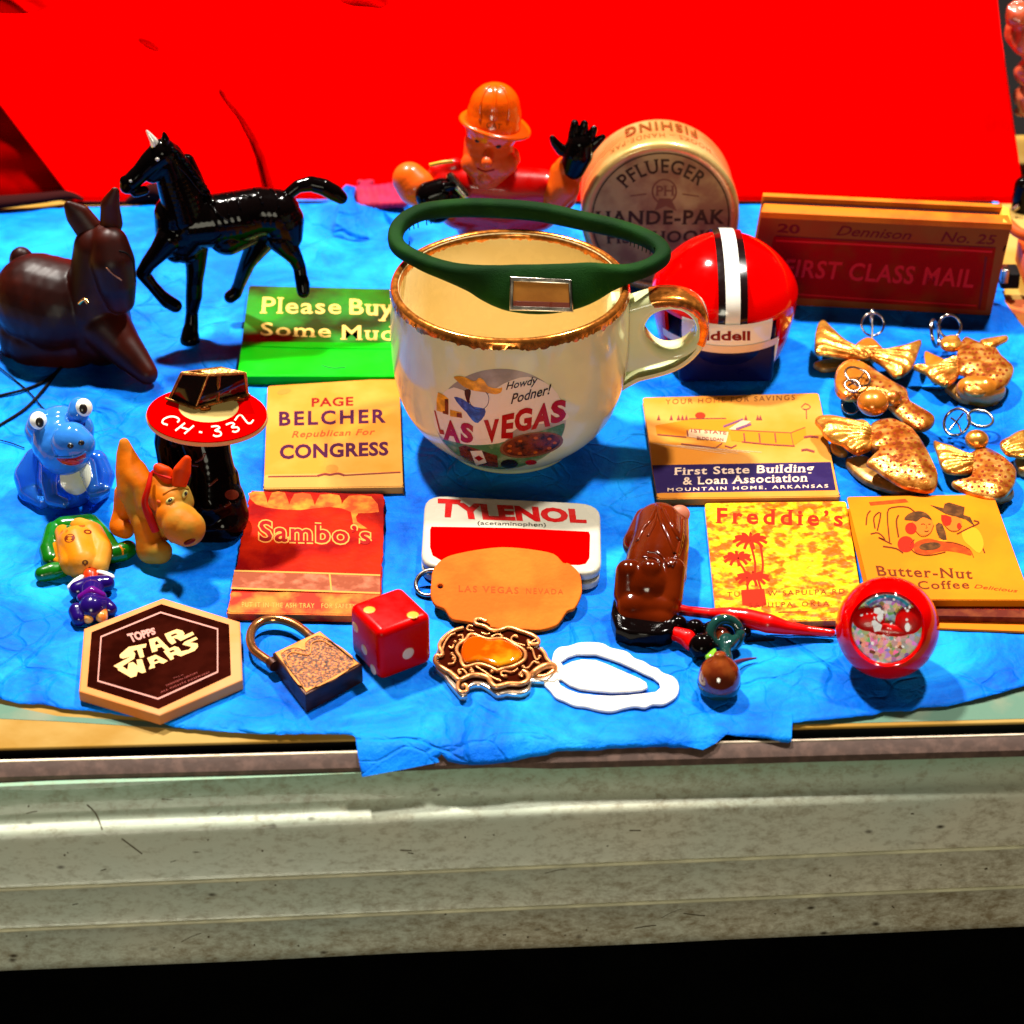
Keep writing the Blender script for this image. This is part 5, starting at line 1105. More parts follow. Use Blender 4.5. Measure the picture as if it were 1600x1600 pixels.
for l in ([(738, 214), (747, 212), (755, 216)], [(771, 222), (780, 221), (787, 226)]): strap('brow', l, 0.25, SW, 0.05, mat('brown_brow', (0.25, 0.03, 0.004), 0.5) if 'brown_brow' not in bpy.data.materials else bpy.data.materials['brown_brow'], wk)
strap('mouth', [(746, 263), (757, 268), (772, 265)], 0.32, SW, 0.02, mat('lip_red', (0.45, 0.02, 0.006), 0.4), wk)
ht = blob('hard_hat', [uc((773, 168, 0, 39), (772, 180, 0, 42), (770, 196, -1, 43)), uc((768, 158, 0, 28), (778, 158, 0, 28))], M_hat, wk, vox=0.4, smooth=4)
bc = u(773, 198, -1, 1)[0]; RB = frame_of(Vector((0.22, -0.02, 1.0)))
br = [(9.2 * cos(a) * (1.0), 10.4 * sin(a)) for a in [2 * pi * k / 40 for k in range(40)]]
V = []; F = []
for (k_, zz) in ((0.55, 0.9), (0.8, 0.2), (1.0, -0.1), (1.06, 0.5), (1.0, 1.1), (0.8, 1.0), (0.55, 1.9)):
    for a, b in br: V.append(bc + RB @ Vector((a * k_, b * k_, zz + 0.025 * abs(a) ** 1.6 * 0.6)))
for i in range(6):
    for j in range(40): a = i * 40 + j; b = i * 40 + (j + 1) % 40; F.append((a, b, b + 40, a + 40))
emit('hat_brim', V, F, M_hat, ht)
for dx in (-20, 2, 24): strap('hat_rib', [(770 + dx * 1.0, 188), (771 + dx * 1.05, 165), (772 + dx * 0.8, 146), (773 + dx * 0.4, 134)], 0.5, On(ht), -0.1, M_hat, ht)
decal('lettering', text2('CAT', [(761, 191), (784, 194), (782, 202), (760, 200)], bold=0.01), On(ht), 0.5, mat('brown_print', (0.22, 0.03, 0.0), 0.4), ht, 4)
la = blob('left_sleeve', [uc((640, 280, -2, 26), (650, 292, -3, 29), (662, 302, -4, 24)), uc((662, 300, -4, 22), (680, 306, -6, 20))], M_slv, wk, vox=0.4, smooth=6)
blob('left_glove', [uc((672, 306, -9, 22), (690, 300, -9, 21), (682, 322, -9, 26)), uc((700, 296, -10, 8), (712, 305, -10, 7)), uc((694, 292, -11, 7), (706, 290, -11, 6)), uc((700, 312, -11, 8), (714, 318, -11, 6))], M_black, wk, vox=0.35, smooth=3)
ra = blob('right_sleeve', [uc((878, 270, -2, 18), (880, 292, -3, 25), (868, 305, -3, 24)), uc((884, 262, -2, 17), (892, 275, -2, 17))], M_slv, wk, vox=0.4, smooth=5)
blob('right_glove', [uc((896, 262, -3, 18), (903, 240, -3, 23), (906, 225, -3, 20)), uc((878, 235, -3, 8), (868, 224, -3, 6), (863, 216, -3, 4)), uc((896, 215, -3, 8), (897, 202, -3, 6.5), (898, 192, -3, 5)), uc((908, 214, -3, 7.5), (912, 200, -3, 6.5), (913, 193, -3, 5)), uc((920, 218, -3, 7), (926, 206, -3, 5.5), (928, 201, -3, 4.5)), uc((920, 232, -3, 9), (934, 220, -3, 6), (942, 214, -3, 4))], M_black, wk, vox=0.33, smooth=2)
blob('tool', [uc((704, 276, -8, 6), (716, 292, -10, 7), (728, 306, -11, 6))], M_steel, wk, vox=0.3, smooth=3)
tube('strap_buckle', [u(672, 258, -6, 1)[0], u(690, 254, -7, 1)[0], u(708, 252, -7, 1)[0]], 0.6, mat('yellow_buckle', (0.8, 0.35, 0.03), 0.3), wk, seg=8)
# ================================================================== hexagonal eraser
hx = [(255, 934), (375, 971), (379, 1062), (249, 1118), (123, 1080), (131, 982)]
hexa = thing('hexagon_eraser', 'hexagonal cream block with black printed face and film title, front left', 'eraser', at(250, 1030))
plate('block', [p for p in pxring(hx, 3.0)], 0.0, 3.0, mat('peach_rubber', (0.60, 0.20, 0.05), 0.5, col2=(0.58, 0.24, 0.09), vscale=70, bump=0.08), hexa, bev=0.45)
h2 = [(252, 944), (358, 976), (361, 1055), (248, 1108), (136, 1073), (143, 988)]
decal('printed_face', poly2(h2), Z(3.0), 0.05, mat('maroon_black_ink', (0.018, 0.002, 0.001), 0.6, spec=0.0, var=0.3, vscale=150), hexa)
M_pkl = mat('pale_rose_ink', (0.52, 0.22, 0.18), 0.5); M_pch = mat('pale_peach_ink', (0.75, 0.42, 0.16), 0.5)
decal('border_line', line2([(251, 957), (340, 983), (340, 1050), (247, 1092), (153, 1064), (158, 995)], 2.6, closed=True), Z(3.05), 0.04, M_pkl, hexa)
# two lines of block lettering drawn stroke by stroke
def F_(x, y): return (110 + x * 0.175, 920 + y * 0.175)
def FP(l): return [F_(x, y) for x, y in l]
sw = [poly2(FP([(440, 590), (520, 520), (680, 490), (672, 525), (640, 530), (660, 610), (622, 620), (595, 545), (560, 555), (580, 580), (570, 625), (430, 715), (385, 690), (540, 605), (470, 625), (442, 615)])),
      poly2(FP([(700, 455), (780, 430), (885, 535), (850, 550), (815, 520), (775, 530), (778, 555), (730, 570), (715, 520)]), [FP([(755, 480), (760, 505), (795, 492), (770, 465)])]),
      poly2(FP([(840, 405), (950, 362), (1000, 375), (1020, 400), (1010, 420), (1090, 385), (1105, 410), (985, 468), (960, 450), (920, 440), (945, 480), (905, 500), (870, 465)]), [FP([(893, 415), (905, 430), (960, 408), (940, 398)])]),
      poly2(FP([(420, 725), (460, 690), (510, 725), (520, 665), (560, 655), (600, 690), (590, 635), (640, 630), (675, 745), (640, 755), (600, 740), (590, 780), (540, 795), (500, 770)])),
      poly2(FP([(685, 620), (760, 590), (870, 645), (830, 670), (790, 660), (750, 675), (755, 705), (700, 720), (715, 680)]), [FP([(745, 640), (750, 655), (790, 642), (765, 625)])]),
      poly2(FP([(830, 560), (930, 515), (965, 525), (990, 560), (1060, 545), (1080, 520), (1000, 500), (1020, 475), (1120, 430), (1138, 450), (1070, 480), (1135, 490), (1140, 520), (1110, 555), (985, 605), (940, 590), (915, 600), (925, 625), (895, 640)]), [FP([(880, 560), (895, 575), (935, 558), (920, 545)])])]
decal('lettering', joined(*sw), Z(3.05), 0.05, M_pch, hexa)
decal('lettering', joined(text2('TOPPS', FP([(500, 405), (750, 345), (765, 405), (545, 485)]), bold=0.05)), Z(3.05), 0.05, M_pkl, hexa)
decal('small_print', joined(text2('TM & (C) 1977', FP([(915, 795), (1010, 765), (1012, 775), (920, 805)]), bold=0.0), text2('TWENTIETH CENTURY', FP([(850, 860), (1135, 740), (1140, 752), (855, 875)]), bold=0.0), text2('ALL RIGHTS RESERVED', FP([(800, 920), (1240, 738), (1245, 750), (805, 932)]), bold=0.0)), Z(3.05), 0.04, mat('faint_rose_ink', (0.25, 0.04, 0.03), 0.5), hexa)

# ================================================================== padlock
pz = 5.4
lock = thing('padlock', 'small antique brass padlock with engraved face lying between hexagon and red die', 'padlock', at(490, 1070))
q = [(426, 1020), (500, 985), (566, 1038), (477, 1086)]
M_brass = mat('dark_antique_brass', (0.06, 0.012, 0.002), 0.4, metal=0.4, col2=(0.02, 0.004, 0.001), vscale=200); M_brassl = mat('bright_brass_edge', (0.60, 0.20, 0.03), 0.4, metal=0.3)
def engraved():
    m, nt, b = nodes_mat('engraved_brass', 0.55, 0.15); L = nt.links; tc = N(nt, 'ShaderNodeTexCoord')
    v = N(nt, 'ShaderNodeTexVoronoi', feature='DISTANCE_TO_EDGE', Scale=1500.0); n = N(nt, 'ShaderNodeTexNoise', Scale=1700.0, Detail=4.0); L.new(tc.outputs['Object'], v.inputs['Vector']); L.new(tc.outputs['Object'], n.inputs['Vector'])
    r = ramp(nt, [(0.40, (0.03, 0.005, 0.0)), (0.5, (0.20, 0.04, 0.002)), (0.62, (0.50, 0.16, 0.012))]); L.new(n.outputs['Fac'], r.inputs[0]); L.new(r.outputs[0], b.inputs['Base Color'])
    bp = N(nt, 'ShaderNodeBump', Strength=0.9, Distance=0.0003); L.new(v.outputs['Distance'], bp.inputs['Height']); L.new(bp.outputs[0], b.inputs['Normal']); return m
M_eng = engraved()
ringp = pxring(q, pz)
pb = plate('body', ringp, 0.0, pz, M_brass, lock, bev=0.35)
qm = qmap([(426, 1020), (500, 985), (566, 1038), (477, 1086)])
def qr(l): return [qm(a, b) for a, b in l]
plate('face_border', pxring(qr([(0.03, 0.03), (0.97, 0.03), (0.97, 0.97), (0.03, 0.97)]), pz), pz - 0.2, pz + 0.28, M_brassl, lock, holes=[pxring(qr([(0.08, 0.09), (0.92, 0.09), (0.93, 0.80), (0.80, 0.92), (0.60, 0.88), (0.50, 0.76), (0.40, 0.88), (0.20, 0.92), (0.07, 0.80)]), pz, 4)], bev=0.12)
plate('engraved_panel', pxring(qr([(0.06, 0.06), (0.94, 0.06), (0.94, 0.94), (0.06, 0.94)]), pz), pz - 0.1, pz + 0.06, M_eng, lock, bev=0.04)
tube('engraved_scroll', [at(*qm(a, b), pz + 0.2) for a, b in ((0.09, 0.60), (0.14, 0.80), (0.30, 0.84), (0.42, 0.72), (0.5, 0.66), (0.58, 0.72), (0.70, 0.84), (0.86, 0.80), (0.91, 0.60))], 0.17, M_brassl, lock, seg=6)
zs = 2.9
tube('shackle', [at(x, y, zs) for x, y in ((428, 1038), (410, 1026), (396, 1014), (391, 998), (396, 981), (412, 970), (434, 968), (456, 974), (474, 985), (490, 1000))], 1.12, mat('bronze_shackle', (0.42, 0.16, 0.05), 0.2, metal=0.85), lock, seg=14, k=7)
tube('hinge_pin', [at(423, 1034, zs), at(430, 1041, zs)], 1.5, M_brass, lock, k=1); tube('collar', [at(484, 995, zs), at(491, 1001, zs)], 1.4, M_brass, lock, k=1)

# ================================================================== die
dieb = [at(546, 1023), at(595, 1067), at(676, 1036)]
e1 = dieb[0] - dieb[1]; e2 = dieb[2] - dieb[1]; s_ = (e1.length + e2.length) / 2; u2 = e2.normalized(); u1 = Vector((-u2.y, u2.x, 0)); cdie = dieb[1] + (u1 + u2) * s_ / 2
die = thing('red_die', 'glossy red die with pale pips beside the padlock', 'die', cdie)
S_ = s_
topz = av(592, 1006, dieb[1].y).z; S_ = max((topz + s_) / 2, s_) * 1.03
cdie = dieb[1] + (u1 + u2) * S_ / 2
RM = Matrix((u2, u1, Vector((0, 0, 1)))).transposed()
M_die = mat('red_acrylic', (0.60, 0.0, 0.0), 0.3, spec=0.12)
V, F = box_vf(cdie + Vector((0, 0, S_ / 2)), (S_, S_, S_), RM); V, F = evaluated(V, F, [('BEVEL', dict(width=S_ * 0.13, segments=6, limit_method='NONE'))]); emit('body', V, F, M_die, die, auto=60, bvh=True)
M_pip = mat('ivory_pip', (0.80, 0.50, 0.30), 0.35); M_pip2 = mat('yellow_pip', (0.72, 0.30, 0.03), 0.35)
def pip(c, n, m, r=0.095):
    V, F = ball(c, (S_ * r, S_ * r, 0.16), frame_of(n), 3); emit('pip', V, F, m, die)
for a, b in ((0.25, 0.72), (0.75, 0.30)): pass
pt = Plane((0, 0, S_), (0, 0, 1))
for x, y in ((577, 953), (645, 961)): pip(pt(x, y), Vector((0, 0, 1)), M_pip2, 0.10)
pl_ = Plane(cdie - u2 * S_ / 2, -u2); pr_ = Plane(cdie - u1 * S_ / 2, -u1)
for x, y in ((555, 980), (569, 1015), (583, 1046)): pip(pl_(x, y), -u2, M_pip)
pip(pr_(638, 1021), -u1, M_pip, 0.11)

# ================================================================== ornate buckle with amber stone
def G(x, y): return (670 + x * 0.125, 950 + y * 0.125)
def GP(l): return [G(x, y) for x, y in l]
bk_ = thing('ornate_brooch', 'ornate scrolled brass brooch with amber stone lying below the leather tag', 'brooch', at(770, 1030))
M_ant = mat('antique_gold', (0.80, 0.30, 0.09), 0.3, metal=0.5, var=0.3, vscale=400); M_anc = mat('dark_brooch_ground', (0.03, 0.003, 0.001), 0.8, spec=0.0); M_ants = mat('cool_steel_gilt', (0.75, 0.60, 0.45), 0.2, metal=0.85)
outl = [(75, 590), (110, 450), (200, 330), (330, 265), (450, 220), (540, 185), (575, 130), (700, 145), (765, 180), (740, 215), (790, 265), (850, 280), (1000, 240), (1100, 270), (1250, 320), (1370, 380), (1390, 450), (1300, 480), (1400, 500), (1480, 570), (1560, 690), (1560, 790), (1440, 870), (1290, 860), (1270, 970), (1150, 1030), (980, 1020), (850, 1040), (760, 975), (650, 915), (540, 925), (480, 975), (480, 1050), (400, 1060), (350, 1010), (240, 880), (180, 790), (90, 710)]
zb = 2.6
plate('back', pxring(GP(outl), zb, 2), 0.1, zb - 0.9, M_ants, bk_, bev=0.4)
plate('ground', pxring(GP([(x * 0.94 + 49, y * 0.94 + 37) for x, y in outl]), zb - 0.6, 2), zb - 1.0, zb - 0.6, M_anc, bk_, bev=0.1)
def gt(name, l, r, zz=zb, m=M_ant, closed=False, k=5): tube(name, [at(*G(x, y), zz) for x, y in l], r, m, bk_, seg=8, closed=closed, k=k)
gt('outer_scroll', [(430, 250), (300, 290), (190, 370), (130, 470), (170, 560), (150, 600), (90, 600), (80, 680), (190, 760), (260, 800)], 0.5)
gt('outer_scroll', [(260, 800), (330, 860), (390, 900), (540, 840), (720, 860), (790, 950), (850, 985), (1000, 950), (1150, 950), (1240, 900), (1240, 830), (1180, 790)], 0.62, zb + 0.1)
gt('outer_scroll', [(720, 170), (640, 140), (580, 150), (590, 200), (700, 230), (780, 280), (880, 280), (1000, 245), (1150, 290), (1290, 340), (1370, 400), (1360, 450), (1270, 450), (1240, 410)], 0.5)
gt('outer_scroll', [(1400, 510), (1450, 570), (1480, 640), (1560, 720)], 0.5); gt('scroll_end', [(370, 930), (360, 1000), (400, 1050), (470, 1040), (480, 980), (440, 960), (420, 990)], 0.45)
gt('inner_frame', [(560, 330), (620, 350), (740, 390), (940, 385), (1060, 450), (1180, 520), (1210, 590), (1180, 660), (1050, 730), (940, 755), (850, 778), (760, 735), (620, 700), (460, 735), (410, 680), (395, 620), (350, 540), (370, 460), (470, 385), (500, 340)], 0.42, zb + 0.35, closed=True)
for l in ([(560, 290), (480, 270), (500, 220), (550, 230)], [(360, 350), (420, 340), (420, 400), (380, 400)], [(250, 480), (290, 500), (310, 460)], [(290, 580), (330, 620), (310, 690), (240, 700)], [(480, 830), (430, 770), (370, 780), (390, 830)], [(520, 740), (560, 800), (530, 800)], [(590, 730), (700, 800), (800, 870), (900, 910)], [(780, 360), (860, 330), (920, 350), (900, 370)],
          [(1200, 470), (1060, 430), (1030, 380), (1080, 340), (1110, 370)], [(1230, 500), (1290, 510), (1320, 600), (1350, 650), (1390, 610)], [(1370, 700), (1310, 670), (1240, 750), (1180, 740)], [(960, 860), (910, 840), (920, 790), (1040, 800), (1110, 760)], [(1170, 860), (1130, 830), (1180, 790)], [(160, 590), (190, 460), (260, 350), (330, 320)], [(660, 310), (720, 330), (760, 320)], [(1370, 380), (1250, 440), (1260, 480)]): gt('curl', l, 0.24, zb + 0.05)
for x, y in ((290, 580), (310, 640), (390, 820), (530, 790), (960, 860), (1160, 850), (1090, 360), (1370, 700), (330, 430), (1180, 740), (790, 800), (1385, 615)): stud('bead', Z(zb - 0.1), *G(x, y), 3.2, 2.8, 0.5, M_ant, bk_, n=2)
tube('loop', [at(*G(x, y), zz) for x, y, zz in ((1290, 860, 1.6), (1330, 800, 2.6), (1440, 730, 3.0), (1550, 720, 2.4), (1560, 780, 1.4), (1450, 860, 1.2))], 0.85, M_ant, bk_, closed=True)
st = plate('amber_stone', pxring(GP([(400, 560), (430, 450), (520, 380), (640, 370), (760, 420), (900, 410), (1040, 460), (1150, 540), (1170, 610), (1080, 690), (940, 730), (850, 745), (720, 700), (600, 675), (470, 700), (420, 650)]), zb, 4), zb - 1.0, zb + 0.9, mat('amber_glass', (0.42, 0.05, 0.0), 0.08, coat=0.5, col2=(0.70, 0.22, 0.004), vscale=110, trans=0.0), bk_, bev=0.9)

# ================================================================== white money clip
cl = thing('white_clip', 'white enamelled scalloped clip with long tongue, to the right of the brooch', 'clip', at(955, 1055))
M_cl = mat('bright_white_enamel', (0.74, 0.70, 0.62), 0.3, var=0.08, vscale=60)
co = [(863, 1028), (866, 1018), (874, 1011), (888, 1009), (904, 1004), (922, 1003), (942, 1005), (953, 1011), (964, 1014), (980, 1018), (992, 1028), (1006, 1033), (1017, 1040), (1028, 1044), (1036, 1051), (1050, 1056), (1058, 1063), (1061, 1074), (1058, 1086), (1049, 1094), (1036, 1100), (1020, 1100), (1008, 1105), (993, 1103), (975, 1106), (956, 1111), (935, 1109), (915, 1104), (898, 1102), (882, 1095), (868, 1089), (860, 1079), (851, 1070), (850, 1062), (858, 1050)]
slot = [(876, 1034), (888, 1026), (901, 1022), (931, 1022), (950, 1028), (970, 1035), (990, 1044), (1006, 1052), (1020, 1058), (1030, 1066), (1032, 1074), (1024, 1081), (1008, 1083), (980, 1086), (956, 1087), (930, 1086), (904, 1083), (888, 1077), (876, 1070), (872, 1062), (877, 1061), (890, 1070), (906, 1076), (930, 1079), (956, 1081), (985, 1080), (1003, 1078), (1012, 1074), (1010, 1066), (1000, 1060), (975, 1049), (950, 1038), (931, 1031), (909, 1030), (892, 1034), (880, 1040)]
plate('frame', pxring(co, 0.9, 3), 0.15, 1.0, M_cl, cl, holes=[pxring(slot, 0.9)], bev=0.35)
plate('rivet', pxring([(862 + 10 * cos(a), 1056 + 9 * sin(a)) for a in [k * pi / 8 for k in range(16)]], 1.2), 0.9, 1.35, M_cl, cl, bev=0.2)

# ================================================================== brown glazed figurine
nt_ = thing('brown_figurine', 'glossy brown carved figurine with three round knobs lying beside the yellow gold matchbook', 'figurine', at(1020, 920))
M_gla = mat('brown_glaze_figure', (0.055, 0.004, 0.0), 0.14, col2=(0.14, 0.014, 0.001), vscale=50, thr=(0.35, 0.7), spec=0.5, coat=0.2)
nf = at(1005, 985).y
bz = lambda px, py, z_, r: JZ(px, py, z_, r)
bcn = lambda *l: chain([bz(*q_) for q_ in l])
nb_ = blob('body', [bcn((1030, 822, 9, 36), (1028, 850, 9, 40), (1020, 880, 8, 42), (1012, 915, 7, 42)), bcn((1055, 812, 8, 20), (1050, 850, 8, 26), (1044, 900, 7, 28)), bcn((1010, 812, 8, 18), (1000, 850, 7, 26)),
    bcn((982, 894, 11, 19), (980, 930, 6, 20)), bcn((1016, 892, 12, 17), (1012, 935, 6, 24)), bcn((1052, 890, 11, 18), (1044, 935, 6, 22)), bcn((990, 950, 4, 27), (1034, 952, 4, 27)), bcn((985, 965, 2.5, 22), (1030, 970, 2.5, 24))], M_gla, nt_, vox=0.45, smooth=4, floor=0)
SNb = On(nb_)
for l, w_ in (([(1026, 790), (1018, 810), (1004, 828), (996, 845)], 0.6), ([(1028, 792), (1034, 815), (1044, 840), (1054, 865)], 0.7), ([(1036, 795), (1046, 815), (1058, 838), (1066, 850)], 0.6), ([(1026, 800), (1022, 820), (1012, 838)], 0.4), ([(1056, 872), (1064, 840), (1066, 810)], 0.6), ([(1012, 862), (1028, 864), (1040, 876), (1046, 884)], 0.5), ([(1004, 870), (1022, 872), (1032, 880)], 0.4), ([(1050, 885), (1062, 862), (1068, 835)], 0.45)):
    strap('carved_fold', l, [w_ * 0.5] + [w_] * 40, SNb, 0.0, M_gla, nb_) if False else strap('carved_fold', l, w_, SNb, -0.1, M_gla, nb_)
plate('dark_base', pxring([(958, 945), (1000, 952), (1040, 955), (1058, 968), (1050, 995), (1010, 1000), (962, 990)], 2.6, 2), 0.05, 4.6, M_black, nt_, bev=0.8)
ellipsoid('pink_spot', SNb(1064, 800, -0.6), (2.8, 2.4, 1.2), mat('rubbed_rose', (0.42, 0.13, 0.07), 0.35), nt_, rot=frame_of(Vector((0.3, -0.5, 0.8))))

# ================================================================== hair tie: red cord, dark beads, glass pendant
tie = thing('red_hair_tie', 'red cord hair tie with dark glass beads and round brown pendant, front right', 'hair tie', at(1120, 1000))
M_cord = mat('red_cord', (0.75, 0.0, 0.0), 0.35, coat=0.3, spec=0.2)
P = [JZ(*q_) for q_ in ((1034, 978, 1.6, 10), (1024, 968, 2.2, 9.5), (1030, 956, 2.6, 10), (1050, 951, 2.6, 8), (1075, 955, 2.6, 6.5), (1110, 959, 2.8, 7), (1140, 962, 3.8, 12), (1170, 966, 4.4, 13), (1200, 974, 4.2, 14), (1225, 980, 3.2, 10), (1260, 985, 2.2, 6), (1300, 989, 1.8, 4.5))]
blob('cord', [chain(P)], M_cord, tie, vox=0.3, smooth=3, floor=0.1)
blob('cord_end', [chain([JZ(*q_) for q_ in ((1042, 996, 1.6, 3), (1056, 990, 2.6, 9), (1074, 997, 2.8, 12), (1078, 1006, 2.2, 9))])], M_cord, tie, vox=0.3, smooth=3)
tube('thread', [at(1200, 982, 1.5), at(1240, 990, 0.5), at(1310, 993, 0.4)], 0.3, M_blackmatte, tie, seg=6)
tube('thread', [at(1120, 1005, 1), at(1160, 1003, 0.5), at(1210, 1000, 0.3)], 0.2, M_blackmatte, tie, seg=6)
for x, y, z_, r in ((1086, 982, 2.6, 15), (1097, 1010, 3.0, 21), (1060, 975, 2.5, 14), (1112, 985, 3.2, 15), (1166, 988, 2.0, 8)): p_, rr_ = JZ(x, y, z_, r); ellipsoid('dark_bead', p_, (rr_, rr_, rr_), M_black, tie, n=4)
M_tg = mat('dark_green_glass', (0.01, 0.06, 0.05), 0.05, coat=0.8, trans=0.35, ior=1.4); M_bg = mat('brown_glass', (0.16, 0.02, 0.004), 0.05, coat=1.0, trans=0.25, col2=(0.30, 0.06, 0.01), vscale=200)
ring('glass_ring', JZ(1133, 990, 4.4, 1)[0], 3.6, radians(50), 0.2, 1.35, M_tg, tie, sq=0.95); ellipsoid('brown_core', JZ(1126, 996, 3.2, 1)[0], (2.6, 2.6, 2.4), M_bg, tie)
tube('gilt_cap', [at(1120, 968, 6.4), at(1132, 965, 6.8), at(1142, 969, 6.4)], 0.8, M_gold, tie)
blob('glass_neck', [chain([JZ(*q_) for q_ in ((1134, 1002, 3.4, 12), (1134, 1018, 3.4, 7), (1136, 1030, 3.4, 8))]), chain([JZ(*q_) for q_ in ((1140, 1008, 3.6, 8), (1150, 998, 4, 6))])], M_tg, tie, vox=0.3, smooth=3)
p_, rr_ = JZ(1124, 1058, 4.6, 31)
lathe('pendant', [(0.01, -4.6), (2.6, -4.5), (4.2, -3.4), (4.95, -1.6), (5.0, 0.2), (4.5, 2.2), (3.2, 3.9), (1.8, 5.0), (1.2, 6.0), (0.01, 6.2)], p_ + Vector((0, 0, 0.2)), M_bg, tie, k=4, axis=Matrix.Rotation(radians(-14), 3, 'X'))
lathe('pendant_foot', [(0.01, -4.8), (3.1, -4.75), (4.6, -3.7), (5.15, -2.2), (5.1, -1.5)], p_ + Vector((0, 0, 0.25)), M_tg, tie, k=3)
tube('green_leaf', [at(1106, 1036, 4.5), at(1110, 1027, 5.6), at(1117, 1014, 6)], [0.5, 1.4, 0.3], mat('leaf_green', (0.16, 0.42, 0.02), 0.3, coat=0.4), tie, flat=0.5)
tube('purple_pin', [at(1142, 1038, 3), at(1160, 1032, 1.6), at(1182, 1028, 1)], [0.7, 0.5, 0.2], mat('purple_pin_metal', (0.10, 0.015, 0.04), 0.3), tie, seg=8)

# ================================================================== red ball with glitter window
R_ = 12.9; bcn_ = None
cb = av(1386, 977, at(1388, 1046).y); cb.z = R_
lo, hi = -200.0, 100.0
for _ in range(50):                                   # slide along the table until the centre sits on its pixel row
    mid = (lo + hi) / 2; pyy = to_px(Vector((0, mid, R_)))[1]
    if pyy > 977: lo = mid
    else: hi = mid
dpt = depth_of(Vector((0, mid, R_))); cb = Vector(((1387 - 800) / FPX * dpt, mid, R_)); R_ = 80.5 * dpt / FPX; cb.z = R_
ballt = thing('red_glitter_ball', 'clear and red ball with glittering window facing front, at the right front of the paper', 'ball', (cb.x, cb.y, 0))
vd = (CAM - cb).normalized(); vd = (vd + Vector((-0.02, 0, -0.04))).normalized(); RF = frame_of(vd)
prof = [(R_ * sin(t), R_ * cos(t)) for t in [radians(a) for a in range(46, 181, 3)]]
lathe('red_shell', [(R_ * 0.66, R_ * 0.60), (R_ * 0.70, R_ * 0.68)] + prof, cb, mat('red_shell_plastic', (0.7, 0.0, 0.0), 0.08, spec=0.35), ballt, seg=80, axis=RF)
def glitter():
    m, nt, b = nodes_mat('rainbow_glitter', 0.35, 0.0); L = nt.links; tc = N(nt, 'ShaderNodeTexCoord')
    v = N(nt, 'ShaderNodeTexVoronoi', Scale=950.0); L.new(tc.outputs['Object'], v.inputs['Vector'])
    hs = N(nt, 'ShaderNodeHueSaturation', Saturation=0.75, Value=2.6); L.new(v.outputs['Color'], hs.inputs['Color']); L.new(hs.outputs[0], b.inputs['Base Color'])
    nm = N(nt, 'ShaderNodeVectorMath', operation='MULTIPLY_ADD'); nm.inputs[1].default_value = (1.5, 1.5, 1.5); nm.inputs[2].default_value = (-0.75, -0.75, -0.75); L.new(v.outputs['Color'], nm.inputs[0])
    g_ = N(nt, 'ShaderNodeNewGeometry'); ad = N(nt, 'ShaderNodeVectorMath', operation='ADD'); L.new(g_.outputs['Normal'], ad.inputs[0]); L.new(nm.outputs[0], ad.inputs[1])
    no = N(nt, 'ShaderNodeVectorMath', operation='NORMALIZE'); L.new(ad.outputs[0], no.inputs[0]); L.new(no.outputs[0], b.inputs['Normal']); return m
M_gli = glitter()
zd = R_ * 0.50; zz_ = [(0.01, zd - 1.4), (R_ * 0.35, zd - 0.8), (R_ * 0.67, zd + 0.6)]
lathe('glitter_disc', zz_, cb, M_gli, ballt, axis=RF, k=4)
gpl = Plane(cb + vd * (zd + 1.2), vd)
ellipsoid('red_blob', gpl(1357, 968), (3.8, 2.8, 0.8), M_cord, ballt, rot=RF); ellipsoid('red_blob', gpl(1420, 970), (3.2, 3.2, 0.8), M_cord, ballt, rot=RF); ellipsoid('red_blob', gpl(1386, 984), (5.2, 1.5, 0.7), M_cord, ballt, rot=RF)
def star(cx, cy, r, r2, k_): return poly2([(cx + (r if i % 2 == 0 else r2) * cos(pi * i / k_ - 0.3), cy + (r if i % 2 == 0 else r2) * sin(pi * i / k_ - 0.3)) for i in range(2 * k_)])
M_sv = mat('white_sparkle', (0.92, 0.9, 0.95), 0.3, metal=0.2); random.seed(11)  # sparkle of the glitter, painted as white specks
for k_ in range(34):
    a_ = random.uniform(0, 2 * pi); r_q = 46 * sqrt(random.random()); gx = 1386 + r_q * cos(a_); gy = 976 + r_q * sin(a_) * 0.95; w_q = random.uniform(1.2, 3.4)
    if k_ < 9: gx = 1376 + random.uniform(-11, 11); gy = 966 + random.uniform(-14, 14); w_q = random.uniform(4, 8)
    decal('foil_glint', ell2(gx, gy, w_q, w_q * random.uniform(0.5, 1), random.uniform(0, 3), n=5), Plane(gpl.p + vd * (0.9 + 0.01 * k_), vd), 0.1, M_sv, ballt)
decal('foil_glint', ell2(1418, 980, 4, 7), Plane(gpl.p + vd * 1.0, vd), 0.1, M_sv, ballt)
def rainb():
    sh = [];
    for i, (c_, r0_, r1_) in enumerate((('violet_foil', 41, 36), ('cyan_foil', 46, 41), ('white_blue_foil', 52, 46))):
        col_ = ((0.35, 0.25, 0.75), (0.02, 0.45, 0.75), (0.75, 0.85, 0.95))[i]
        pts = [(1386 + r0_ * cos(a), 977 - 4 - r0_ * sin(a) * 0.95) for a in [radians(40 + k * 8) for k in range(13)]] + [(1386 + r1_ * cos(a), 977 - 4 - r1_ * sin(a) * 0.95) for a in [radians(136 - k * 8) for k in range(13)]]
        decal('foil_arc', poly2(pts), Plane(gpl.p - vd * 0.2, vd), 0.3, mat(c_, col_, 0.25, metal=0.4, var=0.4, vscale=900), ballt)
rainb()
M_clear = mat('clear_window', (0, 0, 0), 0.03, spec=0.9); M_clear.node_tree.nodes['Principled BSDF'].inputs['Alpha'].default_value = 0.10
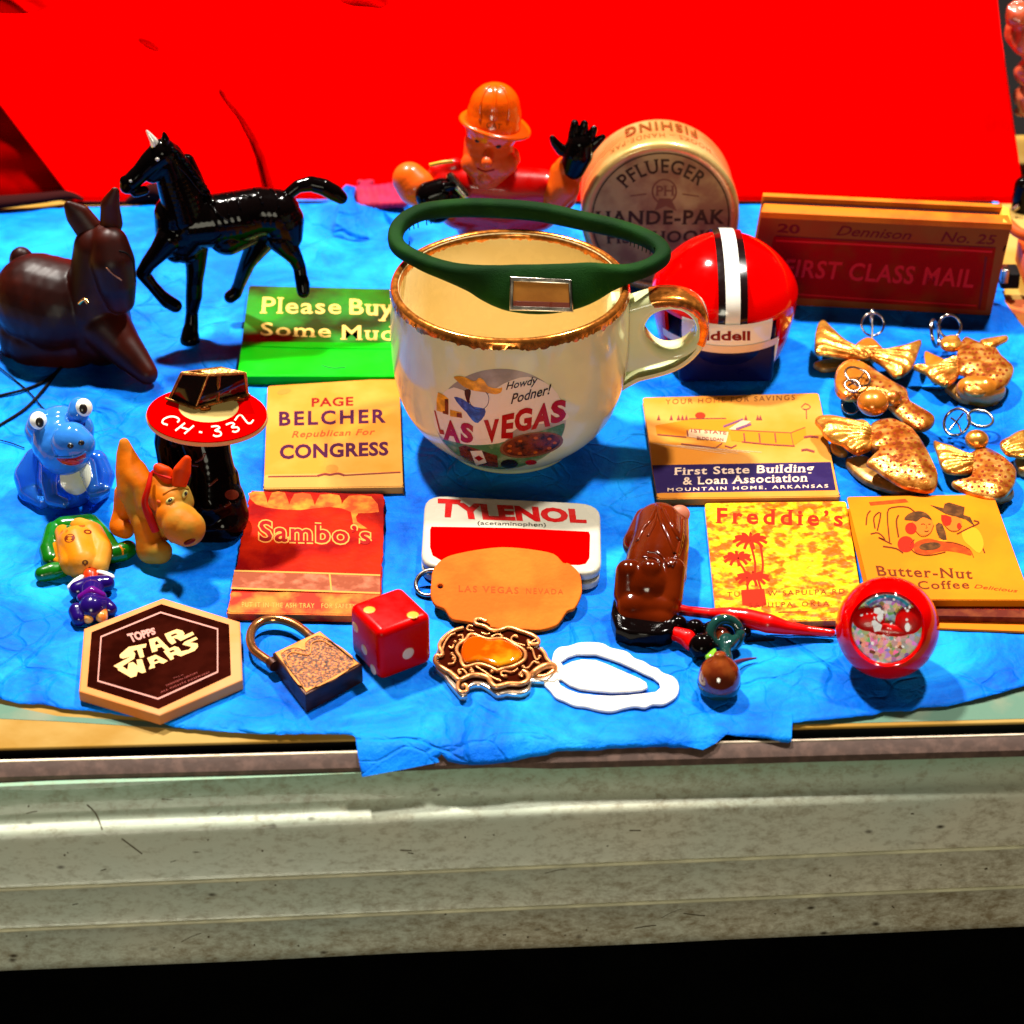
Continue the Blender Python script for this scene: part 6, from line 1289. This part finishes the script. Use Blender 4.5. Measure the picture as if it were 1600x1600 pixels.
lathe('clear_window', [(R_ * sin(radians(a)), R_ * cos(radians(a))) for a in (0.5, 6, 12, 18, 24, 30, 36, 42, 46)], cb, M_clear, ballt, axis=RF)
decal('lettering', arc_text2('SAFETY', 1386, 978, 66, 59, 235, 305, bold=0.01), Plane(cb + vd * R_ * 0.62, vd), 0.4, M_lw, ballt) if False else None

# ================================================================== gold angel ornaments
def angel_mat():
    m, nt, b = nodes_mat('speckled_gold', 0.28, 0.65); L = nt.links; tc = N(nt, 'ShaderNodeTexCoord')
    n = N(nt, 'ShaderNodeTexNoise', Scale=260.0, Detail=5.0); L.new(tc.outputs['Object'], n.inputs['Vector'])
    r = ramp(nt, [(0.36, (0.32, 0.06, 0.003)), (0.5, (0.62, 0.20, 0.02)), (0.64, (0.85, 0.42, 0.10))]); L.new(n.outputs['Fac'], r.inputs[0])
    v = N(nt, 'ShaderNodeTexVoronoi', Scale=520.0); v.inputs['Randomness'].default_value = 0.75; L.new(tc.outputs['Object'], v.inputs['Vector'])
    d = ramp(nt, [(0.08, (0.6, 0.6, 0.6)), (0.2, (0, 0, 0))]); L.new(v.outputs['Distance'], d.inputs[0])
    mx = N(nt, 'ShaderNodeMixRGB'); L.new(d.outputs[0], mx.inputs[0]); L.new(r.outputs[0], mx.inputs[1]); mx.inputs[2].default_value = (0.26, 0.035, 0.004, 1); L.new(mx.outputs[0], b.inputs['Base Color'])
    iv = N(nt, 'ShaderNodeMath', operation='SUBTRACT'); iv.inputs[0].default_value = 1.0; L.new(d.outputs[0], iv.inputs[1])
    bp = N(nt, 'ShaderNodeBump', Strength=0.9, Distance=0.0006); L.new(n.outputs['Fac'], bp.inputs['Height']); L.new(bp.outputs[0], b.inputs['Normal']); return m
M_ang = angel_mat(); M_wing = mat('pale_gold_wing', (0.80, 0.34, 0.05), 0.26, metal=0.7, col2=(0.45, 0.10, 0.005), vscale=220, bump=0.25, bscale=900); M_hd = mat('amber_gold_head', (0.70, 0.20, 0.015), 0.25, metal=0.4, coat=0.4, var=0.2, vscale=150)
GA = 'gold angel ornaments with wire rings on the right of the cloth'
def T(X, Y): return (1220 + X * 0.2375, 470 + Y * 0.2375)
def edge_d(p, R):
    best = 1e9
    for a, b in zip(R, R[1:] + R[:1]):
        ab = b - a; t = max(0, min(1, ((p.x - a.x) * ab.x + (p.y - a.y) * ab.y) / max(ab.x ** 2 + ab.y ** 2, 1e-9))); best = min(best, (p.x - a.x - ab.x * t) ** 2 + (p.y - a.y - ab.y * t) ** 2)
    return sqrt(best)
def relief(name, pts, z0, z1, bulge, w, m, parent, root=None, nrib=0, k=3, sag=0.0, bvh=False):
    """cast metal plate: traced outline, swelling towards its middle, ribs fanning out from root"""
    R = pxring([T(*q_) for q_ in pts], z1, k)
    V, F = slab_vf([(p.x, p.y) for p in R], (), z1 - z0, min(0.3, (z1 - z0) * 0.4)); V = [Vector((v.x, v.y, v.z + (z0 + z1) / 2)) for v in V]
    V, F = split_long(V, F, 0.8); c_ = sum(R, Vector()) / len(R)
    rt = at(*T(*root), z1) if root else None
    out = []
    for v in V:
        d = edge_d(v, R); zt = bulge * sqrt(min(1.0, d / w)) if v.z > (z0 + z1) / 2 else 0.0
        if rt is not None and v.z > (z0 + z1) / 2:
            a = atan2(v.y - rt.y, v.x - rt.x); r = sqrt((v.x - rt.x) ** 2 + (v.y - rt.y) ** 2); zt += 0.30 * sin(a * nrib) * min(1, d / 0.7) * min(1, r / 3)
        zt -= sag * ((v.x - c_.x) ** 2 + (v.y - c_.y) ** 2)
        out.append(Vector((v.x, v.y, max(0.05, v.z + zt))))
    return emit(name, out, F, m, parent, auto=70, bvh=bvh)
def inside(p, poly):
    c = False
    for (x0, y0), (x1, y1) in zip(poly, poly[1:] + poly[:1]):
        if (y0 > p[1]) != (y1 > p[1]) and p[0] < (x1 - x0) * (p[1] - y0) / (y1 - y0) + x0: c = not c
    return c
def pits(obj, pts, par, step=44, seed=1):
    random.seed(seed); sh = []; su = On(obj)
    for i in range(0, 30):
        for j in range(0, 30):
            X = min(q_[0] for q_ in pts) + j * step + (i % 2) * step / 2 + random.uniform(-7, 7); Y = min(q_[1] for q_ in pts) + i * step * 0.8 + random.uniform(-7, 7)
            if inside((X, Y), [((q_[0] - sum(a[0] for a in pts) / len(pts)) * 0.92 + sum(a[0] for a in pts) / len(pts), (q_[1] - sum(a[1] for a in pts) / len(pts)) * 0.92 + sum(a[1] for a in pts) / len(pts)) for q_ in pts]):
                sh.append(ell2(*T(X, Y), 2.5, 1.9, n=8))
    if sh: o = decal('pits', joined(*sh), su, 0.05, M_pit, par); o['kind'] = 'stuff'
M_pit = mat('pit_rust', (0.20, 0.020, 0.002), 0.6); M_under = mat('shell_gold', (0.42, 0.18, 0.03), 0.35, metal=0.35, var=0.3, vscale=300)
def angel(label, c):
    return thing('angel_ornament', label, 'ornament', at(*T(*c)), GA)
def wring(o, X, Y, z_, rpx, t, a, turns=1.0, r=0.34): ring('wire_ring', at(*T(X, Y), z_), rpx * 0.2375 / 5.6, t, a, r, M_steel, o, turns=turns)
def knob(o, name, X, Y, z_, rpx, m, sq=0.8): p_ = at(*T(X, Y), z_); r_q = rpx * 0.2375 / 5.6; return ellipsoid(name, p_, (r_q, r_q, r_q * sq), m, o, bvh=True)
# upper left one: wings spread wide
o = angel('gold winged ornament with two wide fan wings, nearest the red helmet', (560, 400))
relief('wing', [(232, 190), (250, 145), (285, 132), (330, 170), (400, 235), (470, 285), (560, 315), (620, 340), (590, 375), (500, 372), (420, 372), (300, 352), (228, 338), (222, 260)], 5.4, 6.4, 1.3, 2.5, M_wing, o, root=(640, 400), nrib=26)
relief('wing', [(560, 312), (640, 322), (720, 318), (820, 290), (925, 262), (905, 335), (880, 400), (850, 450), (790, 492), (740, 492), (680, 430), (600, 378), (540, 360)], 5.2, 6.2, 1.3, 2.5, M_wing, o, root=(500, 330), nrib=22)
relief('head', [(480, 312), (510, 275), (560, 250), (615, 262), (655, 300), (670, 325), (600, 335), (520, 330)], 4.5, 6.4, 1.2, 1.2, M_hd, o)
relief('under_plate', [(215, 415), (270, 395), (350, 385), (430, 395), (470, 410), (400, 440), (290, 455), (240, 440)], 0.4, 1.4, 1.2, 1.5, M_under, o)
blob('stem', [chain([JZ(*T(560, 330), 5, 12), JZ(*T(565, 380), 2, 12)])], M_hd, o, vox=0.4, smooth=3, floor=0.1)
wring(o, 605, 155, 8.8, 78, radians(62), 0.1); wring(o, 598, 95, 10.0, 45, radians(88), 1.3); tube('wire', [at(*T(600, 130), 10), at(*T(602, 190), 8.5), at(*T(600, 250), 7)], 0.34, M_steel, o, seg=6)
# upper right one
o = angel('gold angel ornament with pointed left wing, just below the right end of the box', (1350, 500))
dress = [(1160, 330), (1190, 240), (1225, 205), (1290, 245), (1340, 268), (1410, 285), (1450, 350), (1505, 400), (1535, 440), (1515, 500), (1470, 545), (1390, 578), (1290, 588), (1210, 565), (1200, 520), (1225, 480), (1160, 450)]
db_ = relief('dress', dress, 5.6, 6.6, 1.7, 4.0, M_ang, o, bvh=True, sag=0.006); pits(db_, dress, db_, seed=3)
relief('wing', [(870, 430), (930, 425), (1010, 425), (1090, 385), (1160, 370), (1185, 430), (1170, 490), (1130, 530), (1090, 553), (1030, 535), (985, 505), (950, 470), (900, 450)], 4.8, 5.8, 1.2, 2.2, M_wing, o, root=(1230, 420), nrib=20)
relief('wing', [(1310, 262), (1400, 242), (1480, 232), (1495, 250), (1450, 275), (1400, 300), (1340, 300)], 6.2, 7.2, 0.8, 1.2, M_wing, o)
relief('arm', [(1050, 260), (1100, 235), (1170, 240), (1190, 290), (1150, 320), (1090, 315), (1055, 295)], 5.8, 6.8, 1.2, 1.5, M_wing, o)
relief('orange_fin', [(945, 335), (1010, 355), (1075, 385), (1095, 405), (1020, 425), (960, 430)], 4.2, 5.0, 0.5, 1.2, M_hd, o)
blob('bell', [chain([JZ(*T(1240, 590), 3.4, 20), JZ(*T(1330, 600), 3.4, 24), JZ(*T(1400, 590), 3.4, 18)]), chain([JZ(*T(1230, 630), 1.6, 12), JZ(*T(1380, 640), 1.6, 13)])], M_hd, o, vox=0.4, smooth=3, floor=0.1)
relief('under_plate', [(1080, 565), (1140, 545), (1220, 570), (1260, 610), (1250, 655), (1180, 645), (1120, 605)], 0.8, 2.2, 0.9, 1.5, M_under, o)
wring(o, 1010, 215, 6.6, 92, radians(72), radians(72), 1.9, 0.42); wring(o, 1110, 170, 7.5, 80, radians(55), 0.25, 1.9, 0.4)
# large one in the middle
o = angel('largest gold angel ornament with a flared dotted dress, overlapping the corner of the buff matchbook', (760, 950))
rear = [(352, 520), (375, 440), (440, 395), (510, 400), (590, 440), (680, 500), (770, 555), (830, 590), (850, 660), (930, 710), (1010, 765), (995, 820), (920, 850), (840, 810), (740, 730), (660, 650), (560, 640), (450, 650), (370, 610)]
ra_ = relief('rear_wing', rear, 4.6, 5.6, 1.8, 3.0, M_ang, o, bvh=True); pits(ra_, [(560, 460), (830, 600), (1000, 770), (930, 840), (760, 720), (600, 600)], ra_, seed=5)
relief('halo', [(360, 560), (370, 470), (430, 410), (520, 400), (590, 450), (580, 540), (520, 600), (430, 630)], 5.4, 6.6, 1.0, 1.5, M_hd, o)
dress = [(600, 760), (660, 720), (760, 720), (850, 790), (900, 860), (950, 950), (1000, 1040), (1035, 1110), (1030, 1175), (985, 1202), (900, 1200), (800, 1180), (700, 1135), (620, 1085), (565, 1050), (600, 1015), (650, 970), (600, 940), (590, 860)]
db_ = relief('dress', dress, 7.0, 8.0, 2.0, 4.5, M_ang, o, bvh=True, sag=0.008); pits(db_, dress, db_, step=46, seed=7)
knob(o, 'head', 605, 672, 9.0, 102, M_hd); knob(o, 'hair_bun', 735, 640, 8.2, 60, M_ang)
relief('wing', [(225, 790), (250, 765), (330, 765), (450, 785), (560, 800), (605, 850), (605, 950), (560, 985), (500, 1002), (440, 970), (400, 940), (330, 915), (285, 880), (262, 835)], 5.8, 6.8, 1.6, 2.6, M_wing, o, root=(680, 890), nrib=18)
relief('under_plate', [(425, 1055), (480, 1025), (570, 1030), (640, 1100), (760, 1170), (880, 1210), (890, 1250), (780, 1262), (660, 1230), (560, 1190), (480, 1130)], 0.5, 1.8, 1.3, 2.0, M_under, o)
blob('body', [chain([JZ(*T(640, 900), 4.5, 20), JZ(*T(760, 1050), 4.0, 26)]), chain([JZ(*T(680, 950), 3, 14), JZ(*T(700, 1120), 1.5, 14)])], M_under, o, vox=0.5, smooth=3, floor=0.1)
relief('foot_plate', [(330, 930), (400, 960), (440, 1000), (400, 1015), (340, 985)], 2.0, 3.0, 0.8, 1.0, M_under, o)
wring(o, 505, 500, 9.4, 88, radians(22), radians(58)); wring(o, 470, 560, 9.6, 50, radians(20), 0.3); wring(o, 455, 700, 2.5, 52, radians(30), 0.3); tube('wire', [at(*T(560, 455), 9.4), at(*T(510, 520), 9.6), at(*T(440, 560), 9.4)], 0.26, M_steel, o, seg=6)
# lower right one
o = angel('gold angel ornament below two grey rings, at the right edge beyond the orange matchbook', (1380, 1120))
dress = [(1125, 1185), (1180, 1172), (1240, 1160), (1262, 1110), (1235, 1040), (1260, 980), (1340, 940), (1430, 985), (1500, 1040), (1548, 1100), (1548, 1170), (1510, 1240), (1450, 1280), (1350, 1280), (1250, 1255), (1170, 1222)]
db_ = relief('dress', dress, 4.4, 5.4, 1.6, 4.0, M_ang, o, bvh=True, sag=0.006); pits(db_, dress, db_, seed=9)
relief('wing', [(1005, 925), (1060, 940), (1130, 955), (1220, 1000), (1300, 1015), (1300, 1080), (1250, 1125), (1170, 1132), (1090, 1120), (1050, 1075), (1030, 1010)], 4.2, 5.2, 1.1, 2.2, M_wing, o, root=(1340, 1060), nrib=18)
relief('wing', [(1440, 935), (1500, 895), (1560, 860), (1625, 865), (1640, 940), (1620, 1020), (1540, 1015), (1480, 1000)], 4.8, 5.8, 1.1, 2.2, M_wing, o, root=(1380, 1010), nrib=18)
knob(o, 'head', 1290, 915, 6.2, 76, M_wing)
relief('under_plate', [(1540, 1040), (1640, 1030), (1640, 1110), (1590, 1120), (1550, 1090)], 0.5, 2.4, 0.8, 1.5, M_under, o); blob('body', [chain([JZ(*T(1330, 1060), 2.6, 18), JZ(*T(1420, 1180), 2.2, 24)]), chain([JZ(*T(1400, 1290), 1.8, 14), JZ(*T(1480, 1270), 1.8, 12)])], M_under, o, vox=0.45, smooth=3, floor=0.1)
wring(o, 1160, 800, 5.2, 90, radians(50), radians(-50), 1.9, 0.42); wring(o, 1312, 780, 4.5, 82, radians(10), 0.3, 1.9, 0.42)
tube('wire', [at(*T(1110, 850), 5.5), at(*T(1160, 790), 6.5), at(*T(1200, 740), 6.5)], 0.3, M_steel, o, seg=6); tube('wire', [at(*T(1120, 770), 6), at(*T(1165, 810), 5.5), at(*T(1190, 870), 4.6)], 0.3, M_steel, o, seg=6)

# ================================================================== helmet
hyc = at(1135, 600).y + 17
hel = thing('toy_helmet', 'red toy football helmet with white centre stripe behind the buff matchbook', 'helmet', (av(1132, 500, hyc).x, hyc, 0))
RX = 20.9; RY = 22.5; ZC = av(1131, 508, hyc - RY).z; hc0 = Vector((av(1130, 500, hyc).x, hyc, ZC))
top_z = av(1131, 372, hyc + 2).z; RZ = top_z - ZC
def HS(th, ph, k_=1.0):
    """th: angle round (0 = towards viewer, + right), ph: height angle"""
    s_low = (1 - 0.10 * sin(2 * ph)) if ph >= 0 else 1 - 0.12 * (-ph) ** 1.5
    z_ = hc0.z + (RZ * sin(ph) if ph >= 0 else ZC * sin(ph) / sin(1.25)) * k_
    return Vector((hc0.x + RX * k_ * sin(th) * cos(ph if ph >= 0 else ph * 0.42) * s_low, hc0.y - RY * k_ * cos(th) * cos(ph if ph >= 0 else ph * 0.42) * s_low, z_))
M_hel = mat('red_helmet_gloss', (0.72, 0.0, 0.0), 0.1, spec=0.35)
def front_cut(th, ph): return -radians(60) < th < radians(43) and ph < radians(-4)
V = []; F = []; NT, NP = 180, 90
phs = [radians(90 - 161.6 * j / NP) for j in range(NP + 1)]
for j, ph in enumerate(phs):
    for i in range(NT): V.append(HS(2 * pi * i / NT - pi, ph))
for j in range(NP):
    for i in range(NT):
        th = 2 * pi * (i + 0.5) / NT - pi; ph = (phs[j] + phs[j + 1]) / 2
        if front_cut(th, ph): continue
        a = j * NT + i; b = j * NT + (i + 1) % NT; F.append((a, a + NT, b + NT, b))
V2, F2 = evaluated(V, F, [('SOLIDIFY', dict(thickness=1.6, offset=-1)), ('SMOOTH', dict(factor=0.5, iterations=3))])
hs = emit('shell', V2, F2, M_hel, hel, auto=50, bvh=True)
SHl = On(hs)
def patch(name, th0, th1, ph0, ph1, k_, m, nx=10, ny=40, parent=hel, fth=None):
    V = []; F = []
    for j in range(ny + 1):
        for i in range(nx + 1):
            ph = radians(ph0 + (ph1 - ph0) * j / ny); 
            if fth: x = th0 + (th1 - th0) * i / nx; V.append(fth(x, ph, k_))
            else: V.append(HS(radians(th0 + (th1 - th0) * i / nx), ph, k_))
    for j in range(ny):
        for i in range(nx): a = j * (nx + 1) + i; F.append((a, a + 1, a + nx + 2, a + nx + 1))
    return emit(name, V, F, m, parent)
def SX(x, ph, k_):          # strip running over the crown, x in mm from the middle
    zz = hc0.z + RZ * k_ * sin(ph); c_ = cos(ph); y_ = -RY * k_ * c_; 
    q_ = 1 - (x / RX) ** 2
    return Vector((hc0.x + x, hc0.y + y_ * sqrt(q_), hc0.z + (zz - hc0.z) * sqrt(q_)))
patch('black_stripe', -3.6, 4.6, -2, 175, 1.012, mat('black_stripe_paint', (0.008, 0.002, 0.002), 0.2, coat=0.5), fth=SX, ny=80)
patch('white_stripe', -1.6, 2.5, -2, 175, 1.024, M_wgloss, fth=SX, ny=80)
patch('front_plate', -38, 33, -16, 2, 1.045, M_wgloss, nx=30, ny=8)
patch('front_edge', -58, 41, -21, -15, 1.055, mat('ivory_edge', (0.75, 0.55, 0.36), 0.3, coat=0.4), nx=30, ny=4)
fpn = On(bpy.data.objects['front_plate']) if False else On(BVHTree.FromPolygons([HS(radians(-60 + 123 * i / 40), radians(-22 + 24 * j / 8), 1.045) for j in range(9) for i in range(41)], [(j * 41 + i, j * 41 + i + 1, (j + 1) * 41 + i + 1, (j + 1) * 41 + i) for j in range(8) for i in range(40)]))
decal('lettering', text2('Riddell', [(1084, 517), (1172, 517), (1172, 532), (1084, 532)], bold=0.03), fpn, 0.12, mat('dark_red_letters', (0.22, 0.01, 0.01), 0.4), hel, 3)
ellipsoid('dark_opening', Vector((hc0.x, hc0.y - 0.5, ZC * 0.55)), (RX * 0.93, RY * 0.86, ZC * 0.55), mat('navy_black_lining', (0.002, 0.003, 0.045), 0.35, spec=0.2), hel)
box('chin_foam', Vector((hc0.x, hc0.y - 11.5, ZC * 0.45)), (27, 12, ZC * 0.85), bpy.data.materials['navy_black_lining'], hel, bev=1.5)
tube('white_edge', [HS(radians(41), radians(-18), 1.04), HS(radians(43), radians(-34), 1.04), HS(radians(44), radians(-55), 1.04), HS(radians(44), radians(-70), 1.04)], 0.45, M_wgloss, hel)

# ================================================================== round tackle tin
tyc = at(1032, 452).y
tin2 = thing('round_tin', 'round weathered fish hook tin standing on edge behind the helmet', 'tin', (av(1032, 400, tyc).x, tyc + 8, 0))
M_tin = mat('weathered_gold_tin', (0.50, 0.30, 0.08), 0.3, metal=0.35, col2=(0.66, 0.46, 0.17), vscale=60, coat=0.3, bump=0.1, rvar=0.1); M_tinf = mat('mottled_tin_face', (0.24, 0.11, 0.02), 0.6, col2=(0.42, 0.31, 0.07), vscale=110, thr=(0.4, 0.62), detail=8, metal=0.1)
lean = radians(6); RT = Matrix.Rotation(radians(90) - lean, 3, 'X') 
RT = Matrix((Vector((1, 0, 0)), Vector((0, sin(lean), cos(lean))), Vector((0, -cos(lean), sin(lean))))).transposed()
TRr = mm(av(1032, 350, tyc), 124); tcn = Vector((av(1032, 350, tyc).x, tyc, TRr)); TD = 24.5
lathe('side', [(TRr - 2.0, -TD), (TRr - 0.7, -TD + 0.6), (TRr - 0.4, -TD + 2), (TRr - 0.4, -8.0), (TRr, -7.6), (TRr, -1.8), (TRr - 0.5, -0.6), (TRr - 1.6, 0.0), (TRr - 2.6, -0.35)], tcn, M_tin, tin2, seg=96, axis=RT, auto=60, bvh=True)
lathe('face', [(TRr - 2.2, -0.3), (TRr - 3.4, -0.5), (0.01, -0.5)], tcn, M_tinf, tin2, seg=96, axis=RT)
lathe('back', [(TRr - 2.0, -TD), (0.01, -TD)], tcn, M_tin, tin2, axis=RT)
tf = Plane(tcn + RT @ Vector((0, 0, -0.5)), RT @ Vector((0, 0, 1)))
fc_ = to_px(tcn); kr = FPX / depth_of(tcn); kyv = abs(to_px(tcn + RT @ Vector((0, 1, 0)))[1] - fc_[1]) / kr
M_di = mat('faded_dark_ink', (0.055, 0.03, 0.01), 0.5)
lathe('printed_ring', [(TRr - 3.1, -0.44), (TRr - 3.55, -0.44)], tcn, M_di, tin2, axis=RT)
decal('lettering', arc_text2('PFLUEGER', fc_[0] + 4, fc_[1] + 2, 78, 102, 138, 46, ky=kyv, bold=0.02, serif=True, space=1.15), tf, 0.05, M_di, tin2)
decal('lettering', joined(text2('HANDE-PAK', [(930, 330), (1134, 327), (1132, 350), (930, 352)], bold=0.03, serif=True, space=1.12)), tf, 0.06, M_di, tin2)
decal('lettering', joined(text2('FISH HOOKS', [(946, 362), (1128, 359), (1124, 378), (948, 381)], bold=0.03, serif=True, space=1.12)), tf, 0.06, M_di, tin2)
M_em = mat('faded_brown_emblem', (0.20, 0.085, 0.03), 0.5)
decal('emblem', joined(text2('PH', [(1024, 290), (1054, 290), (1054, 306), (1024, 306)], bold=0.02, serif=True), ell2(1038, 299, 20, 20, hole=0.86), line2([(985, 306), (1010, 303)], 2), line2([(1066, 303), (1092, 307)], 2), poly2([(1030, 310), (1048, 310), (1058, 330), (1040, 322), (1022, 330)])), tf, 0.05, M_em, tin2)
# words round the side, upside down from here
def side_text(body, a0, a1, z0_, z1_, m, **kw):
    Nn, Ff = glyphs(body, kw.get('bold', 0.01), kw.get('serif', False), kw.get('space', 1.2)); V = []
    for v in Nn:
        a = radians(a0 + (a1 - a0) * v.x); V.append(tcn + RT @ Vector(((TRr + 0.06) * cos(a), (TRr + 0.06) * sin(a), z0_ + (z1_ - z0_) * v.y)))
    emit('side_lettering', V, Ff, m, tin2, smooth=False)
M_si = mat('side_brown_ink', (0.13, 0.045, 0.006), 0.5)
TRs = TRr
side_text('FISHING', 62, 116, -20.0, -12.5, M_si, bold=0.02)
side_text('HOOKS \u2013 HANDE-PAK', 52, 130, -9.0, -5.0, M_si, bold=0.0)

# ================================================================== long label box
fb_ = [at(1163, 474), at(1548, 494)]
xax = (fb_[1] - fb_[0]).normalized(); roll = 0.0
bx_ = thing('label_box', 'long narrow red cardboard box with raised lettering standing behind the gold angels', 'box', (fb_[0] + fb_[1]) / 2)
Yv = fb_[0].y * 0.5 + fb_[1].y * 0.5
def vp(x, y, back=0.0):       # front face: a vertical plane through the foot line, pushed back by 'back'
    n = Vector((xax.y, -xax.x, 0)).normalized(); return Plane(fb_[0] - n * back, n)(x, y)
front_px = [(1189, 334), (1581, 353), (1548, 494), (1163, 474)]
FT = [vp(*p_) for p_ in front_px]; nf_ = Vector((xax.y, -xax.x, 0)).normalized()
dpb = 9.5
for p_ in FT[2:]: p_.z = max(p_.z, 0.05)
BKs = [p_ - nf_ * dpb for p_ in FT]
M_box = mat('dark_red_card', (0.22, 0.045, 0.006), 0.8, col2=(0.26, 0.02, 0.002), vscale=55, bump=0.1, spec=0.15); M_lid = mat('orange_worn_lid', (0.60, 0.13, 0.003), 0.6, col2=(0.50, 0.075, 0.002), vscale=90)
V = FT + BKs; F = [(0, 3, 2, 1), (4, 5, 6, 7), (1, 2, 6, 5), (0, 4, 7, 3), (3, 7, 6, 2), (0, 1, 5, 4)]
V2, F2 = evaluated(V, F, [('BEVEL', dict(width=0.5, segments=3, limit_method='NONE'))]); emit('body', V2, F2, M_box, bx_, auto=40)
upx = (FT[0] - FT[3]).normalized()
def lidp(u_, back, up_): return FT[0].lerp(FT[1], u_) - nf_ * back + Vector((0, 0, up_))
def prism(name, quads, m, parent, bev=0.15):
    V = quads; F = [(0, 1, 2, 3), (7, 6, 5, 4), (0, 4, 5, 1), (1, 5, 6, 2), (2, 6, 7, 3), (3, 7, 4, 0)]
    V2, F2 = evaluated(V, F, [('BEVEL', dict(width=bev, segments=2, limit_method='NONE'))]); return emit(name, V2, F2, m, parent, auto=40)
prism('lid_front', [lidp(-0.002, -0.3, -1.2), lidp(1.002, -0.3, -1.2), lidp(1.002, 3.6, -1.2), lidp(-0.002, 3.6, -1.2), lidp(0, -0.2, 0.7), lidp(1, -0.2, 0.7), lidp(0.985, 3.8, 1.6), lidp(0.01, 3.8, 1.6)], M_lid, bx_)
prism('lid_back', [lidp(0, 7.2, 0), lidp(0.97, 7.2, 0), lidp(0.97, 9.6, 0), lidp(0, 9.6, 0), lidp(0.004, 7.4, 2.2), lidp(0.965, 7.4, 2.2), lidp(0.965, 9.4, 2.4), lidp(0.004, 9.4, 2.4)], M_lid, bx_)
prism('lid_slot', [lidp(0.002, 3.5, 0), lidp(0.955, 3.5, 0), lidp(0.955, 7.5, 0), lidp(0.002, 7.5, 0), lidp(0.012, 3.6, 0.7), lidp(0.95, 3.6, 0.7), lidp(0.95, 7.4, 0.7), lidp(0.012, 7.4, 0.7)], M_gap, bx_, 0.05)
prism('lid_corner', [lidp(0.955, -0.2, 0), lidp(1.004, -0.2, 0), lidp(1.0, 9.2, 0), lidp(0.955, 9.2, 0), lidp(0.965, 0.5, 1.0), lidp(0.998, 0.3, 0.7), lidp(0.992, 8.6, 1.6), lidp(0.965, 8.6, 2.2)], mat('yellow_worn_corner', (0.78, 0.36, 0.04), 0.5), bx_)
pf = Plane(FT[0], nf_)
def I(x, y): return (1160 + x * 0.275, 280 + y * 0.275)
def IP(l): return [I(x, y) for x, y in l]
M_dr = mat('dark_maroon_ink', (0.13, 0.004, 0.003), 0.5); M_br = mat('raised_red_ink', (0.58, 0.006, 0.004), 0.45)
decal('lettering', text2('20', IP([(205, 250), (330, 258), (325, 312), (195, 300)]), bold=0.03), pf, 0.12, M_dr, bx_)
decal('lettering', text2('Dennison', IP([(540, 262), (965, 292), (960, 345), (530, 318)]), bold=0.012, shear=0.35), pf, 0.12, M_dr, bx_)
decal('lettering', text2('No. 25', IP([(1140, 295), (1445, 318), (1440, 372), (1125, 355)]), bold=0.012, shear=0.2), pf, 0.12, M_dr, bx_)
decal('red_panel', poly2(IP([(180, 325), (620, 340), (1440, 392), (1380, 745), (700, 700), (120, 660), (140, 480)])), pf, 0.06, mat('worn_red_panel', (0.27, 0.0, 0.0), 0.9, col2=(0.22, 0.012, 0.0), vscale=90), bx_)
decal('rule', line2(IP([(190, 348), (620, 368), (1420, 412)]), 3.2), pf, 0.12, M_br, bx_); decal('rule', line2(IP([(190, 322), (620, 346), (1440, 388)]), 2.0), pf, 0.12, M_dr, bx_)
decal('lettering', text2('FIRST CLASS MAIL', IP([(245, 450), (1325, 512), (1310, 618), (230, 552)]), bold=0.022, space=1.08, shear=0.08), pf, 0.14, M_br, bx_)
decal('rule', line2(IP([(300, 652), (700, 680), (1330, 718)]), 2.0), pf, 0.12, M_br, bx_); decal('border', line2(IP([(1385, 440), (1345, 740)]), 3.5), pf, 0.11, M_dr, bx_)
decal('torn_spot', poly2(IP([(1490, 378), (1502, 380), (1485, 410), (1478, 405)])), pf, 0.12, M_gap, bx_)
